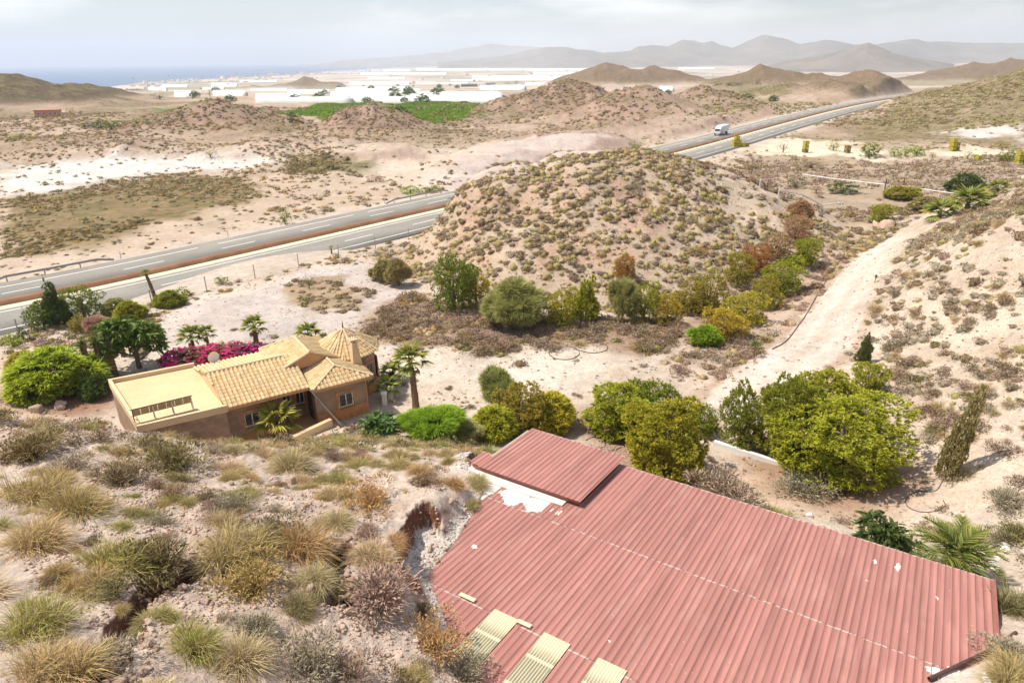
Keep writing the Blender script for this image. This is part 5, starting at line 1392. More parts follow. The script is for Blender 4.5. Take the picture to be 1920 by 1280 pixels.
ZLAB = {100: 'on the stony hillside in front of the villa', 101: 'on the pale slope along the right edge', 102: 'on the far side of the valley', -1: 'on the bare valley floor'}
ZLAB.update({0: 'in the scrubby field beyond the motorway', 1: 'on the rounded hill in the middle', 2: 'in the dry thicket at the foot of the middle hill', 3: 'beside the dirt track', 4: 'in the weedy field behind the middle hill', 5: 'on the island of scrub in the gravel yard', 6: 'in the wild garden left of the villa', 7: 'in the reedy patch beyond the motorway', 8: 'on the near verge of the motorway'})
PLAB = {'green': 'green', 'yellow': 'yellow green', 'golden': 'golden', 'straw': 'straw coloured', 'olive': 'olive', 'brown': 'brown', 'grey': 'pale grey', 'mauve': 'mauve brown', 'dark': 'dark', 'lime': 'lime green'}
single = set()
for shape in ('tuft', 'bush'):
    idx = [i for i in np.argsort(-_size) if SCAT[i][0] == shape and _inv[i]][:420]
    if not idx: continue
    q = _P[idx] + np.array([0, 0, 0.25])
    # keep those the camera can see
    pr = project(q); h = hit(pr[:, 0], pr[:, 1], True); dd = np.linalg.norm(h - CAM, axis=1); dq = np.linalg.norm(q - CAM, axis=1)
    vis = [i for i, a, b in zip(idx, dd, dq) if not (a < b - 1.2)]
    single.update(vis[:255])
for n_, i in enumerate(sorted(single)):
    shape, pal, x, y, z, rad, D, zk, rz, hzs = SCAT[i]
    lab = PLAB[pal] + (' grass tuft ' if shape == 'tuft' else ' dry shrub ') + ZLAB[zk]
    grp = ('grass tufts ' if shape == 'tuft' else 'dry shrubs ') + ZLAB[zk]
    place_plant(shape, pal, (x, y, z - 0.04), rad, 0 if D < 30 else 1, n_ % 3, rz, lab, PLAB[pal] + ' ' + grp, hzs * (1.15 if shape == 'tuft' else 1.0))
rest = {}
for i, s in enumerate(SCAT):
    if i in single: continue
    rest.setdefault((s[7], s[0]), []).append(s)
_ntri = 0
for (zk, shape), L in rest.items():
    parts = []
    for j, (sh, pal, x, y, z, rad, D, _z, rz, hzs) in enumerate(L):
        lod = 1 if D < 46 else 2 if D < 130 else 3
        v, q, t, c = plant_mesh(sh, pal, lod, j % 3)
        cr_, sr_ = cos(rz), sin(rz); rm = np.array([[cr_, -sr_, 0], [sr_, cr_, 0], [0, 0, hzs]]) * rad
        parts.append((v @ rm.T + np.array([x, y, z - 0.04]), q, t, c * (0.88 + 0.24 * ((j * 7919) % 100) / 100)))
    v, q, t, c = join_np(parts); _ntri += 2 * len(q) + len(t)
    nm = 'dry_grass' if shape == 'tuft' else 'scrub'
    tag(link(nm, mesh_np(nm, v, [q, t], M_BLADE if shape == 'tuft' else M_TWIG, c, True)), 'small ' + ('grass tufts ' if shape == 'tuft' else 'shrubs ') + ZLAB[zk], kind='stuff')
print('SCRUB', len(SCAT), len(single), _ntri)

# ------------------------------------------------------------------ stones
def rock_np(seed, sub=1):
    r = np.random.default_rng(seed)
    t = (1 + 5 ** .5) / 2
    v = np.array([(-1, t, 0), (1, t, 0), (-1, -t, 0), (1, -t, 0), (0, -1, t), (0, 1, t), (0, -1, -t), (0, 1, -t), (t, 0, -1), (t, 0, 1), (-t, 0, -1), (-t, 0, 1)], float); v /= np.linalg.norm(v[0])
    f = np.array([(0, 11, 5), (0, 5, 1), (0, 1, 7), (0, 7, 10), (0, 10, 11), (1, 5, 9), (5, 11, 4), (11, 10, 2), (10, 7, 6), (7, 1, 8), (3, 9, 4), (3, 4, 2), (3, 2, 6), (3, 6, 8), (3, 8, 9), (4, 9, 5), (2, 4, 11), (6, 2, 10), (8, 6, 7), (9, 8, 1)])
    for _ in range(sub):
        nv = list(v); cache = {}; nf = []
        def mid(a, b):
            k = (min(a, b), max(a, b))
            if k not in cache: m = v[a] + v[b]; nv.append(m / np.linalg.norm(m)); cache[k] = len(nv) - 1
            return cache[k]
        for a, b, c in f:
            ab, bc, ca = mid(a, b), mid(b, c), mid(c, a); nf += [(a, ab, ca), (b, bc, ab), (c, ca, bc), (ab, bc, ca)]
        v, f = np.array(nv), np.array(nf)
    s = r.uniform(0.6, 1.15, 3); s[2] *= 0.7
    n = fbm(v[:, 0] * 1.4 + seed, v[:, 1] * 1.4 + v[:, 2] * 1.9, 3, seed)
    v = v * (1 + 0.45 * n)[:, None]
    for _ in range(9):                                   # broken faces
        d = r.normal(0, 1, 3); d /= np.linalg.norm(d); k = r.uniform(0.38, 0.7); p = v @ d; v = v - np.clip(p - k, 0, None)[:, None] * d
    return v * s, f
def rock_mat(name, a, b):
    t = NT(name); oi = t.node('ShaderNodeObjectInfo')
    c = t.mix(t.mr(t.noise(2.0, 6, 0.65), 0.35, 0.65), a, b); c = t.scale_col(c, t.mr(oi.outputs['Random'], 0, 1, 0.8, 1.15)); t.bump(t.noise(6, 5, 0.7), 0.6, 0.05)
    return t.base(c, 0.95, 0.08)
M_ROCK = rock_mat('pink_rock', (0.48, 0.36, 0.28), (0.36, 0.23, 0.165)); M_WROCK = rock_mat('white_rock', (0.68, 0.64, 0.59), (0.56, 0.50, 0.44))
_rk = [rock_np(40 + k, 2) for k in range(5)]
_rm = {m: [mesh_np('boulder', v, f, m_) for v, f in _rk] for m, m_ in (('p', M_ROCK), ('w', M_WROCK))}
for i, (px, py, w, m, lab) in enumerate([
 (565, 1248, 26, 'p', 'single pale pinkish boulder on the bare slope near the bottom'), (600, 1038, 30, 'p', 'pinkish slab at the top of the rocky pit'), (628, 1030, 32, 'p', 'broken slab on the upper right rim of the rocky pit'),
 (606, 1062, 24, 'p', 'block wedged on the left wall of the rocky pit'), (588, 1085, 28, 'p', 'flat stone on the left rim of the rocky pit'), (600, 1110, 22, 'p', 'lower stone on the left rim of the rocky pit'), (612, 1132, 24, 'p', 'stone at the bottom end of the rocky pit'), (580, 1105, 24, 'p', 'loose slab left of the rocky pit'),
 (660, 1040, 22, 'p', 'stone on the bank right of the rocky pit'), (548, 905, 34, 'p', 'smooth orange slab lying on the pale stony slope'),
 (1862, 1065, 30, 'w', 'white boulder right of the palm behind the roof'), (1864, 1238, 24, 'w', 'white boulder by the end of the brown pipe'), (1880, 1030, 22, 'w', 'white stone above the white boulder on the right'), (1845, 1275, 26, 'w', 'white rubble block at the lower right roof corner'), (1520, 968, 22, 'w', 'white stone on the yard behind the red roof'), (1870, 1045, 20, 'w', 'middle white stone of the heap right of the palm'),
 (893, 938, 14, 'p', 'red stone resting on the roof edge below the smaller roof'), (845, 940, 18, 'p', 'brown block in the broken red bank'), (805, 1030, 16, 'p', 'dark stone on the white rubble beside the roof'), (75, 772, 36, 'p', 'pale rock outcrop on the crest at the far left'), (112, 765, 28, 'p', 'second pale rock outcrop on the crest at the far left'), (20, 845, 36, 'p', 'dark stained rock on the crest at the left edge'),
 (1660, 428, 30, 'p', 'red rock bank under the yellow green pine beside the track'), (1640, 425, 22, 'p', 'dark red rock left of the bank under the yellow green pine')]):
    P = ground_at(px, py); d = np.linalg.norm(P - CAM); rad = w * d / FPX / 2
    o = link('boulder', _rm[m][i % 5]); o.location = (P[0], P[1], P[2] + rad * 0.15); o.scale = (rad, rad, rad); o.rotation_euler = (0.2 * (i % 3), 0.15 * (i % 4), i * 1.3); tag(o, lab, 'rock')
def rubble(name, label, pts, rads, mat, seed):
    r = np.random.default_rng(seed); vs = [rock_np(60 + k, 0) for k in range(6)]; V, F, k = [], [], 0
    for P, rad in zip(pts, rads):
        v, f = vs[int(r.integers(0, 6))]; a = r.uniform(0, 6.28); rm = np.array([[cos(a), -sin(a), 0], [sin(a), cos(a), 0], [0, 0, 0.8]]) * rad
        V.append(v @ rm.T + P); F.append(f + k); k += len(v)
    tag(link(name, mesh_np(name, np.concatenate(V), np.concatenate(F), mat)), label, kind='stuff')
def rubble_at(n, sel, rr, seed, box):
    r = np.random.default_rng(seed); x = r.uniform(box[0], box[1], n); y = r.uniform(box[2], box[3], n)
    k = sel(x, y); x, y = x[k], y[k]; z = gfast(x, y); rad = rr[0] + (rr[1] - rr[0]) * r.beta(1.0, 4.0, len(x))
    return np.stack([x, y, z + rad * 0.2], -1), rad
p, q = rubble_at(90000, lambda x, y: (np.hypot(x, y) < 40) & (np.abs(np.arctan2(x, y)) < radians(42)) & ~inpoly(x, y, _roofpoly) & (fbm(x / 3.5, y / 3.5, 3, 81) > -0.12) & (sdpoly(x, y, _housepoly) < -1), (0.02, 0.17), 5, (-32, 8, 8, 38))
rubble('stones', 'loose pale stones strewn over the hillside in front', p, q, M_ROCK, 1)
p, q = rubble_at(24000, lambda x, y: (sdpoly(x, y, ALCOVE) > 0.02) | ((seg_dist(x, y, ROOF_LEFT) < 0.5) & ~inpoly(x, y, _roofpoly)) | ((seg_dist(x, y, ROOF_RIGHT) < 1.0) & ~inpoly(x, y, _roofpoly)), (0.03, 0.15), 6, (-6, 18, 12, 32))
rubble('rubble', 'white rubble heaped against the edge of the red roof', p, q, M_WROCK, 2)
p, q = rubble_at(9000, lambda x, y: inpoly(x, y, _roofpoly) & (seg_dist(x, y, ROOF_LEFT) < 1.1) & (np.random.default_rng(3).random(len(x)) < np.exp(-seg_dist(x, y, ROOF_LEFT) / 0.28)), (0.02, 0.07), 7, (-6, 6, 12, 30))
p[:, 2] = roof_z(p[:, 0], p[:, 1]) + 0.05
rubble('rubble', 'small white stones spilled onto the red roof', p, q * 0.8, M_WROCK, 3)
p, q = rubble_at(16000, lambda x, y: (x > 17) & (np.arctan2(x, y) < radians(41)) & (fbm(x / 4, y / 4, 3, 83) > 0.08) & (seg_dist(x, y, TRACK) > 2), (0.03, 0.16), 8, (17, 50, 14, 75))
rubble('stones', 'pale stones on the slope along the right edge', p, q, M_ROCK, 4)

p, q = rubble_at(10000, lambda x, y: (np.minimum(seg_dist(x, y, [g[:2] for g in GULLY[0][0]]), seg_dist(x, y, [g[:2] for g in GULLY[1][0]])) < 0.75) & ~inpoly(x, y, _roofpoly), (0.03, 0.30), 9, (-16, 0, 7, 22))
rubble('rubble', 'broken pinkish stones around the rocky pit and along the gully', p, q, M_ROCK, 5)

# tiny weeds and pebbles that break up the bare ground
_r = np.random.default_rng(15); n = 15000; R_ = np.sqrt(_r.uniform(18 ** 2, 95 ** 2, n)); A_ = _r.uniform(-radians(41), radians(41), n); x = R_ * np.sin(A_); y = R_ * np.cos(A_)
k = (seg_dist(x, y, ROAD_S) > 11.8) & ~inpoly(x, y, _roofpoly) & ~inpoly(x, y, _housepoly) & (_r.random(n) < np.where(inpoly(x, y, GRAVEL), 0.10, np.where(seg_dist(x, y, TRACK) < 2.2, 0.10, 0.25 + 0.75 * (fbm(x / 4, y / 4, 3, 91) > 0))))
x, y = x[k], y[k]; z = gfast(x, y); parts = []
for j in range(len(x)):
    pal = ('grey', 'straw', 'brown', 'mauve', 'golden')[j % 5]; v, q, t, c = plant_mesh('bush' if j % 2 else 'tuft', pal, 3, j % 3); s_ = _r.uniform(0.05, 0.20); a = _r.uniform(0, 6.28)
    parts.append((v @ (np.array([[cos(a), -sin(a), 0], [sin(a), cos(a), 0], [0, 0, .8]]) * s_).T + np.array([x[j], y[j], z[j]]), q, t, c))
v, q, t, c = join_np(parts); tag(link('weeds', mesh_np('weeds', v, [q, t], M_TWIG, c)), 'tiny dry weeds dotting the bare ground', kind='stuff')
p, q = rubble_at(30000, lambda x, y: (np.hypot(x, y) < 85) & (np.hypot(x, y) > 25) & (np.abs(np.arctan2(x, y)) < radians(41)) & ~inpoly(x, y, _roofpoly) & ~inpoly(x, y, _housepoly) & (seg_dist(x, y, ROAD_S) > 11.8) & (fbm(x / 3, y / 3, 3, 93) > 0.05), (0.03, 0.17), 12, (-55, 55, 15, 85))
rubble('stones', 'stones scattered over the yard and the valley floor', p, q, M_ROCK, 7)
# ------------------------------------------------------------------ trees
def needle_clumps(r, ctr, out, m, L, w, c1, c2, spread=0.75):
    n = len(ctr) ; k = np.repeat(np.arange(n), m); N = n * m
    o = out[k] + r.normal(0, spread, (N, 3)); o[:, 2] += 0.25; o /= np.linalg.norm(o, axis=1, keepdims=True) + 1e-9
    az = np.arctan2(o[:, 1], o[:, 0]); el = np.arcsin(np.clip(o[:, 2], -1, 1))
    shade = r.normal(1, 0.16, n)[k][:, None]
    return blades(r, ctr[k] + r.normal(0, L * 0.12, (N, 3)), az, el, L * r.uniform(.6, 1.25, N), np.full(N, w), np.full(N, 0.15), jitcol(r, N, c1, .12) * shade, jitcol(r, N, c2, .12) * shade)
def crown_points(r, n, lobes, thr=0.34):
    """points on the upper outside of lobes (x, y, z, rx, rz), with outward directions; those buried in another lobe are dropped"""
    lobes = np.array(lobes); k = r.choice(len(lobes), n * 2, p=lobes[:, 3] ** 2 / (lobes[:, 3] ** 2).sum())
    d = r.normal(0, 1, (n * 2, 3)); d /= np.linalg.norm(d, axis=1, keepdims=True)
    q = r.uniform(0.70, 1.03, n * 2); q[r.random(n * 2) < 0.15] *= 0.7
    p = lobes[k, :3] + d * np.stack([lobes[k, 3], lobes[k, 3], lobes[k, 4]], -1) * q[:, None]
    dens = vn3(p * (2.2 / lobes[:, 3].mean())); ok = (dens > thr) & (p[:, 2] > 0.03)
    for L in lobes: ok &= (((p - L[:3]) / np.array([L[3], L[3], L[4]])) ** 2).sum(1) > 0.40
    return p[ok][:n], d[ok][:n]
def vn3(p): return 0.5 * (vnoise(p[:, 0] + p[:, 2] * .7, p[:, 1] - p[:, 2] * .4, 5) + vnoise(p[:, 0] - p[:, 1], p[:, 2] * 1.3 + 7, 6))
def limbs(r, lobes, rt, H, lean=(0, 0)):
    mb = MB(); top = np.array([lean[0], lean[1], H * 0.6])
    mb.tube([(0, 0, -0.3), (lean[0] * .2, lean[1] * .2, H * 0.15), (lean[0] * .55, lean[1] * .55, H * 0.35), tuple(top)], [rt * 1.3, rt, rt * .75, rt * .4], 7)
    for L in lobes[:9]:
        s = r.uniform(0.12, 0.45); b = np.array([lean[0] * s * 1.4, lean[1] * s * 1.4, H * s]); e = np.array(L[:3]); mid = (b + e) / 2 + np.array([0, 0, -0.04 * H])
        mb.tube([b, mid, e], [rt * .45, rt * .3, rt * .1], 5, False)
    return mb
PINE_C = {'lime': ((0.085, 0.088, 0.010), (0.265, 0.245, 0.016)), 'green': ((0.055, 0.068, 0.010), (0.175, 0.185, 0.018)), 'dark': ((0.028, 0.042, 0.012), (0.078, 0.10, 0.02)), 'olive': ((0.09, 0.082, 0.014), (0.25, 0.215, 0.026)),
          'rust': ((0.12, 0.065, 0.018), (0.30, 0.165, 0.042)), 'dead': ((0.14, 0.09, 0.045), (0.28, 0.185, 0.10)), 'ochre': ((0.13, 0.10, 0.014), (0.31, 0.245, 0.02)), 'grey': ((0.10, 0.098, 0.035), (0.235, 0.225, 0.075)), 'cypress': ((0.035, 0.045, 0.015), (0.085, 0.10, 0.032)), 'dry': ((0.10, 0.08, 0.03), (0.22, 0.175, 0.07)), 'bright': ((0.065, 0.095, 0.010), (0.20, 0.255, 0.016)), 'brownred': ((0.12, 0.07, 0.05), (0.26, 0.16, 0.115))}
PINE_C = {k: tuple(tuple(c * 2.3 for c in v) for v in q) for k, q in PINE_C.items()}
def make_tree(kind, pal, seed, n=420, m=7, big=1.0):
    """crown and trunk meshes for a tree of height 1 and half-width 0.5; big: true height in metres / 4, so that needles keep their size"""
    r = np.random.default_rng(seed); c1, c2 = PINE_C[pal]
    if kind == 'pine':
        lobes = [(0, 0, 0.62, 0.30, 0.30)] + [(0.27 * cos(a) * s, 0.27 * sin(a) * s, r.uniform(0.25, 0.8), r.uniform(.10, .23), r.uniform(.10, .19)) for a, s in zip(np.linspace(0, 4 * pi, 16, endpoint=False) + r.uniform(-.3, .3, 16), r.uniform(.6, 1.35, 16))] + [(r.normal(0, .08), r.normal(0, .08), .86, .15, .13)] + [(0.26 * cos(a), 0.26 * sin(a), r.uniform(.14, .26), r.uniform(.14, .21), r.uniform(.12, .17)) for a in np.linspace(0.3, 6.6, 8)[:-1]]
        L, w = 0.046, 0.0105
    elif kind == 'low':
        lobes = [(0.34 * cos(a) * s, 0.34 * sin(a) * s, r.uniform(0.25, 0.55), r.uniform(.16, .26), r.uniform(.2, .36)) for a, s in zip(np.linspace(0, 2 * pi, 9, endpoint=False), r.uniform(.3, 1.05, 9))] + [(0, 0, .62, .3, .34)]
        L, w = 0.11, 0.02
    elif kind == 'tall':
        lobes = [(r.normal(0, .06), r.normal(0, .06), z, .42 * (1.08 - z) * r.uniform(.8, 1.1), .13) for z in np.linspace(.22, .93, 8)]
        lobes += [(.30 * cos(a) * (1 - z), .30 * sin(a) * (1 - z), z, .17 * (1.2 - z), .10) for a, z in zip(r.uniform(0, 6.28, 9), r.uniform(.15, .7, 9))]
        L, w = 0.075, 0.016
    elif kind == 'cypress':
        lobes = [(r.normal(0, .03), r.normal(0, .03), z, .46 * (1 - z) ** .55 * min(1, z / .1 + .6) * r.uniform(.85, 1.15), .10) for z in np.linspace(.06, .97, 14)]
        L, w = 0.055, 0.022
    elif kind == 'wispy':
        lobes = [(.28 * cos(a), .28 * sin(a), r.uniform(.35, .8), r.uniform(.18, .26), r.uniform(.16, .24)) for a in np.linspace(0, 6.28, 7)[:-1]] + [(0, 0, .7, .25, .25)]
        L, w = 0.15, 0.010
    p, d = crown_points(r, n, lobes, 0.12 if kind == 'cypress' else 0.34)
    tip = np.clip((p[:, 2] - 0.2) / 0.8, 0, 1)
    V, Q, T, C = needle_clumps(r, p, d, m, L / big ** 0.5, w / big ** 0.45, c1, c2, 0.55 if kind != 'wispy' else 0.4)
    tm = limbs(r, lobes, 0.035 if kind != 'cypress' else 0.03, 1.0)
    return (V, Q, T, C), tm
def leafy(seed, n, lobes, leaf, c1, c2, rt=0.04, lance=2.2):
    r = np.random.default_rng(seed); p, d = crown_points(r, n, lobes); m = 3; k = np.repeat(np.arange(len(p)), m); N = len(k)
    o = d[k] + r.normal(0, .8, (N, 3)); o[:, 2] -= 0.1; az = np.arctan2(o[:, 1], o[:, 0]); el = np.arctan2(o[:, 2], np.hypot(o[:, 0], o[:, 1])) * .6
    L = leaf * r.uniform(.7, 1.3, N)
    V, Q, T, C = blades(r, p[k] + r.normal(0, leaf * .3, (N, 3)), az, el, L, L / lance, np.full(N, 0.5), jitcol(r, N, c1, .15), jitcol(r, N, c2, .15))
    return (V, Q, T, C), limbs(r, lobes, rt, 1.0)
_tree_cache = {}
def tree_meshes(kind, pal, var, n, m, big):
    key = (kind, pal, var, n, m)
    if key not in _tree_cache:
        (V, Q, T, C), tm = make_tree(kind, pal, hash_s(kind + pal) + var * 17, n, m, big)
        _tree_cache[key] = (mesh_np('crown', V, [Q, T], M_PINE, C), tm.mesh('trunk', M_BARK, True))
    return _tree_cache[key]
def scale_from_px(P, ph, pw):
    v = np.asarray(P) - CAM; dist = v @ CW; dep = math.atan2(CAM_Z - P[2], np.hypot(v[0], v[1]))
    W = pw * dist / FPX; H = (ph * dist / FPX - 0.45 * W * sin(dep)) / cos(dep)
    return max(H, 0.3 * W), W, dist
TREES = [  # foot x, foot y, height, width (pixels), kind, palette, name, label, category
 (1565, 885, 190, 235, 'pine', 'lime', 'pine_tree', 'biggest bushy pine, casting a wide shadow on the yard behind the red roof'),
 (1468, 852, 165, 120, 'pine', 'green', 'pine_tree', 'pine pressed against the left side of the biggest bushy pine'),
 (1530, 800, 130, 130, 'pine', 'lime', 'pine_tree', 'rounded pine top rising behind the left half of the biggest bushy pine'),
 (1385, 836, 130, 78, 'pine', 'green', 'pine_tree', 'slim dense pine standing alone left of the biggest bushy pine'),
 (1622, 740, 75, 70, 'pine', 'lime', 'pine_tree', 'small bright pine between the two dark cypresses at the end of the track'),
 (1248, 884, 165, 150, 'pine', 'lime', 'pine_tree', 'dense round pine with a dark shadow just behind the red roof'),
 (1165, 808, 115, 135, 'pine', 'lime', 'pine_tree', 'wide pine behind and left of the dense round pine'),
 (1225, 795, 105, 110, 'pine', 'green', 'pine_tree', 'pine top showing behind the dense round pine'),
 (1318, 812, 62, 55, 'pine', 'green', 'pine_tree', 'small pine at the right shoulder of the dense round pine'),
 (1033, 800, 78, 98, 'low', 'lime', 'pine_tree', 'low yellow green pine right behind the smaller red roof'),
 (978, 806, 105, 100, 'pine', 'olive', 'pine_tree', 'olive yellow pine left of the low one behind the smaller red roof'),
 (925, 820, 72, 80, 'low', 'lime', 'pine_tree', 'low bright pine third to the left behind the smaller red roof'),
 (936, 765, 80, 62, 'wispy', 'grey', 'tree', 'thin grey green sparse tree behind the olive yellow pine'),
 (808, 822, 72, 98, 'wispy', 'bright', 'broom_bush', 'feathery bright green bush right of the tall palm by the villa'),
 (866, 824, 48, 62, 'wispy', 'grey', 'broom_bush', 'greyish feathery bush right of the bright feathery bush'),
 (852, 580, 112, 82, 'pine', 'green', 'pine_tree', 'largest dark green pine at the left foot of the middle hill'),
 (893, 570, 75, 62, 'pine', 'ochre', 'pine_tree', 'yellowish pine touching the right side of the largest dark pine'),
 (965, 614, 102, 100, 'wispy', 'grey', 'tamarisk', 'wide feathery grey green tamarisk at the foot of the middle hill'),
 (1052, 612, 82, 62, 'pine', 'lime', 'pine_tree', 'bright pine right of the feathery tamarisk'),
 (1098, 602, 92, 52, 'tall', 'lime', 'pine_tree', 'slender bright pine with a pointed top in front of the middle hill'),
 (1166, 606, 84, 44, 'wispy', 'grey', 'tree', 'sparse grey tree between two bright pines below the middle hill'),
 (1207, 602, 82, 54, 'pine', 'lime', 'pine_tree', 'bright pine right of the sparse grey tree'),
 (1250, 608, 66, 48, 'pine', 'ochre', 'pine_tree', 'short ochre pine next to the bright pine below the middle hill'),
 (1328, 588, 90, 66, 'pine', 'olive', 'pine_tree', 'tall olive pine in the middle of the row below the hill'),
 (1290, 588, 72, 58, 'pine', 'olive', 'pine_tree', 'shorter olive pine left of the tall olive pine'),
 (1356, 632, 68, 76, 'pine', 'ochre', 'pine_tree', 'round ochre pine lowest in the diagonal row'),
 (1396, 606, 72, 74, 'pine', 'ochre', 'pine_tree', 'ochre pine just above the lowest one of the diagonal row'),
 (1322, 645, 42, 46, 'low', 'bright', 'pine_tree', 'small fresh green bush below the round ochre pine'),
 (1385, 530, 62, 52, 'pine', 'olive', 'pine_tree', 'olive pine left of the bright orange dead pine'),
 (1432, 578, 70, 62, 'pine', 'olive', 'pine_tree', 'third pine up the diagonal row'),
 (1465, 550, 78, 70, 'pine', 'lime', 'pine_tree', 'fourth and largest bright pine up the diagonal row'),
 (1508, 494, 54, 46, 'pine', 'lime', 'pine_tree', 'topmost green pine of the diagonal row beside the track'),
 (1418, 508, 54, 46, 'pine', 'rust', 'dead_pine', 'bright orange dead pine in the diagonal row'),
 (1453, 482, 52, 56, 'pine', 'dead', 'dead_pine', 'pale brown dead pine above the bright orange one'),
 (1491, 449, 50, 58, 'pine', 'dead', 'dead_pine', 'orange brown dead pine second from the top of the row'),
 (1500, 412, 38, 42, 'low', 'dead', 'dead_pine', 'faded pinkish dead pine at the top of the row'),
 (1170, 524, 52, 38, 'pine', 'rust', 'dead_pine', 'lone rust orange dead pine on the face of the middle hill'),
 (1650, 416, 38, 46, 'pine', 'lime', 'pine_tree', 'round yellow green pine beside the bend of the dirt track'),
 (1584, 408, 14, 20, 'low', 'olive', 'bush', 'small olive bush left of the round pine at the track bend'),
 (1616, 682, 58, 32, 'tall', 'cypress', 'cypress', 'dark ragged cypress at the lower end of the dirt track'),
 (1654, 748, 66, 17, 'cypress', 'cypress', 'cypress', 'narrow dark cypress right of the small bright pine'),
 (1634, 742, 58, 15, 'cypress', 'cypress', 'cypress', 'second narrow cypress half hidden by the small bright pine'),
 (722, 525, 42, 46, 'low', 'dry', 'bush', 'dark olive brown bush at the left foot of the middle hill'),
 (748, 536, 52, 40, 'wispy', 'dry', 'bush', 'pale dead feathery bush beside the dark olive brown bush'),
 (110, 612, 90, 56, 'tall', 'dark', 'pine_tree', 'tallest dark pointed pine in front of the motorway at the left'),
 (160, 598, 72, 76, 'pine', 'green', 'pine_tree', 'round topped green pine right of the tallest dark pine'),
 (84, 615, 58, 56, 'pine', 'green', 'pine_tree', 'smaller green pine left of the tallest dark pine'),
 (56, 612, 38, 22, 'tall', 'dark', 'pine_tree', 'little pointed pine furthest left beside the motorway'),
 (152, 622, 38, 36, 'pine', 'olive', 'pine_tree', 'small olive pine below the round topped pine'),
 (222, 592, 38, 46, 'low', 'grey', 'bush', 'grey green bush on the motorway verge above the leafy tree'),
 (246, 598, 40, 50, 'low', 'olive', 'bush', 'olive bush above the leafy tree by the gravel yard'),
 (190, 624, 34, 42, 'wispy', 'brownred', 'bush', 'reddish brown dead bush among the green garden trees'),
 (105, 735, 105, 158, 'low', 'bright', 'garden_bush', 'huge bright green rounded bush left of the villa'),
 (50, 690, 40, 60, 'low', 'olive', 'bush', 'olive bush at the left edge behind the huge bright bush'),
 (24, 650, 30, 28, 'low', 'bright', 'bush', 'fresh green bush at the left edge below the motorway'),
 (45, 640, 30, 18, 'low', 'dark', 'bush', 'dark green bush next to the fresh green bush at the left edge'),
 (180, 740, 50, 60, 'low', 'dark', 'bush', 'dark shaded bush at the left corner of the flat roof'),
 (535, 420, 28, 20, 'low', 'green', 'bush', 'single green bush on the far verge of the motorway'),
 (580, 541, 32, 26, 'pine', 'green', 'pine_tree', 'small young pine alone on the gravel yard'),
 (640, 536, 14, 12, 'tall', 'dark', 'pine_tree', 'tiny sapling on the scrub island in the gravel yard'),
 (320, 572, 32, 44, 'low', 'green', 'bush', 'green bush right of the leaning thin palm'),
 (345, 560, 26, 30, 'low', 'green', 'bush', 'second green bush right of the leaning thin palm'),
 (415, 532, 18, 24, 'low', 'green', 'bush', 'green bush on the verge above the gravel yard'),
 (1805, 366, 44, 64, 'low', 'dark', 'tree', 'dense dark green rounded tree near the right edge behind the white rail'),
 (1468, 286, 26, 26, 'pine', 'dark', 'tree', 'dark sparse tree standing on the pale ground by the motorway'),
 (1628, 294, 28, 34, 'low', 'green', 'tree', 'green leaning tree on the far side of the weedy field'),
 (1562, 282, 20, 26, 'low', 'lime', 'bush', 'yellow green bush between two yellow crate stacks'),
 (1676, 293, 18, 18, 'low', 'bright', 'bush', 'left bush of the bright green clump on the field edge'),
 (1697, 293, 20, 26, 'low', 'bright', 'bush', 'middle bush of the bright green clump on the field edge'),
 (1718, 292, 19, 22, 'low', 'bright', 'bush', 'right bush of the bright green clump on the field edge'),
 (1748, 295, 12, 12, 'low', 'green', 'bush', 'tiny green bush on the pale bank right of the bright clump'),
 (1814, 298, 16, 16, 'low', 'green', 'bush', 'small round green bush beside the low yellow crate'),
 (1876, 302, 18, 18, 'low', 'green', 'bush', 'small green bush left of the rightmost yellow crate stack'),
 (1892, 302, 22, 20, 'low', 'green', 'bush', 'dark green bush touching the rightmost yellow crate stack'),
 (1875, 276, 12, 34, 'low', 'olive', 'bush', 'olive bush above the rightmost yellow crates'),
 (1492, 352, 22, 46, 'low', 'dark', 'bush', 'dark green bush below the left end of the long white rail'),
 (1580, 362, 24, 52, 'low', 'dark', 'bush', 'dark green bush under the middle of the long white rail'),
 (1520, 315, 20, 58, 'wispy', 'dry', 'bush', 'broad olive bush alone in the weedy field'),
 (1410, 318, 14, 28, 'low', 'dry', 'bush', 'low dark bush at the left of the weedy field'),
 (1690, 372, 22, 70, 'low', 'olive', 'bush', 'long olive thicket below the short white rail'),
 (1740, 392, 24, 70, 'low', 'dry', 'bush', 'olive thicket beside the fan palms'),
 (1440, 345, 18, 26, 'wispy', 'brownred', 'bush', 'reddish brown bush above the lower white rail'),
 (1530, 362, 14, 24, 'wispy', 'brownred', 'bush', 'dark red bush between the two dark green bushes'),
 (1190, 276, 8, 34, 'low', 'bright', 'bush', 'bright green patch behind the pale fill slope'),
 (168, 240, 14, 26, 'low', 'dark', 'tree', 'left tree of the dark green clump near the orange house'), (190, 243, 18, 28, 'low', 'dark', 'tree', 'second tree of the dark green clump near the orange house'),
 (208, 243, 20, 26, 'low', 'green', 'tree', 'third tree of the dark green clump near the orange house'), (226, 240, 14, 22, 'low', 'dark', 'tree', 'right tree of the dark green clump near the orange house'),
 (256, 232, 11, 22, 'low', 'green', 'tree', 'left green tree of the pair on the pale flat ground'), (276, 232, 13, 18, 'low', 'green', 'tree', 'right green tree of the pair on the pale flat ground'),
 (340, 220, 12, 15, 'low', 'dark', 'tree', 'single dark round tree on the pale flat ground'), (549, 230, 20, 18, 'low', 'dark', 'tree', 'single dark tree left of the pointed hill'), (308, 224, 8, 14, 'low', 'green', 'tree', 'small green tree left of the single dark round tree'),
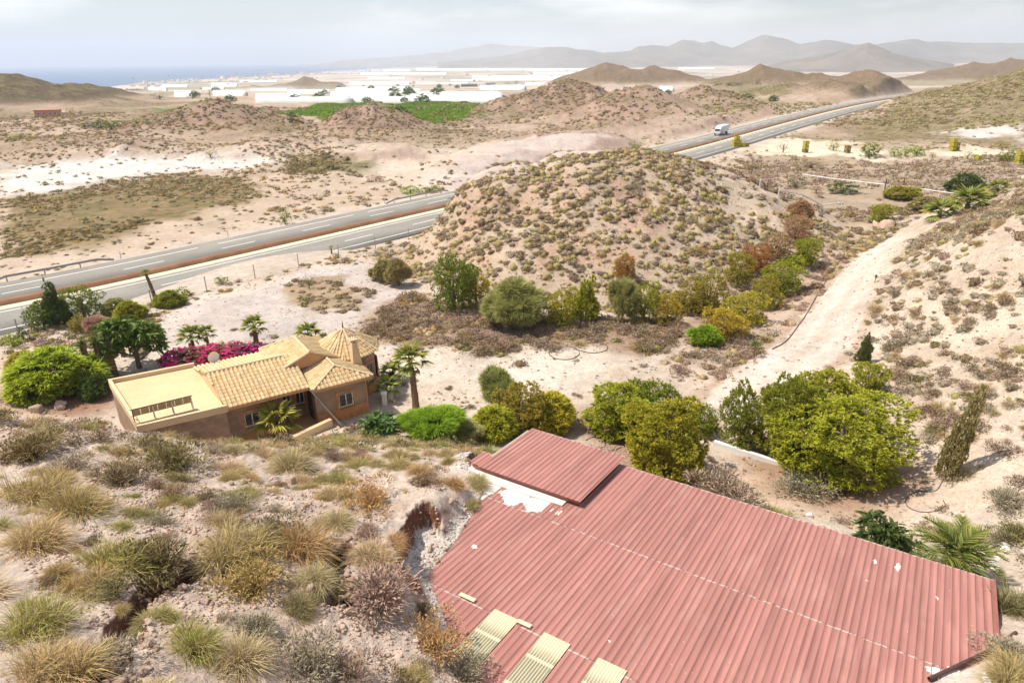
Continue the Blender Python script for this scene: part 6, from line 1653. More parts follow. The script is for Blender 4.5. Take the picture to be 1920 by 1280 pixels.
 (614, 228, 16, 34, 'low', 'olive', 'tree', 'olive tree left of the pointed hill'), (650, 222, 26, 36, 'low', 'brownred', 'tree', 'brown tree on the left flank of the pointed hill'),
 (133, 212, 12, 16, 'low', 'olive', 'tree', 'olive tree right beside the orange house'),
 (873, 187, 13, 9, 'tall', 'dark', 'tree', 'dark pointed tree standing before the white greenhouses'), (881, 187, 9, 10, 'low', 'dark', 'tree', 'dark tree next to the pointed one before the greenhouses'), (897, 187, 9, 9, 'low', 'dark', 'tree', 'dark tree on the right before the white greenhouses'),
 (394, 182, 14, 9, 'tall', 'dark', 'tree', 'dark tree on the ridge among the far hills'), (362, 186, 10, 18, 'low', 'dark', 'tree', 'low dark trees on the ridge among the far hills'), (300, 186, 10, 40, 'low', 'dark', 'tree', 'wide dark tree clump on the far ridge'),
 (1345, 160, 6, 20, 'low', 'dark', 'tree', 'left dark tree of the row above the orchard'), (1366, 160, 6, 18, 'low', 'dark', 'tree', 'second dark tree of the row above the orchard'), (1384, 160, 7, 20, 'low', 'dark', 'tree', 'third dark tree of the row above the orchard'), (1420, 157, 7, 10, 'low', 'dark', 'tree', 'last dark tree of the row above the orchard'),
 (968, 158, 7, 10, 'low', 'dark', 'tree', 'far dark tree at the left of the middle range'), (952, 160, 6, 16, 'low', 'dark', 'tree', 'far low tree left of the middle range'), (908, 164, 5, 18, 'low', 'dark', 'tree', 'far dark trees beside the grey barns'),
 (40, 262, 12, 46, 'low', 'olive', 'bush', 'green bush clump at the left edge below the orange house'), (20, 264, 10, 30, 'low', 'green', 'bush', 'leftmost green bush below the orange house'),
 (585, 312, 20, 40, 'wispy', 'dry', 'bush', 'left tall reed clump beyond the motorway'), (625, 318, 24, 50, 'wispy', 'dry', 'bush', 'right tall reed clump beyond the motorway'), (395, 296, 16, 26, 'wispy', 'dry', 'bush', 'brown bush on the white river bed'), (705, 340, 14, 34, 'wispy', 'brownred', 'bush', 'brown bush left of the pale fill slope'),
 (770, 362, 14, 40, 'low', 'bright', 'bush', 'green bush by the motorway just left of the middle hill'), (805, 360, 12, 34, 'low', 'green', 'bush', 'second green bush by the motorway just left of the middle hill'),
]
CATS = {'pine_tree': 'pine tree', 'dead_pine': 'dead tree', 'cypress': 'cypress', 'tree': 'tree', 'bush': 'bush', 'broom_bush': 'bush', 'tamarisk': 'tree', 'garden_bush': 'bush'}
ANCH = []
_feet = hit([t[0] for t in TREES], [t[1] for t in TREES], True)
for i, (px, py, ph, pw, kind, pal, nm, lab) in enumerate(TREES):
    P = _feet[i]; H, W, dist = scale_from_px(P, ph * 1.05, pw * (1.22 if 480 < py < 650 and 1000 < px < 1540 else 1.1))
    n, m = (5200, 9) if ph * pw > 14000 else (3000, 9) if ph * pw > 6000 else (1800, 9) if ph * pw > 1300 else (170, 6) if ph * pw > 300 else (50, 5)
    if kind == 'low' and ph * pw > 6000: n = 2600
    if kind == 'wispy': n = int(n * 1.3)
    cm, tm = tree_meshes(kind, pal, i % 3 if n < 2000 else i, n, m, 0.3 + max(W, H) / 4 if n > 130 else 0.5)
    root = empty(nm, P, i * 2.1); root.scale = (W, W, H)
    tag(root, lab, CATS[nm])
    link('crown', cm, root); link('trunk', tm, root)
    ANCH.append((px, py - ph * 0.4, lab, pw, ph))

# the leaning cypress on its own: a dry narrow tree tilted to the right
P = ground_at(1772, 893); H, W, dist = scale_from_px(P, 182, 50)
(V, Q, T, C), tm = make_tree('cypress', 'dry', 4242, 1500, 9, 1.3)
V = V.copy(); V[:, 0] += 0.52 * V[:, 2] ** 1.3 * (H / W) * 0.26
root = empty('cypress', P); root.scale = (W, W, H); tag(root, 'tall dry brownish cypress leaning to the right beside the yard', 'cypress')
link('crown', mesh_np('crown', V, [Q, T], M_PINE, C), root); link('trunk', tm.mesh('trunk', M_BARK), root)

# broad-leaved garden trees
def leaf_tree(px, py, ph, pw, seed, lobes, leaf, c1, c2, nm, lab, cat='tree', n=500, lance=2.2, rt=0.04):
    P = ground_at(px, py); H, W, dist = scale_from_px(P, ph, pw)
    (V, Q, T, C), tm = leafy(seed, n, lobes, leaf, c1, c2, rt, lance)
    root = empty(nm, P, seed); root.scale = (W, W, H); tag(root, lab, cat)
    link('crown', mesh_np('crown', V, [Q, T], M_LEAF, C), root); link('trunk', tm.mesh('trunk', M_BARK, True), root)
    ANCH.append((px, py - ph * 0.4, lab, pw, ph))
LT = [(-.25, .05, .72, .2, .15), (.1, .2, .82, .22, .14), (.3, -.1, .62, .18, .13), (-.1, -.25, .55, .18, .12), (.05, 0, .6, .2, .16), (-.3, -.1, .42, .13, .1), (.38, .15, .42, .12, .1), (.2, .3, .5, .14, .1)]
leaf_tree(262, 690, 120, 112, 3, LT, 0.105, (0.075, 0.12, 0.018), (0.22, 0.29, 0.045), 'fig_tree', 'broad leaved tree with a bare forked trunk at the edge of the gravel yard', n=620)
leaf_tree(714, 820, 62, 76, 5, [(-.25, 0, .45, .25, .3), (.2, .1, .5, .25, .3), (0, -.2, .55, .25, .3), (.3, -.2, .35, .18, .2)], 0.16, (0.05, 0.09, 0.015), (0.15, 0.22, 0.045), 'fig_tree', 'low broad leaved bush at the right corner of the villa', 'bush', 240)
leaf_tree(1632, 1040, 98, 104, 7, [(-.25, 0, .5, .22, .3), (.2, .1, .55, .24, .3), (0, -.2, .65, .25, .3), (.35, -.1, .35, .15, .2)], 0.14, (0.03, 0.055, 0.012), (0.12, 0.16, 0.035), 'mango_tree', 'dark glossy leaved tree poking over the far edge of the red roof', 'tree', 330, 2.8)
leaf_tree(1692, 1045, 62, 62, 9, [(-.2, 0, .5, .25, .3), (.2, .1, .5, .25, .3)], 0.2, (0.05, 0.07, 0.012), (0.17, 0.19, 0.035), 'mango_tree', 'small glossy bush between the dark leaved tree and the palm behind the roof', 'bush', 120, 2.8)

# bougainvillea along the far side of the villa
for k, (px, py, pw, ph, lab) in enumerate([(352, 686, 80, 46, 'left clump of the pink bougainvillea behind the villa'), (405, 682, 80, 44, 'middle clump of the pink bougainvillea behind the villa'), (452, 668, 70, 34, 'right clump of the pink bougainvillea behind the villa')]):
    P = ground_at(px, py); H, W, dist = scale_from_px(P, ph, pw); r = np.random.default_rng(90 + k)
    lobes = [(.34 * cos(a), .34 * sin(a), r.uniform(.3, .6), .22, .28) for a in np.linspace(0, 6.28, 8)[:-1]] + [(0, 0, .6, .3, .32)]
    (V, Q, T, C), tm = leafy(91 + k, 420, lobes, 0.09, (0.10, 0.065, 0.025), (0.21, 0.14, 0.05), 0.03, 1.6)
    p, d = crown_points(r, 700, lobes); cl = vn3(p * 4 + k * 3) > 0.40; p, d = p[cl], d[cl]; N = len(p) * 3; kk = np.repeat(np.arange(len(p)), 3)
    o = d[kk] + r.normal(0, .6, (N, 3)); az = np.arctan2(o[:, 1], o[:, 0]); el = np.arctan2(o[:, 2], np.hypot(o[:, 0], o[:, 1]))
    fl = blades(r, p[kk] * 1.03 + r.normal(0, .03, (N, 3)), az, el, np.full(N, .085), np.full(N, .075), np.full(N, .3), jitcol(r, N, (0.50, 0.02, 0.16), .2), jitcol(r, N, (0.66, 0.04, 0.24), .2))
    root = empty('bougainvillea', P, k * 1.1); root.scale = (W, W, H); tag(root, lab, 'flowering shrub', None)
    link('foliage', mesh_np('foliage', V, [Q, T], M_LEAF, C), root); link('blossom', mesh_np('blossom', fl[0], [fl[1], fl[2]], M_LEAF, fl[3]), root); link('stem', tm.mesh('stem', M_BARK), root)

# ------------------------------------------------------------------ palms, yuccas
def fan_frond(seed, green=(0.11, 0.15, 0.028), tip=(0.32, 0.34, 0.07)):
    r = np.random.default_rng(seed); n = 15; V, Q, T, C = [], [], [], []
    st = blades(r, np.zeros((2, 3)), np.array([0, 0.02]), np.array([.35, .35]), np.array([.55, .55]), np.array([.05, .04]), np.array([.1, .1]), jitcol(r, 2, green), jitcol(r, 2, green))
    c = np.array([.5, 0, .16]); a = np.linspace(-1.9, 1.9, n)
    fb = blades(r, np.repeat(c[None], n, 0) + np.c_[np.cos(a) * .02, np.sin(a) * .02, 0 * a], a * .78, 0.28 - 0.16 * np.abs(a) + r.normal(0, .05, n), .52 - .06 * np.abs(a), np.full(n, .085), np.full(n, 0.75), jitcol(r, n, green), jitcol(r, n, tip))
    return join_np([st, fb])
def pinnate_frond(seed, green=(0.10, 0.13, 0.025), tip=(0.33, 0.35, 0.07)):
    r = np.random.default_rng(seed); n = 26; t = np.linspace(.16, 1, n); x = t * .95; z = .55 * t - .75 * t ** 2.2
    parts = []
    for s in (-1, 1):
        az = s * (1.15 - .6 * t); parts.append(blades(r, np.c_[x, 0 * x, z], az, .35 - .3 * t + r.normal(0, .06, n), .30 * np.sin(pi * (t * .8 + .16)) + .07, np.full(n, .028), np.full(n, .6), jitcol(r, n, green), jitcol(r, n, tip)))
    tt = np.linspace(0, 1, 9); p = np.c_[tt * .95, 0 * tt, .55 * tt - .75 * tt ** 2.2]
    w = .02 * (1.1 - tt); V = np.concatenate([p + np.c_[0 * w, w, 0 * w], p - np.c_[0 * w, w, 0 * w]]); i = np.arange(8); Q = np.stack([i, i + 1, i + 10, i + 9], -1)
    parts.append((V, Q, np.zeros((0, 3), int), jitcol(r, 18, (.20, .19, .06), .05)))
    return join_np(parts)
def yucca_leaves(seed, n=46, c1=(0.05, 0.075, 0.02), c2=(0.15, 0.20, 0.05)):
    r = np.random.default_rng(seed); az = r.uniform(0, 6.28, n); el = np.arcsin(r.uniform(-.25, 1, n))
    return blades(r, np.zeros((n, 3)), az, el, r.uniform(.75, 1.05, n), np.full(n, .075), np.full(n, .35), jitcol(r, n, c1), jitcol(r, n, c2))
def bl_mesh(nm, A): return mesh_np(nm, A[0], [A[1], A[2]], M_LEAF, A[3])
FAN = [bl_mesh('frond', fan_frond(k)) for k in range(2)]; FAND = bl_mesh('frond', fan_frond(8, (.20, .13, .07), (.30, .21, .12))); PIN = [bl_mesh('frond', pinnate_frond(k)) for k in range(2)]; FANY = bl_mesh('frond', fan_frond(5, (.22, .23, .03), (.52, .50, .09)))
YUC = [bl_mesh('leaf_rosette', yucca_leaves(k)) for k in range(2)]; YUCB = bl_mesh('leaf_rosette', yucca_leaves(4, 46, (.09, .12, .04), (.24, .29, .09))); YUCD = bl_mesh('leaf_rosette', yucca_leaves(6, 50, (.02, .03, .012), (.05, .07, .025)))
def palm(px, py, ph, pw, lab, kind='fan', lean=(0, 0), nf=15, dead=4, trunk=0.62, base_z=None, nm='palm_tree', rot=0.0, wide=0.055):
    P = ground_at(px, py) if base_z is None else un(np.array(float(px)), np.array(float(py)), base_z)
    dist = (P - CAM) @ CW; s = dist / FPX; dep = math.atan2(CAM_Z - P[2], np.hypot(P[0], P[1]))
    R = pw * s / 2; Ht = max(ph * s / cos(dep) - R * 0.55, 0.25)
    root = empty(nm, P, rot); tag(root, lab, 'palm' if nm == 'palm_tree' else 'palm')
    top = np.array([lean[0] * s, lean[1] * s, Ht]); n = 9; t = np.linspace(0, 1, n)
    pts = np.c_[top[0] * t ** 1.5, top[1] * t ** 1.5, Ht * t - 0.2 * (t == 0)]; rad = R * wide * 2.2 * (1.25 - .45 * t) * (1 + 0.10 * (np.arange(n) % 2))
    MB().tube(pts, rad, 8).build('trunk', M_PALMT, root)
    r = np.random.default_rng(int(px * 7 + py)); ga = 2.39996
    for k in range(nf + dead):
        dd = k >= nf; f = k / nf
        me = (FAND if dd else FANY if (k % 4 == 1) else FAN[k % 2]) if kind == 'fan' else FANY if kind == 'fany' else PIN[k % 2]
        o = link('frond', me, root); o.location = tuple(top)
        el = radians(75 - 88 * f) if not dd else radians(-58 + r.uniform(-12, 12))
        if kind == 'pin': el = radians(72 - 70 * f)
        o.rotation_euler = (r.normal(0, .12), -el + 0.25, ga * k + r.normal(0, .15)); o.scale = (R * (1.0 if not dd else .7),) * 3
    ANCH.append((px, py - ph * .5, lab, pw, ph))
palm(781, 775, 112, 84, 'tall fan palm with a bare rough trunk right of the villa', dead=3, nf=16, lean=(-4, 0), wide=0.06)
palm(482, 650, 50, 56, 'fan palm on the gravel right above the pink bougainvillea', wide=0.07)
palm(293, 567, 58, 22, 'thin leaning palm with a small crown beside the motorway', lean=(-10, 4), dead=0, nf=10, wide=0.13)
palm(364, 660, 42, 58, 'left fan palm behind the pink bougainvillea', dead=2)
palm(392, 656, 40, 44, 'right fan palm behind the pink bougainvillea', dead=1)
palm(580, 640, 26, 62, 'fan palm showing above the roof left of the round tower', dead=0)
palm(523, 812, 42, 98, 'bright young fan palm in front of the villa window', 'fany', dead=0, nf=15, wide=0.06, base_z=1.3)
palm(738, 712, 26, 62, 'low fan palm behind the tall palm', dead=0, nf=14)
palm(728, 745, 30, 60, 'dark low palm in the shade beside the round tower', dead=0, nf=14)
palm(1780, 1085, 78, 165, 'date palm with long arching fronds behind the right end of the red roof', 'pin', dead=0, nf=22, wide=0.05)
palm(1762, 408, 22, 74, 'left fan palm of the group at the top of the right slope', dead=0, nf=14)
palm(1812, 396, 34, 84, 'middle and biggest fan palm at the top of the right slope', dead=0, nf=16)
palm(1868, 368, 24, 52, 'right fan palm near the right edge behind the slope', dead=0, nf=13)
palm(1844, 378, 10, 30, 'small palm between the two fan palms at the top of the right slope', dead=0, nf=10)
palm(622, 476, 14, 12, 'tiny palm beside the motorway above the gravel yard', dead=0, nf=8, wide=.1)
palm(1703, 830, 20, 28, 'small young palm on the white ground right of the biggest pine', dead=0, nf=9)
def yucca(px, py, ph, pw, lab, mesh=None, heads=1, nm='yucca', sp=0.4, trunk=True, wide=.11):
    P = ground_at(px, py); dist = (P - CAM) @ CW; s = dist / FPX; R = pw * s / 2; H = max(ph * s * 1.05 - R * .7, 0.05)
    root = empty(nm, P, px * .1); tag(root, lab, nm); r = np.random.default_rng(px)
    for k in range(heads):
        a = 2.4 * k; b = np.array([cos(a), sin(a), 0]) * R * sp * (heads > 1); top = b * 1.6 + np.array([0, 0, H * (1 - .13 * k)])
        if trunk: MB().tube([b * .4 - np.array([0, 0, .15]), b * 1.0 + np.array([0, 0, H * .5]), top], [R * wide * 1.3, R * wide, R * wide], 7).build('trunk', M_PALMT, root)
        for j in range(2 if trunk and H > R else 1):
            o = link('leaf_rosette', mesh or YUC[(k + j) % 2], root); o.location = tuple(top - np.array([0, 0, .22 * R * j])); o.scale = (R * (.8 if heads > 1 else 1),) * 3; o.rotation_euler = (pi * .55 * j, 0, k)
    ANCH.append((px, py - ph * .5, lab, pw, ph))
yucca(172, 712, 82, 40, 'left shaggy trunked yucca beside the huge bright bush', sp=.2, wide=.26)
yucca(196, 708, 88, 46, 'middle yucca with a dense head beside the leafy tree', sp=.3, wide=.24)
yucca(216, 705, 84, 46, 'right yucca leaning towards the leafy tree', YUCB, sp=.3, wide=.24)
yucca(232, 668, 70, 40, 'yucca behind the right yucca in the garden', YUCB, sp=.3, wide=.2)
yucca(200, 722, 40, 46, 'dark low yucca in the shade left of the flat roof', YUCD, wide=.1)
yucca(1413, 670, 36, 26, 'slim single yucca left of the dirt track', YUCB, sp=.2)
yucca(1388, 842, 26, 34, 'spiky light green agave at the end of the white kerb', YUCB, nm='agave', trunk=False)
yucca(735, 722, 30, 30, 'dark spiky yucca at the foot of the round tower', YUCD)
yucca(1640, 530, 16, 12, 'small dry yucca stump on the right bank of the track', YUCD)
# ------------------------------------------------------------------ truck on the far carriageway
M_TRUCKW = plain('truck_white_paint', (0.78, 0.78, 0.77), 0.45, 0.04, 1.0, 0.4); M_RUBBER = plain('tyre_rubber', (0.03, 0.03, 0.03), 0.85); M_GREYP = plain('grey_plastic', (0.14, 0.14, 0.14), 0.7)
_lane = offset_line(RC, -5.6); _q = project(np.c_[_lane, _rz]); s_t = float(RS[np.argmin(np.abs(_q[:, 0] - 1347) + 1e4 * (_lane[:, 1] < 150))]); print('truck', _q[np.argmin(np.abs(RS - s_t))])
pt = road_pt(s_t, -5.6); pf = road_pt(s_t - 4, -5.6); hd = math.atan2(pf[1] - pt[1], pf[0] - pt[0])
truck = empty('truck', pt, hd, 0.8); tag(truck, 'white box truck driving towards the camera on the far carriageway', 'truck')
def bev(x0, x1, y0, y1, z0, z1, c=0.06):
    m = MB(); P = []
    for z, k in ((z0, c), (z0 + c, 0), (z1 - c, 0), (z1, c)): P += [(x0 + k, y0 + k, z), (x1 - k, y0 + k, z), (x1 - k, y1 - k, z), (x0 + k, y1 - k, z)]
    F = [(3, 2, 1, 0), (12, 13, 14, 15)] + [(j * 4 + i, j * 4 + (i + 1) % 4, (j + 1) * 4 + (i + 1) % 4, (j + 1) * 4 + i) for j in range(3) for i in range(4)]
    return m.poly(P, F)
bev(-6.6, 1.4, -1.25, 1.25, 1.15, 3.75).build('cargo_box', M_TRUCKW, truck)
cabm = MB(); pr = [(1.6, 0.7), (3.55, 0.7), (3.6, 1.7), (3.25, 2.75), (2.6, 2.95), (1.6, 2.95)]
P = [(x, y, z) for y in (-1.2, 1.2) for x, z in pr]; n = len(pr)
cabm.poly(P, [tuple(range(n)), tuple(range(2 * n - 1, n - 1, -1))] + [(i, i + n, (i + 1) % n + n, (i + 1) % n) for i in range(n)])
cab = cabm.build('cab', M_TRUCKW, truck)
MB().poly([(3.61, -1.05, 1.75), (3.61, 1.05, 1.75), (3.30, 1.05, 2.65), (3.30, -1.05, 2.65)], [(0, 1, 2, 3)]).build('windscreen', M_GLASS, cab)
for y in (-1.205, 1.205): MB().box(2.3, 3.2, y - .005, y + .005, 1.75, 2.55).build('side_window', M_GLASS, cab)
for y in (-0.85, 0.85): MB().box(3.60, 3.63, y - .2, y + .2, 0.85, 1.05).build('headlight', M_GLASS, cab)
MB().box(3.56, 3.66, -1.2, 1.2, 0.5, 0.78).build('bumper', M_GREYP, truck); MB().box(-6.4, 3.0, -0.5, 0.5, 0.7, 1.1).build('chassis', M_GREYP, truck)
MB().poly([(1.55, -1.0, 2.96), (2.9, -1.0, 2.96), (1.55, -1.0, 3.6), (1.55, 1.0, 2.96), (2.9, 1.0, 2.96), (1.55, 1.0, 3.6)], [(0, 1, 2), (5, 4, 3), (1, 4, 5, 2), (0, 3, 4, 1), (0, 2, 5, 3)]).build('wind_deflector', M_TRUCKW, truck)
wm = MB().tube([(0, -.16, 0), (0, .16, 0)], .5, 14).mesh('wheel', M_RUBBER)
for x in (2.7, -4.2, -5.3):
    for y in (-1.05, 1.05): w_ = link('wheel', wm, truck); w_.location = (x, y, 0.5)

# ------------------------------------------------------------------ yellow crates
def crate_mesh():
    m = MB(); w, d, h = 0.6, 0.6, 1.02
    for z in (0.06, 0.36, 0.66): 
        for y in (-d, d): m.box(-w, w, y - .02, y + .02, z, z + .26)
        for x in (-w, w): m.box(x - .02, x + .02, -d + .021, d - .021, z, z + .26)
    for x in (-w + .04, w - .04):
        for y in (-d + .06, d - .06): m.box(x - .035, x + .035, y - .035, y + .035, 0, h)
    m.box(-w + .03, w - .03, -d + .03, d - .03, 0.04, 0.09)
    return m
M_CRY = plain('yellow_crate_paint', (0.42, 0.36, 0.03), 0.7, 0.2, 1.5); M_CRB = plain('weathered_crate', (0.22, 0.17, 0.05), 0.85, 0.2, 1.5)
CY = crate_mesh().mesh('crate', M_CRY); CB = crate_mesh().mesh('crate', M_CRB)
STK = [('the big stack by the motorway', 1377, 276, [(0, 0, 0, 0), (1.25, 0, 0, 0), (0, 0, 1.03, 0), (1.25, 0, 1.03, 0), (0.62, 0, 2.06, 0), (2.5, -.3, 0, 0), (3.75, -.3, 0, 1)]),
       ('the tall stack right of the dark sparse tree', 1509, 286, [(0, 0, 0, 1), (0, 0, 1.03, 0), (0, 0, 2.06, 0)]), ('the pair left of the green leaning tree', 1588, 287, [(0, 0, 0, 1), (0, 0, 1.03, 1)]),
       ('the stack on the pale bank', 1785, 282, [(0, 0, 0, 0), (1.25, 0, 0, 1), (0, 0, 1.03, 0), (1.25, 0, 1.03, 1), (0, 0, 2.06, 0)]), ('the pale field edge on its own', 1833, 299, [(0, 0, 0, 0)]), ('the stack at the right edge', 1908, 309, [(0, 0, 0, 0), (1.25, 0, 0, 1), (0, 0, 1.03, 0), (1.25, 0, 1.03, 1), (0, 0, 2.06, 0)])]
WH = {(0, 0): 'lower left crate', (1, 0): 'lower right crate', (0, 1): 'middle left crate', (1, 1): 'middle right crate', (0, 2): 'top crate'}
for nm, px, py, L in STK:
    b = ground_at(px, py); a = 0.35
    for (x, y, z, c) in L:
        o = link('crate', CB if c else CY); o.location = (b[0] + x * cos(a) - y * sin(a), b[1] + x * sin(a) + y * cos(a), b[2] + z + 0.01); o.rotation_euler = (0, 0, a + .06 * (x - z))
        k = (0 if x < 1 else 1 if x < 2 else 2 if x < 3 else 3, int(z + .1)); w = {2: 'first single crate right of the tiers', 3: 'last weathered crate at the right end'}.get(k[0], WH.get((min(k[0], 1), k[1]), 'crate'))
        tag(o, ('weathered ' if c and 'weathered' not in w else 'yellow ' if not c else '') + w + ' of ' + nm, 'crate', 'yellow field crates')

# ------------------------------------------------------------------ rails, posts, kerb, hoses
M_RAIL = plain('white_rail_paint', (0.74, 0.72, 0.68), 0.7, 0.08, 1.0)
def rail(x0, y0, x1, y1, hgt, lab, n, dark=False):
    A, B = ground_at(x0, y0), ground_at(x1, y1); root = empty('white_rail', A); tag(root, lab, 'fence')
    pts = [A + (B - A) * t for t in np.linspace(0, 1, n)]
    for p in pts: p[2] = gz(p[0], p[1])
    q = [tuple(p - A + np.array([0, 0, hgt])) for p in pts]
    MB().tube(q, 0.10, 6).build('rail', M_RAIL, root)
    pm = MB().box(-.06, .06, -.06, .06, -.3, hgt).mesh('post', M_RAIL)
    for p in pts: link('post', pm, root).location = tuple(p - A)
rail(1503, 337, 1657, 357, 1.1, 'long white rail crossing the weedy field', 6); rail(1690, 360, 1797, 376, 1.1, 'short white rail ending at the dark rounded tree', 4)
rail(1459, 372, 1577, 393, 1.1, 'lower white rail above the faded dead pines', 4); rail(1424, 352, 1450, 346, 1.1, 'stub of grey white rail at the foot of the hill', 2)
for px, py, lab in ((1658, 358, 'dark wooden post at the right end of the long white rail'), (1692, 357, 'dark wooden post at the left end of the short white rail'), (1408, 335, 'thin dark post left in the weedy field')):
    P = ground_at(px, py); o = MB().box(-.09, .09, -.09, .09, -.3, 2.2).build('wooden_post', M_BARK); o.location = tuple(P); tag(o, lab, 'post')
def lay(name, px, rad, mat, lab, cat, dz=0.0, smooth=3):
    h = hit([p[0] for p in px], [p[1] for p in px]); L = np.array(_smooth_line([p[:2] for p in h], smooth)); z = gfast(L[:, 0], L[:, 1])
    o = MB().tube(np.c_[L, z + rad + dz], rad, 6).build(name, mat, None, True); return tag(o, lab, cat)
A, B = ground_at(1338, 838), ground_at(1478, 876); d = (B - A)[:2]; d = d / np.linalg.norm(d); nn = np.array([-d[1], d[0]]) * .13
kb = MB().prism([tuple(A[:2] - nn), tuple(B[:2] - nn), tuple(B[:2] + nn), tuple(A[:2] + nn)], min(A[2], B[2]) - .2, max(A[2], B[2]) + .22).build('kerb', M_RAIL); tag(kb, 'long whitish concrete kerb on the yard left of the biggest pine', 'kerb')
M_HOSE = plain('black_hose', (0.07, 0.06, 0.055), 0.6)
ring_px = lambda cx, cy, rx, ry, a0, a1, n=14: [(cx + rx * cos(t), cy + ry * sin(t)) for t in np.linspace(a0, a1, n)]
lay('hose', ring_px(1058, 662, 29, 13, 0, 6.1), .032, M_HOSE, 'black hose ring lying round a small bush in front of the hill', 'hose')
lay('hose', ring_px(1112, 652, 28, 10, -1.9, 2.6) + [(1075, 655)], .032, M_HOSE, 'open loop of black hose right of the hose ring', 'hose')
lay('hose', [(1770, 896), (1755, 925), (1720, 918), (1694, 936), (1704, 955), (1745, 962), (1775, 950), (1768, 938)], .022, M_HOSE, 'thin black hose curled on the pale ground below the leaning cypress', 'hose')
lay('hose', [(1098, 826), (1112, 818), (1132, 822), (1138, 836), (1120, 842), (1150, 846), (1165, 838)], .025, M_HOSE, 'thin hose curled on the pale ground behind the smaller red roof', 'hose')
lay('hose', [(1448, 655), (1476, 640), (1496, 612), (1512, 590), (1528, 560), (1548, 528), (1562, 508), (1572, 492), (1590, 470)], .045, M_HOSE, 'dark irrigation pipe running up the left side of the dirt track', 'pipe', smooth=2)
for px, py, lab in ((733, 748, 'short white pillar beside the dark yucca at the villa corner'), (722, 758, 'thin white post on the yard right of the villa')):
    P = ground_at(px, py); o = MB().box(-.16, .16, -.16, .16, -.2, .9).box(-.2, .2, -.2, .2, .901, .98).build('pillar', M_WHITE); o.location = tuple(P); tag(o, lab, 'pillar')
# wire fence along the motorway
s0, s1 = road_s_at(20, 600), road_s_at(760, 432)
wf = empty('wire_fence', road_pt(s0, 12.6)); tag(wf, 'thin wire fence on steel posts along the near edge of the motorway', 'fence'); o0 = np.array(wf.location)
pm = MB().box(-.04, .04, -.04, .04, -.4, 1.7).mesh('post', M_STEEL); top = []
for s in np.arange(s0, s1, 6.0):
    p = road_pt(s, 12.6); p[2] = gz(p[0], p[1]); link('post', pm, wf).location = tuple(p - o0); top.append(p - o0)
mbw = MB()
for h in (0.5, 1.1, 1.6): mbw.tube([t + np.array([0, 0, h]) for t in top], .010, 3, False)
mbw.build('wire', M_STEEL, wf)
mk_ = MB().box(-.06, .06, -.04, .04, 0, .95).mesh('marker_post', M_RAIL)
for k, (s, off) in enumerate([(road_s_at(425, 445), -10.2), (road_s_at(205, 490), -10.2), (road_s_at(710, 385), -10.2), (road_s_at(500, 470), -0.3), (road_s_at(1336, 268), 2.0)]):
    o = link('marker_post', mk_); o.location = tuple(road_pt(s, off)); tag(o, ['white marker post on the far verge left of the single green bush', 'white marker post at the end of the long guardrail', 'white marker post on the far verge nearest the middle hill', 'white marker post on the brown strip between the carriageways', 'white marker post near the truck on the motorway'][k], 'post')

# ------------------------------------------------------------------ the plain: greenhouses, fields, houses, town
def plain_hit(px, py):
    z = -5.0
    for _ in range(40):
        P = un(np.array(float(px)), np.array(float(py)), z); z = 0.5 * z + 0.5 * float(-45 * sst(320, 2300, P[1] + 0.15 * abs(P[0])))
    return P
M_GH = plain('greenhouse_plastic', (0.80, 0.79, 0.76), 0.5, 0.05, 0.02, 0.3, fine=0.2); M_GH2 = plain('dusty_greenhouse_plastic', (0.60, 0.60, 0.54), 0.6, 0.08, 0.02, fine=0.2)
GH = [(620, 942, 178, 192), (655, 790, 172, 176), (630, 768, 165, 172), (655, 768, 154.5, 159), (885, 1055, 143, 151), (780, 1110, 128.5, 132.5), (960, 1105, 121, 125), (675, 838, 137, 140), (720, 770, 131.5, 134), (480, 568, 182, 186), (480, 662, 188.5, 194, 1), (900, 985, 162, 169),
      (160, 222, 177, 192), (278, 312, 165, 171), (305, 352, 160, 164), (328, 362, 174, 182), (400, 462, 174, 180), (396, 445, 157, 163), (1272, 1340, 127, 130), (1310, 1342, 116, 118), (1236, 1262, 167, 174), (1545, 1575, 120.5, 123.5), (845, 900, 150, 153, 1), (560, 640, 160, 163), (470, 540, 168, 171, 1), (780, 880, 155.5, 158, 1), (540, 620, 173, 176), (1085, 1130, 134, 137), (380, 420, 165.5, 168), (690, 760, 146, 148), (820, 900, 124, 126), (1000, 1080, 136, 139), (450, 520, 152, 154), (985, 1060, 156, 160, 1)]
GHL = ['biggest white greenhouse block behind the green field', 'thin white strip just behind the biggest greenhouse block']
_gh = []
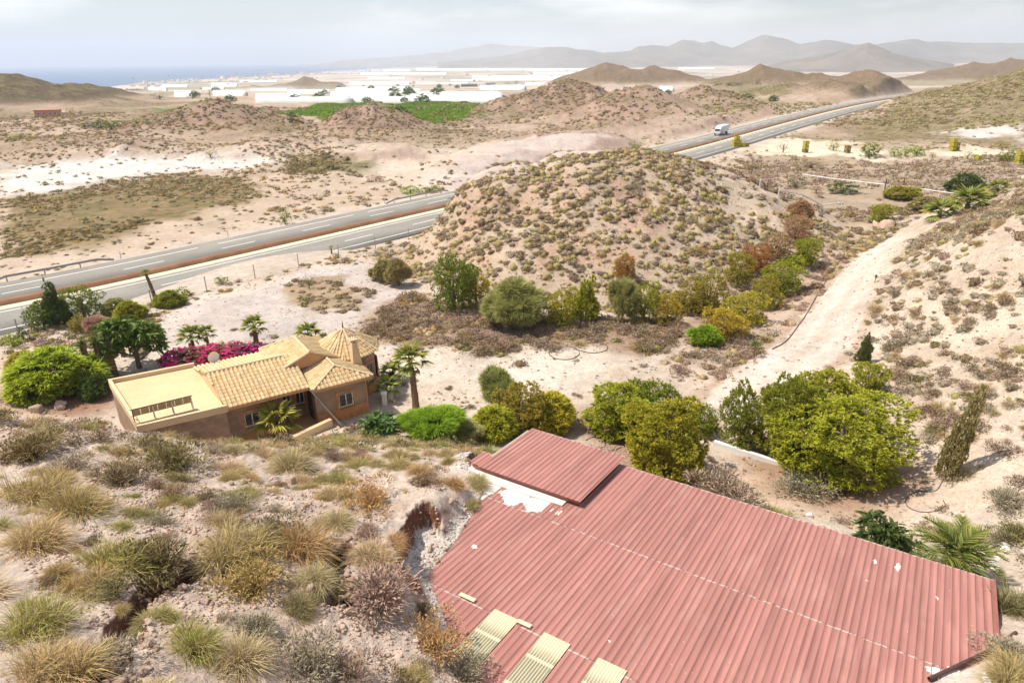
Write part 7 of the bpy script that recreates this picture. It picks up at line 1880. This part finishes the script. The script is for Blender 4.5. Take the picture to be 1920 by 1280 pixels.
for i, g in enumerate(GH):
    x0, x1, y0, y1 = g[:4]; A, B, C_, D_ = plain_hit(x0, y1), plain_hit(x1, y1), plain_hit(x1, y0), plain_hit(x0, y0)
    n = int(np.clip(np.linalg.norm(B - A) / 12, 3, 26)); hgt = 2.6; ctr = (A + B + C_ + D_) / 4
    V = []; 
    for t in np.linspace(0, 1, 2 * n + 1):
        a, b = A + (B - A) * t, D_ + (C_ - D_) * t; k = int(round(t * 2 * n)); up = hgt + (0.35 if k % 2 else 0.0)
        V += [a + [0, 0, up], b + [0, 0, up], a + [0, 0, -1.0], b + [0, 0, -1.0]]
    V = np.array(V) - ctr; m = 2 * n + 1; ii = np.arange(m - 1) * 4
    F = np.concatenate([np.stack([ii, ii + 4, ii + 5, ii + 1], -1), np.stack([ii + 2, ii + 6, ii + 4, ii], -1), np.stack([ii + 1, ii + 5, ii + 7, ii + 3], -1), np.array([[0, 1, 3, 2], [4 * m - 4, 4 * m - 2, 4 * m - 1, 4 * m - 3]])])
    o = link('greenhouse', mesh_np('greenhouse', V, F, M_GH2 if len(g) > 4 else M_GH)); o.location = tuple(ctr)
    side = 'left' if x1 < 500 else 'middle' if x0 < 960 else 'right'
    _gh.append((-y1, side, len(g) > 4, i, o))
ORD = ['nearest', 'second nearest', 'third nearest', 'fourth nearest', 'fifth nearest', 'sixth nearest', 'seventh nearest', 'eighth nearest', 'ninth nearest', 'tenth nearest', 'eleventh nearest', 'twelfth nearest', 'thirteenth nearest', 'fourteenth nearest', 'fifteenth nearest', 'sixteenth nearest', 'farthest']
_cnt = {}
for ny, side, dusty, i, o in sorted(_gh, key=lambda q: q[0]):
    k = _cnt.get((side, dusty), 0); _cnt[(side, dusty)] = k + 1
    tag(o, GHL[i] if i < 2 else ORD[k] + ' of the ' + ('dusty' if dusty else 'white') + ' greenhouse strips on the ' + side + ' of the hazy plain', 'greenhouse', 'greenhouses on the plain')

def block_house(mats, w, d, h, seed, windows=True):
    r = np.random.default_rng(seed); root = empty('house', (0, 0, 0))
    MB().box(-w / 2, w / 2, -d / 2, d / 2, -2, h).build('wall', mats, root); MB().box(-w / 2 - .3, w / 2 + .3, -d / 2 - .3, d / 2 + .3, h + .002, h + .35).build('roof', M_CREAM if seed % 2 else M_FASC, root)
    return root
hs_m = [plain('town_wall_%d' % k, c, 0.85, 0.06, 0.3) for k, c in enumerate([(.72, .68, .62), (.66, .58, .48), (.70, .55, .45), (.76, .75, .73)])]
HM = []
for k in range(8):
    r = np.random.default_rng(k); w, d, h = r.uniform(8, 22), r.uniform(8, 14), r.choice([4, 7, 10, 13]); m = MB().box(-w / 2, w / 2, -d / 2, d / 2, -3, h); m.box(-w / 2 - .3, w / 2 + .3, -d / 2 - .3, d / 2 + .3, h + .01, h + .5); m.box(-w * .2, w * .1, -d * .2, d * .2, h + .51, h + 2.6)
    HM.append(m.mesh('house', hs_m[k % 4]))
r = np.random.default_rng(5)
for k in range(170):
    t = r.random(); px = 250 + 460 * t + r.normal(0, 8); top = np.interp(px, [250, 300, 480, 600, 720], [157, 151, 141, 134, 126]); py = top + 1.0 + abs(r.normal(0, 5.5))
    P = plain_hit(px, py); o = link('house', HM[k % 8]); o.location = tuple(P); s = r.uniform(.6, 1.1); o.scale = (s, s, s * .6); o.rotation_euler = (0, 0, r.uniform(0, 3)); tag(o, 'small pale house of the hazy town on the coast', 'house', 'houses of the coastal town')
for k in range(60):
    px = r.uniform(430, 1420); py = r.uniform(118, 150); P = plain_hit(px, py); o = link('house', HM[k % 8]); o.location = tuple(P); o.scale = (.9, .9, .42); o.rotation_euler = (0, 0, r.uniform(0, 3)); tag(o, 'small farm building between the greenhouses on the plain', 'house', 'farm buildings on the plain')
tr_m = tree_meshes('low', 'dark', 1, 200, 6, .5)[0]
for k in range(110):
    px = r.uniform(230, 1500); py = r.uniform(124, 196); P = plain_hit(px, py)
    if gz(P[0], P[1]) > P[2] + 2: continue
    s = r.uniform(4, 8); o = link('tree', tr_m); o.location = tuple(P); o.scale = (s * r.uniform(1, 1.9), s * 1.2, s * .8); o.rotation_euler = (0, 0, r.uniform(0, 6)); tag(o, 'small dark tree standing far out on the hazy plain', 'tree', 'far trees on the plain')

# orange house on the left
P = ground_at(92, 219); dist = (P - CAM) @ CW; s = dist / FPX
oh = empty('orange_house', P, 0.25); tag(oh, 'small orange flat roofed house at the foot of the dark left hill', 'house')
M_OR = plain('orange_wall', (0.52, 0.25, 0.15), 0.85, 0.1, 0.6); M_TERR = plain('terracotta', (0.45, 0.19, 0.11), 0.85)
W_, D_2, H_2 = 40 * s, 18 * s, 11 * s
MB().box(-W_ / 2, W_ / 2, -D_2 / 2, D_2 / 2, -.5, H_2).build('wall', M_OR, oh); MB().box(-W_ / 2 - .2, W_ / 2 + .2, -D_2 / 2 - .2, D_2 / 2 + .2, H_2 + .002, H_2 + .4).build('roof', M_TERR, oh)
MB().box(W_ * .5 + .01, W_ * .72, -D_2 * .3, D_2 * .4, -.5, H_2 * .7).build('side_wing', M_CREAM, oh)
for k in (-.32, -.1, .15, .36):
    f = MB().box(W_ * k - .5, W_ * k + .5, -D_2 / 2 - .05, -D_2 / 2 - .01, H_2 * .4, H_2 * .75).build('window', M_WHITE, oh); MB().box(W_ * k - .4, W_ * k + .4, -D_2 / 2 - .07, -D_2 / 2 - .052, H_2 * .44, H_2 * .71).build('pane', M_GLASS, f)
# grey barns
for k, (px, py, w) in enumerate([(880, 162, 30), (920, 160, 18), (1760, 147, 60)][:2]):
    P = plain_hit(px, py); s = ((P - CAM) @ CW) / FPX; m = MB(); a, b, h = w * s / 2, 8 * s, 3.0 * s
    m.poly([(-a, -b, -1), (a, -b, -1), (a, b, -1), (-a, b, -1), (-a, -b, h), (a, -b, h), (a, b, h), (-a, b, h), (-a, 0, h * 1.5), (a, 0, h * 1.5)], [(0, 1, 5, 4), (1, 2, 6, 9, 5), (2, 3, 7, 6), (3, 0, 4, 8, 7), (4, 5, 9, 8), (6, 7, 8, 9)])
    o = m.build('barn', M_GREYP); o.location = tuple(P); tag(o, ['long grey barn among the greenhouses in the middle of the plain', 'short grey barn right of the long grey barn'][k], 'barn')

# crop on the green field and the orchard rows on the slope
v, q, t, c = plant_mesh('bush', 'lime', 3, 0); gf = ZONES[13][0]; g = np.array(gf); r = np.random.default_rng(9)
x = r.uniform(g[:, 0].min(), g[:, 0].max(), 14000); y = np.round(r.uniform(g[:, 1].min(), g[:, 1].max(), 14000) / 3.2) * 3.2; k = sdpoly(x, y, gf) > 1; x, y = x[k][:5200], y[k][:5200]; z = gfast(x, y)
parts = [(v * np.array([1.7, .9, 1.0]) + np.array([a, b, d - .1]), q, t, np.clip(c * np.array([.62, 1.0, .42]) * r.uniform(.7, 1.1), 0, 1)) for a, b, d in zip(x, y, z)]
v, q, t, c = join_np(parts); tag(link('green_crop', mesh_np('green_crop', v, [q, t], M_TWIG, c)), 'rows of a bright green crop on the long field', kind='stuff')
oc = tree_meshes('low', 'green', 2, 50, 5, .5)[0]
for k in range(9):
    f = k / 8; a = np.array([1388 + 62 * f, 170 - 13 * f + 4]); b = np.array([1432 + 48 * f, 192 - 18 * f])
    Pa, Pb = hit([a[0], b[0]], [a[1], b[1]]); n = 12; root = empty('orchard_row', Pa); tag(root, 'row of small green orchard trees on the far slope above the motorway', 'orchard row', 'orchard rows on the far slope')
    for j in range(n):
        p = Pa + (Pb - Pa) * j / (n - 1); o = link('orchard_tree', oc, root); o.location = (p[0] - Pa[0], p[1] - Pa[1], gz(p[0], p[1]) - Pa[2]); w = 2.6; o.scale = (w, w, 2.2); o.rotation_euler = (0, 0, j)
# ------------------------------------------------------------------ labels of the scattered plants: say what each stands next to
_an = [(h[0], h[1] - 30, h[5], h[2], 60) for h in HAND] + ANCH + [(545, 748, 'porch of the villa', 40, 30), (645, 748, 'right hand villa window', 40, 30), (1068, 934, 'near corner of the smaller red roof', 30, 30), (1010, 805, 'far corner of the smaller red roof', 30, 30), (1863, 1090, 'right corner of the red roof', 30, 30), (840, 960, 'broken red bank', 60, 40), (620, 1090, 'rocky pit', 60, 80), (250, 1190, 'long gully', 40, 100), (1345, 255, 'white truck', 20, 20), (1580, 340, 'long white rail', 100, 20), (1740, 362, 'short white rail', 80, 20), (1590, 540, 'dirt track', 90, 200), (830, 1130, 'first skylight', 60, 60), (1410, 856, 'white kerb', 100, 30)]
_an = [a for a in _an if len(a[2].split()) <= 9]
_axy = np.array([[a[0], a[1]] for a in _an], float); _taken = set(); n_u = 0
for o in sorted([o for o in COL.objects if o.get('group') and o.name.split('.')[0] in ('grass_tuft', 'dry_shrub')], key=lambda o: (o.location - cam.location).length):
    q = project(np.array(o.location)); d = np.hypot(*( _axy - q[:2]).T)
    pal = o['label'].split(' grass tuft')[0].split(' dry shrub')[0]; kind = 'tuft' if 'tuft' in o['label'] else 'shrub'
    px_w = o.scale[0] / q[2] * FPX * 2; size = 'large' if px_w > 75 else 'small' if px_w < 26 else ''
    for k in np.argsort(d)[:16]:
        if d[k] > 240 or d[k] < 12: break
        dx, dy = q[:2] - _axy[k]; dr = ('right of' if dx > 0 else 'left of') if abs(dx) > abs(dy) else ('in front of' if dy > 0 else 'behind')
        lab = ' '.join(f"{size} {pal} {kind} {dr} the {_an[k][2]}".split())
        if lab in _taken or len(lab.split()) > 16: continue
        _taken.add(lab); o['label'] = lab; n_u += 1; break
print('own labels', n_u)
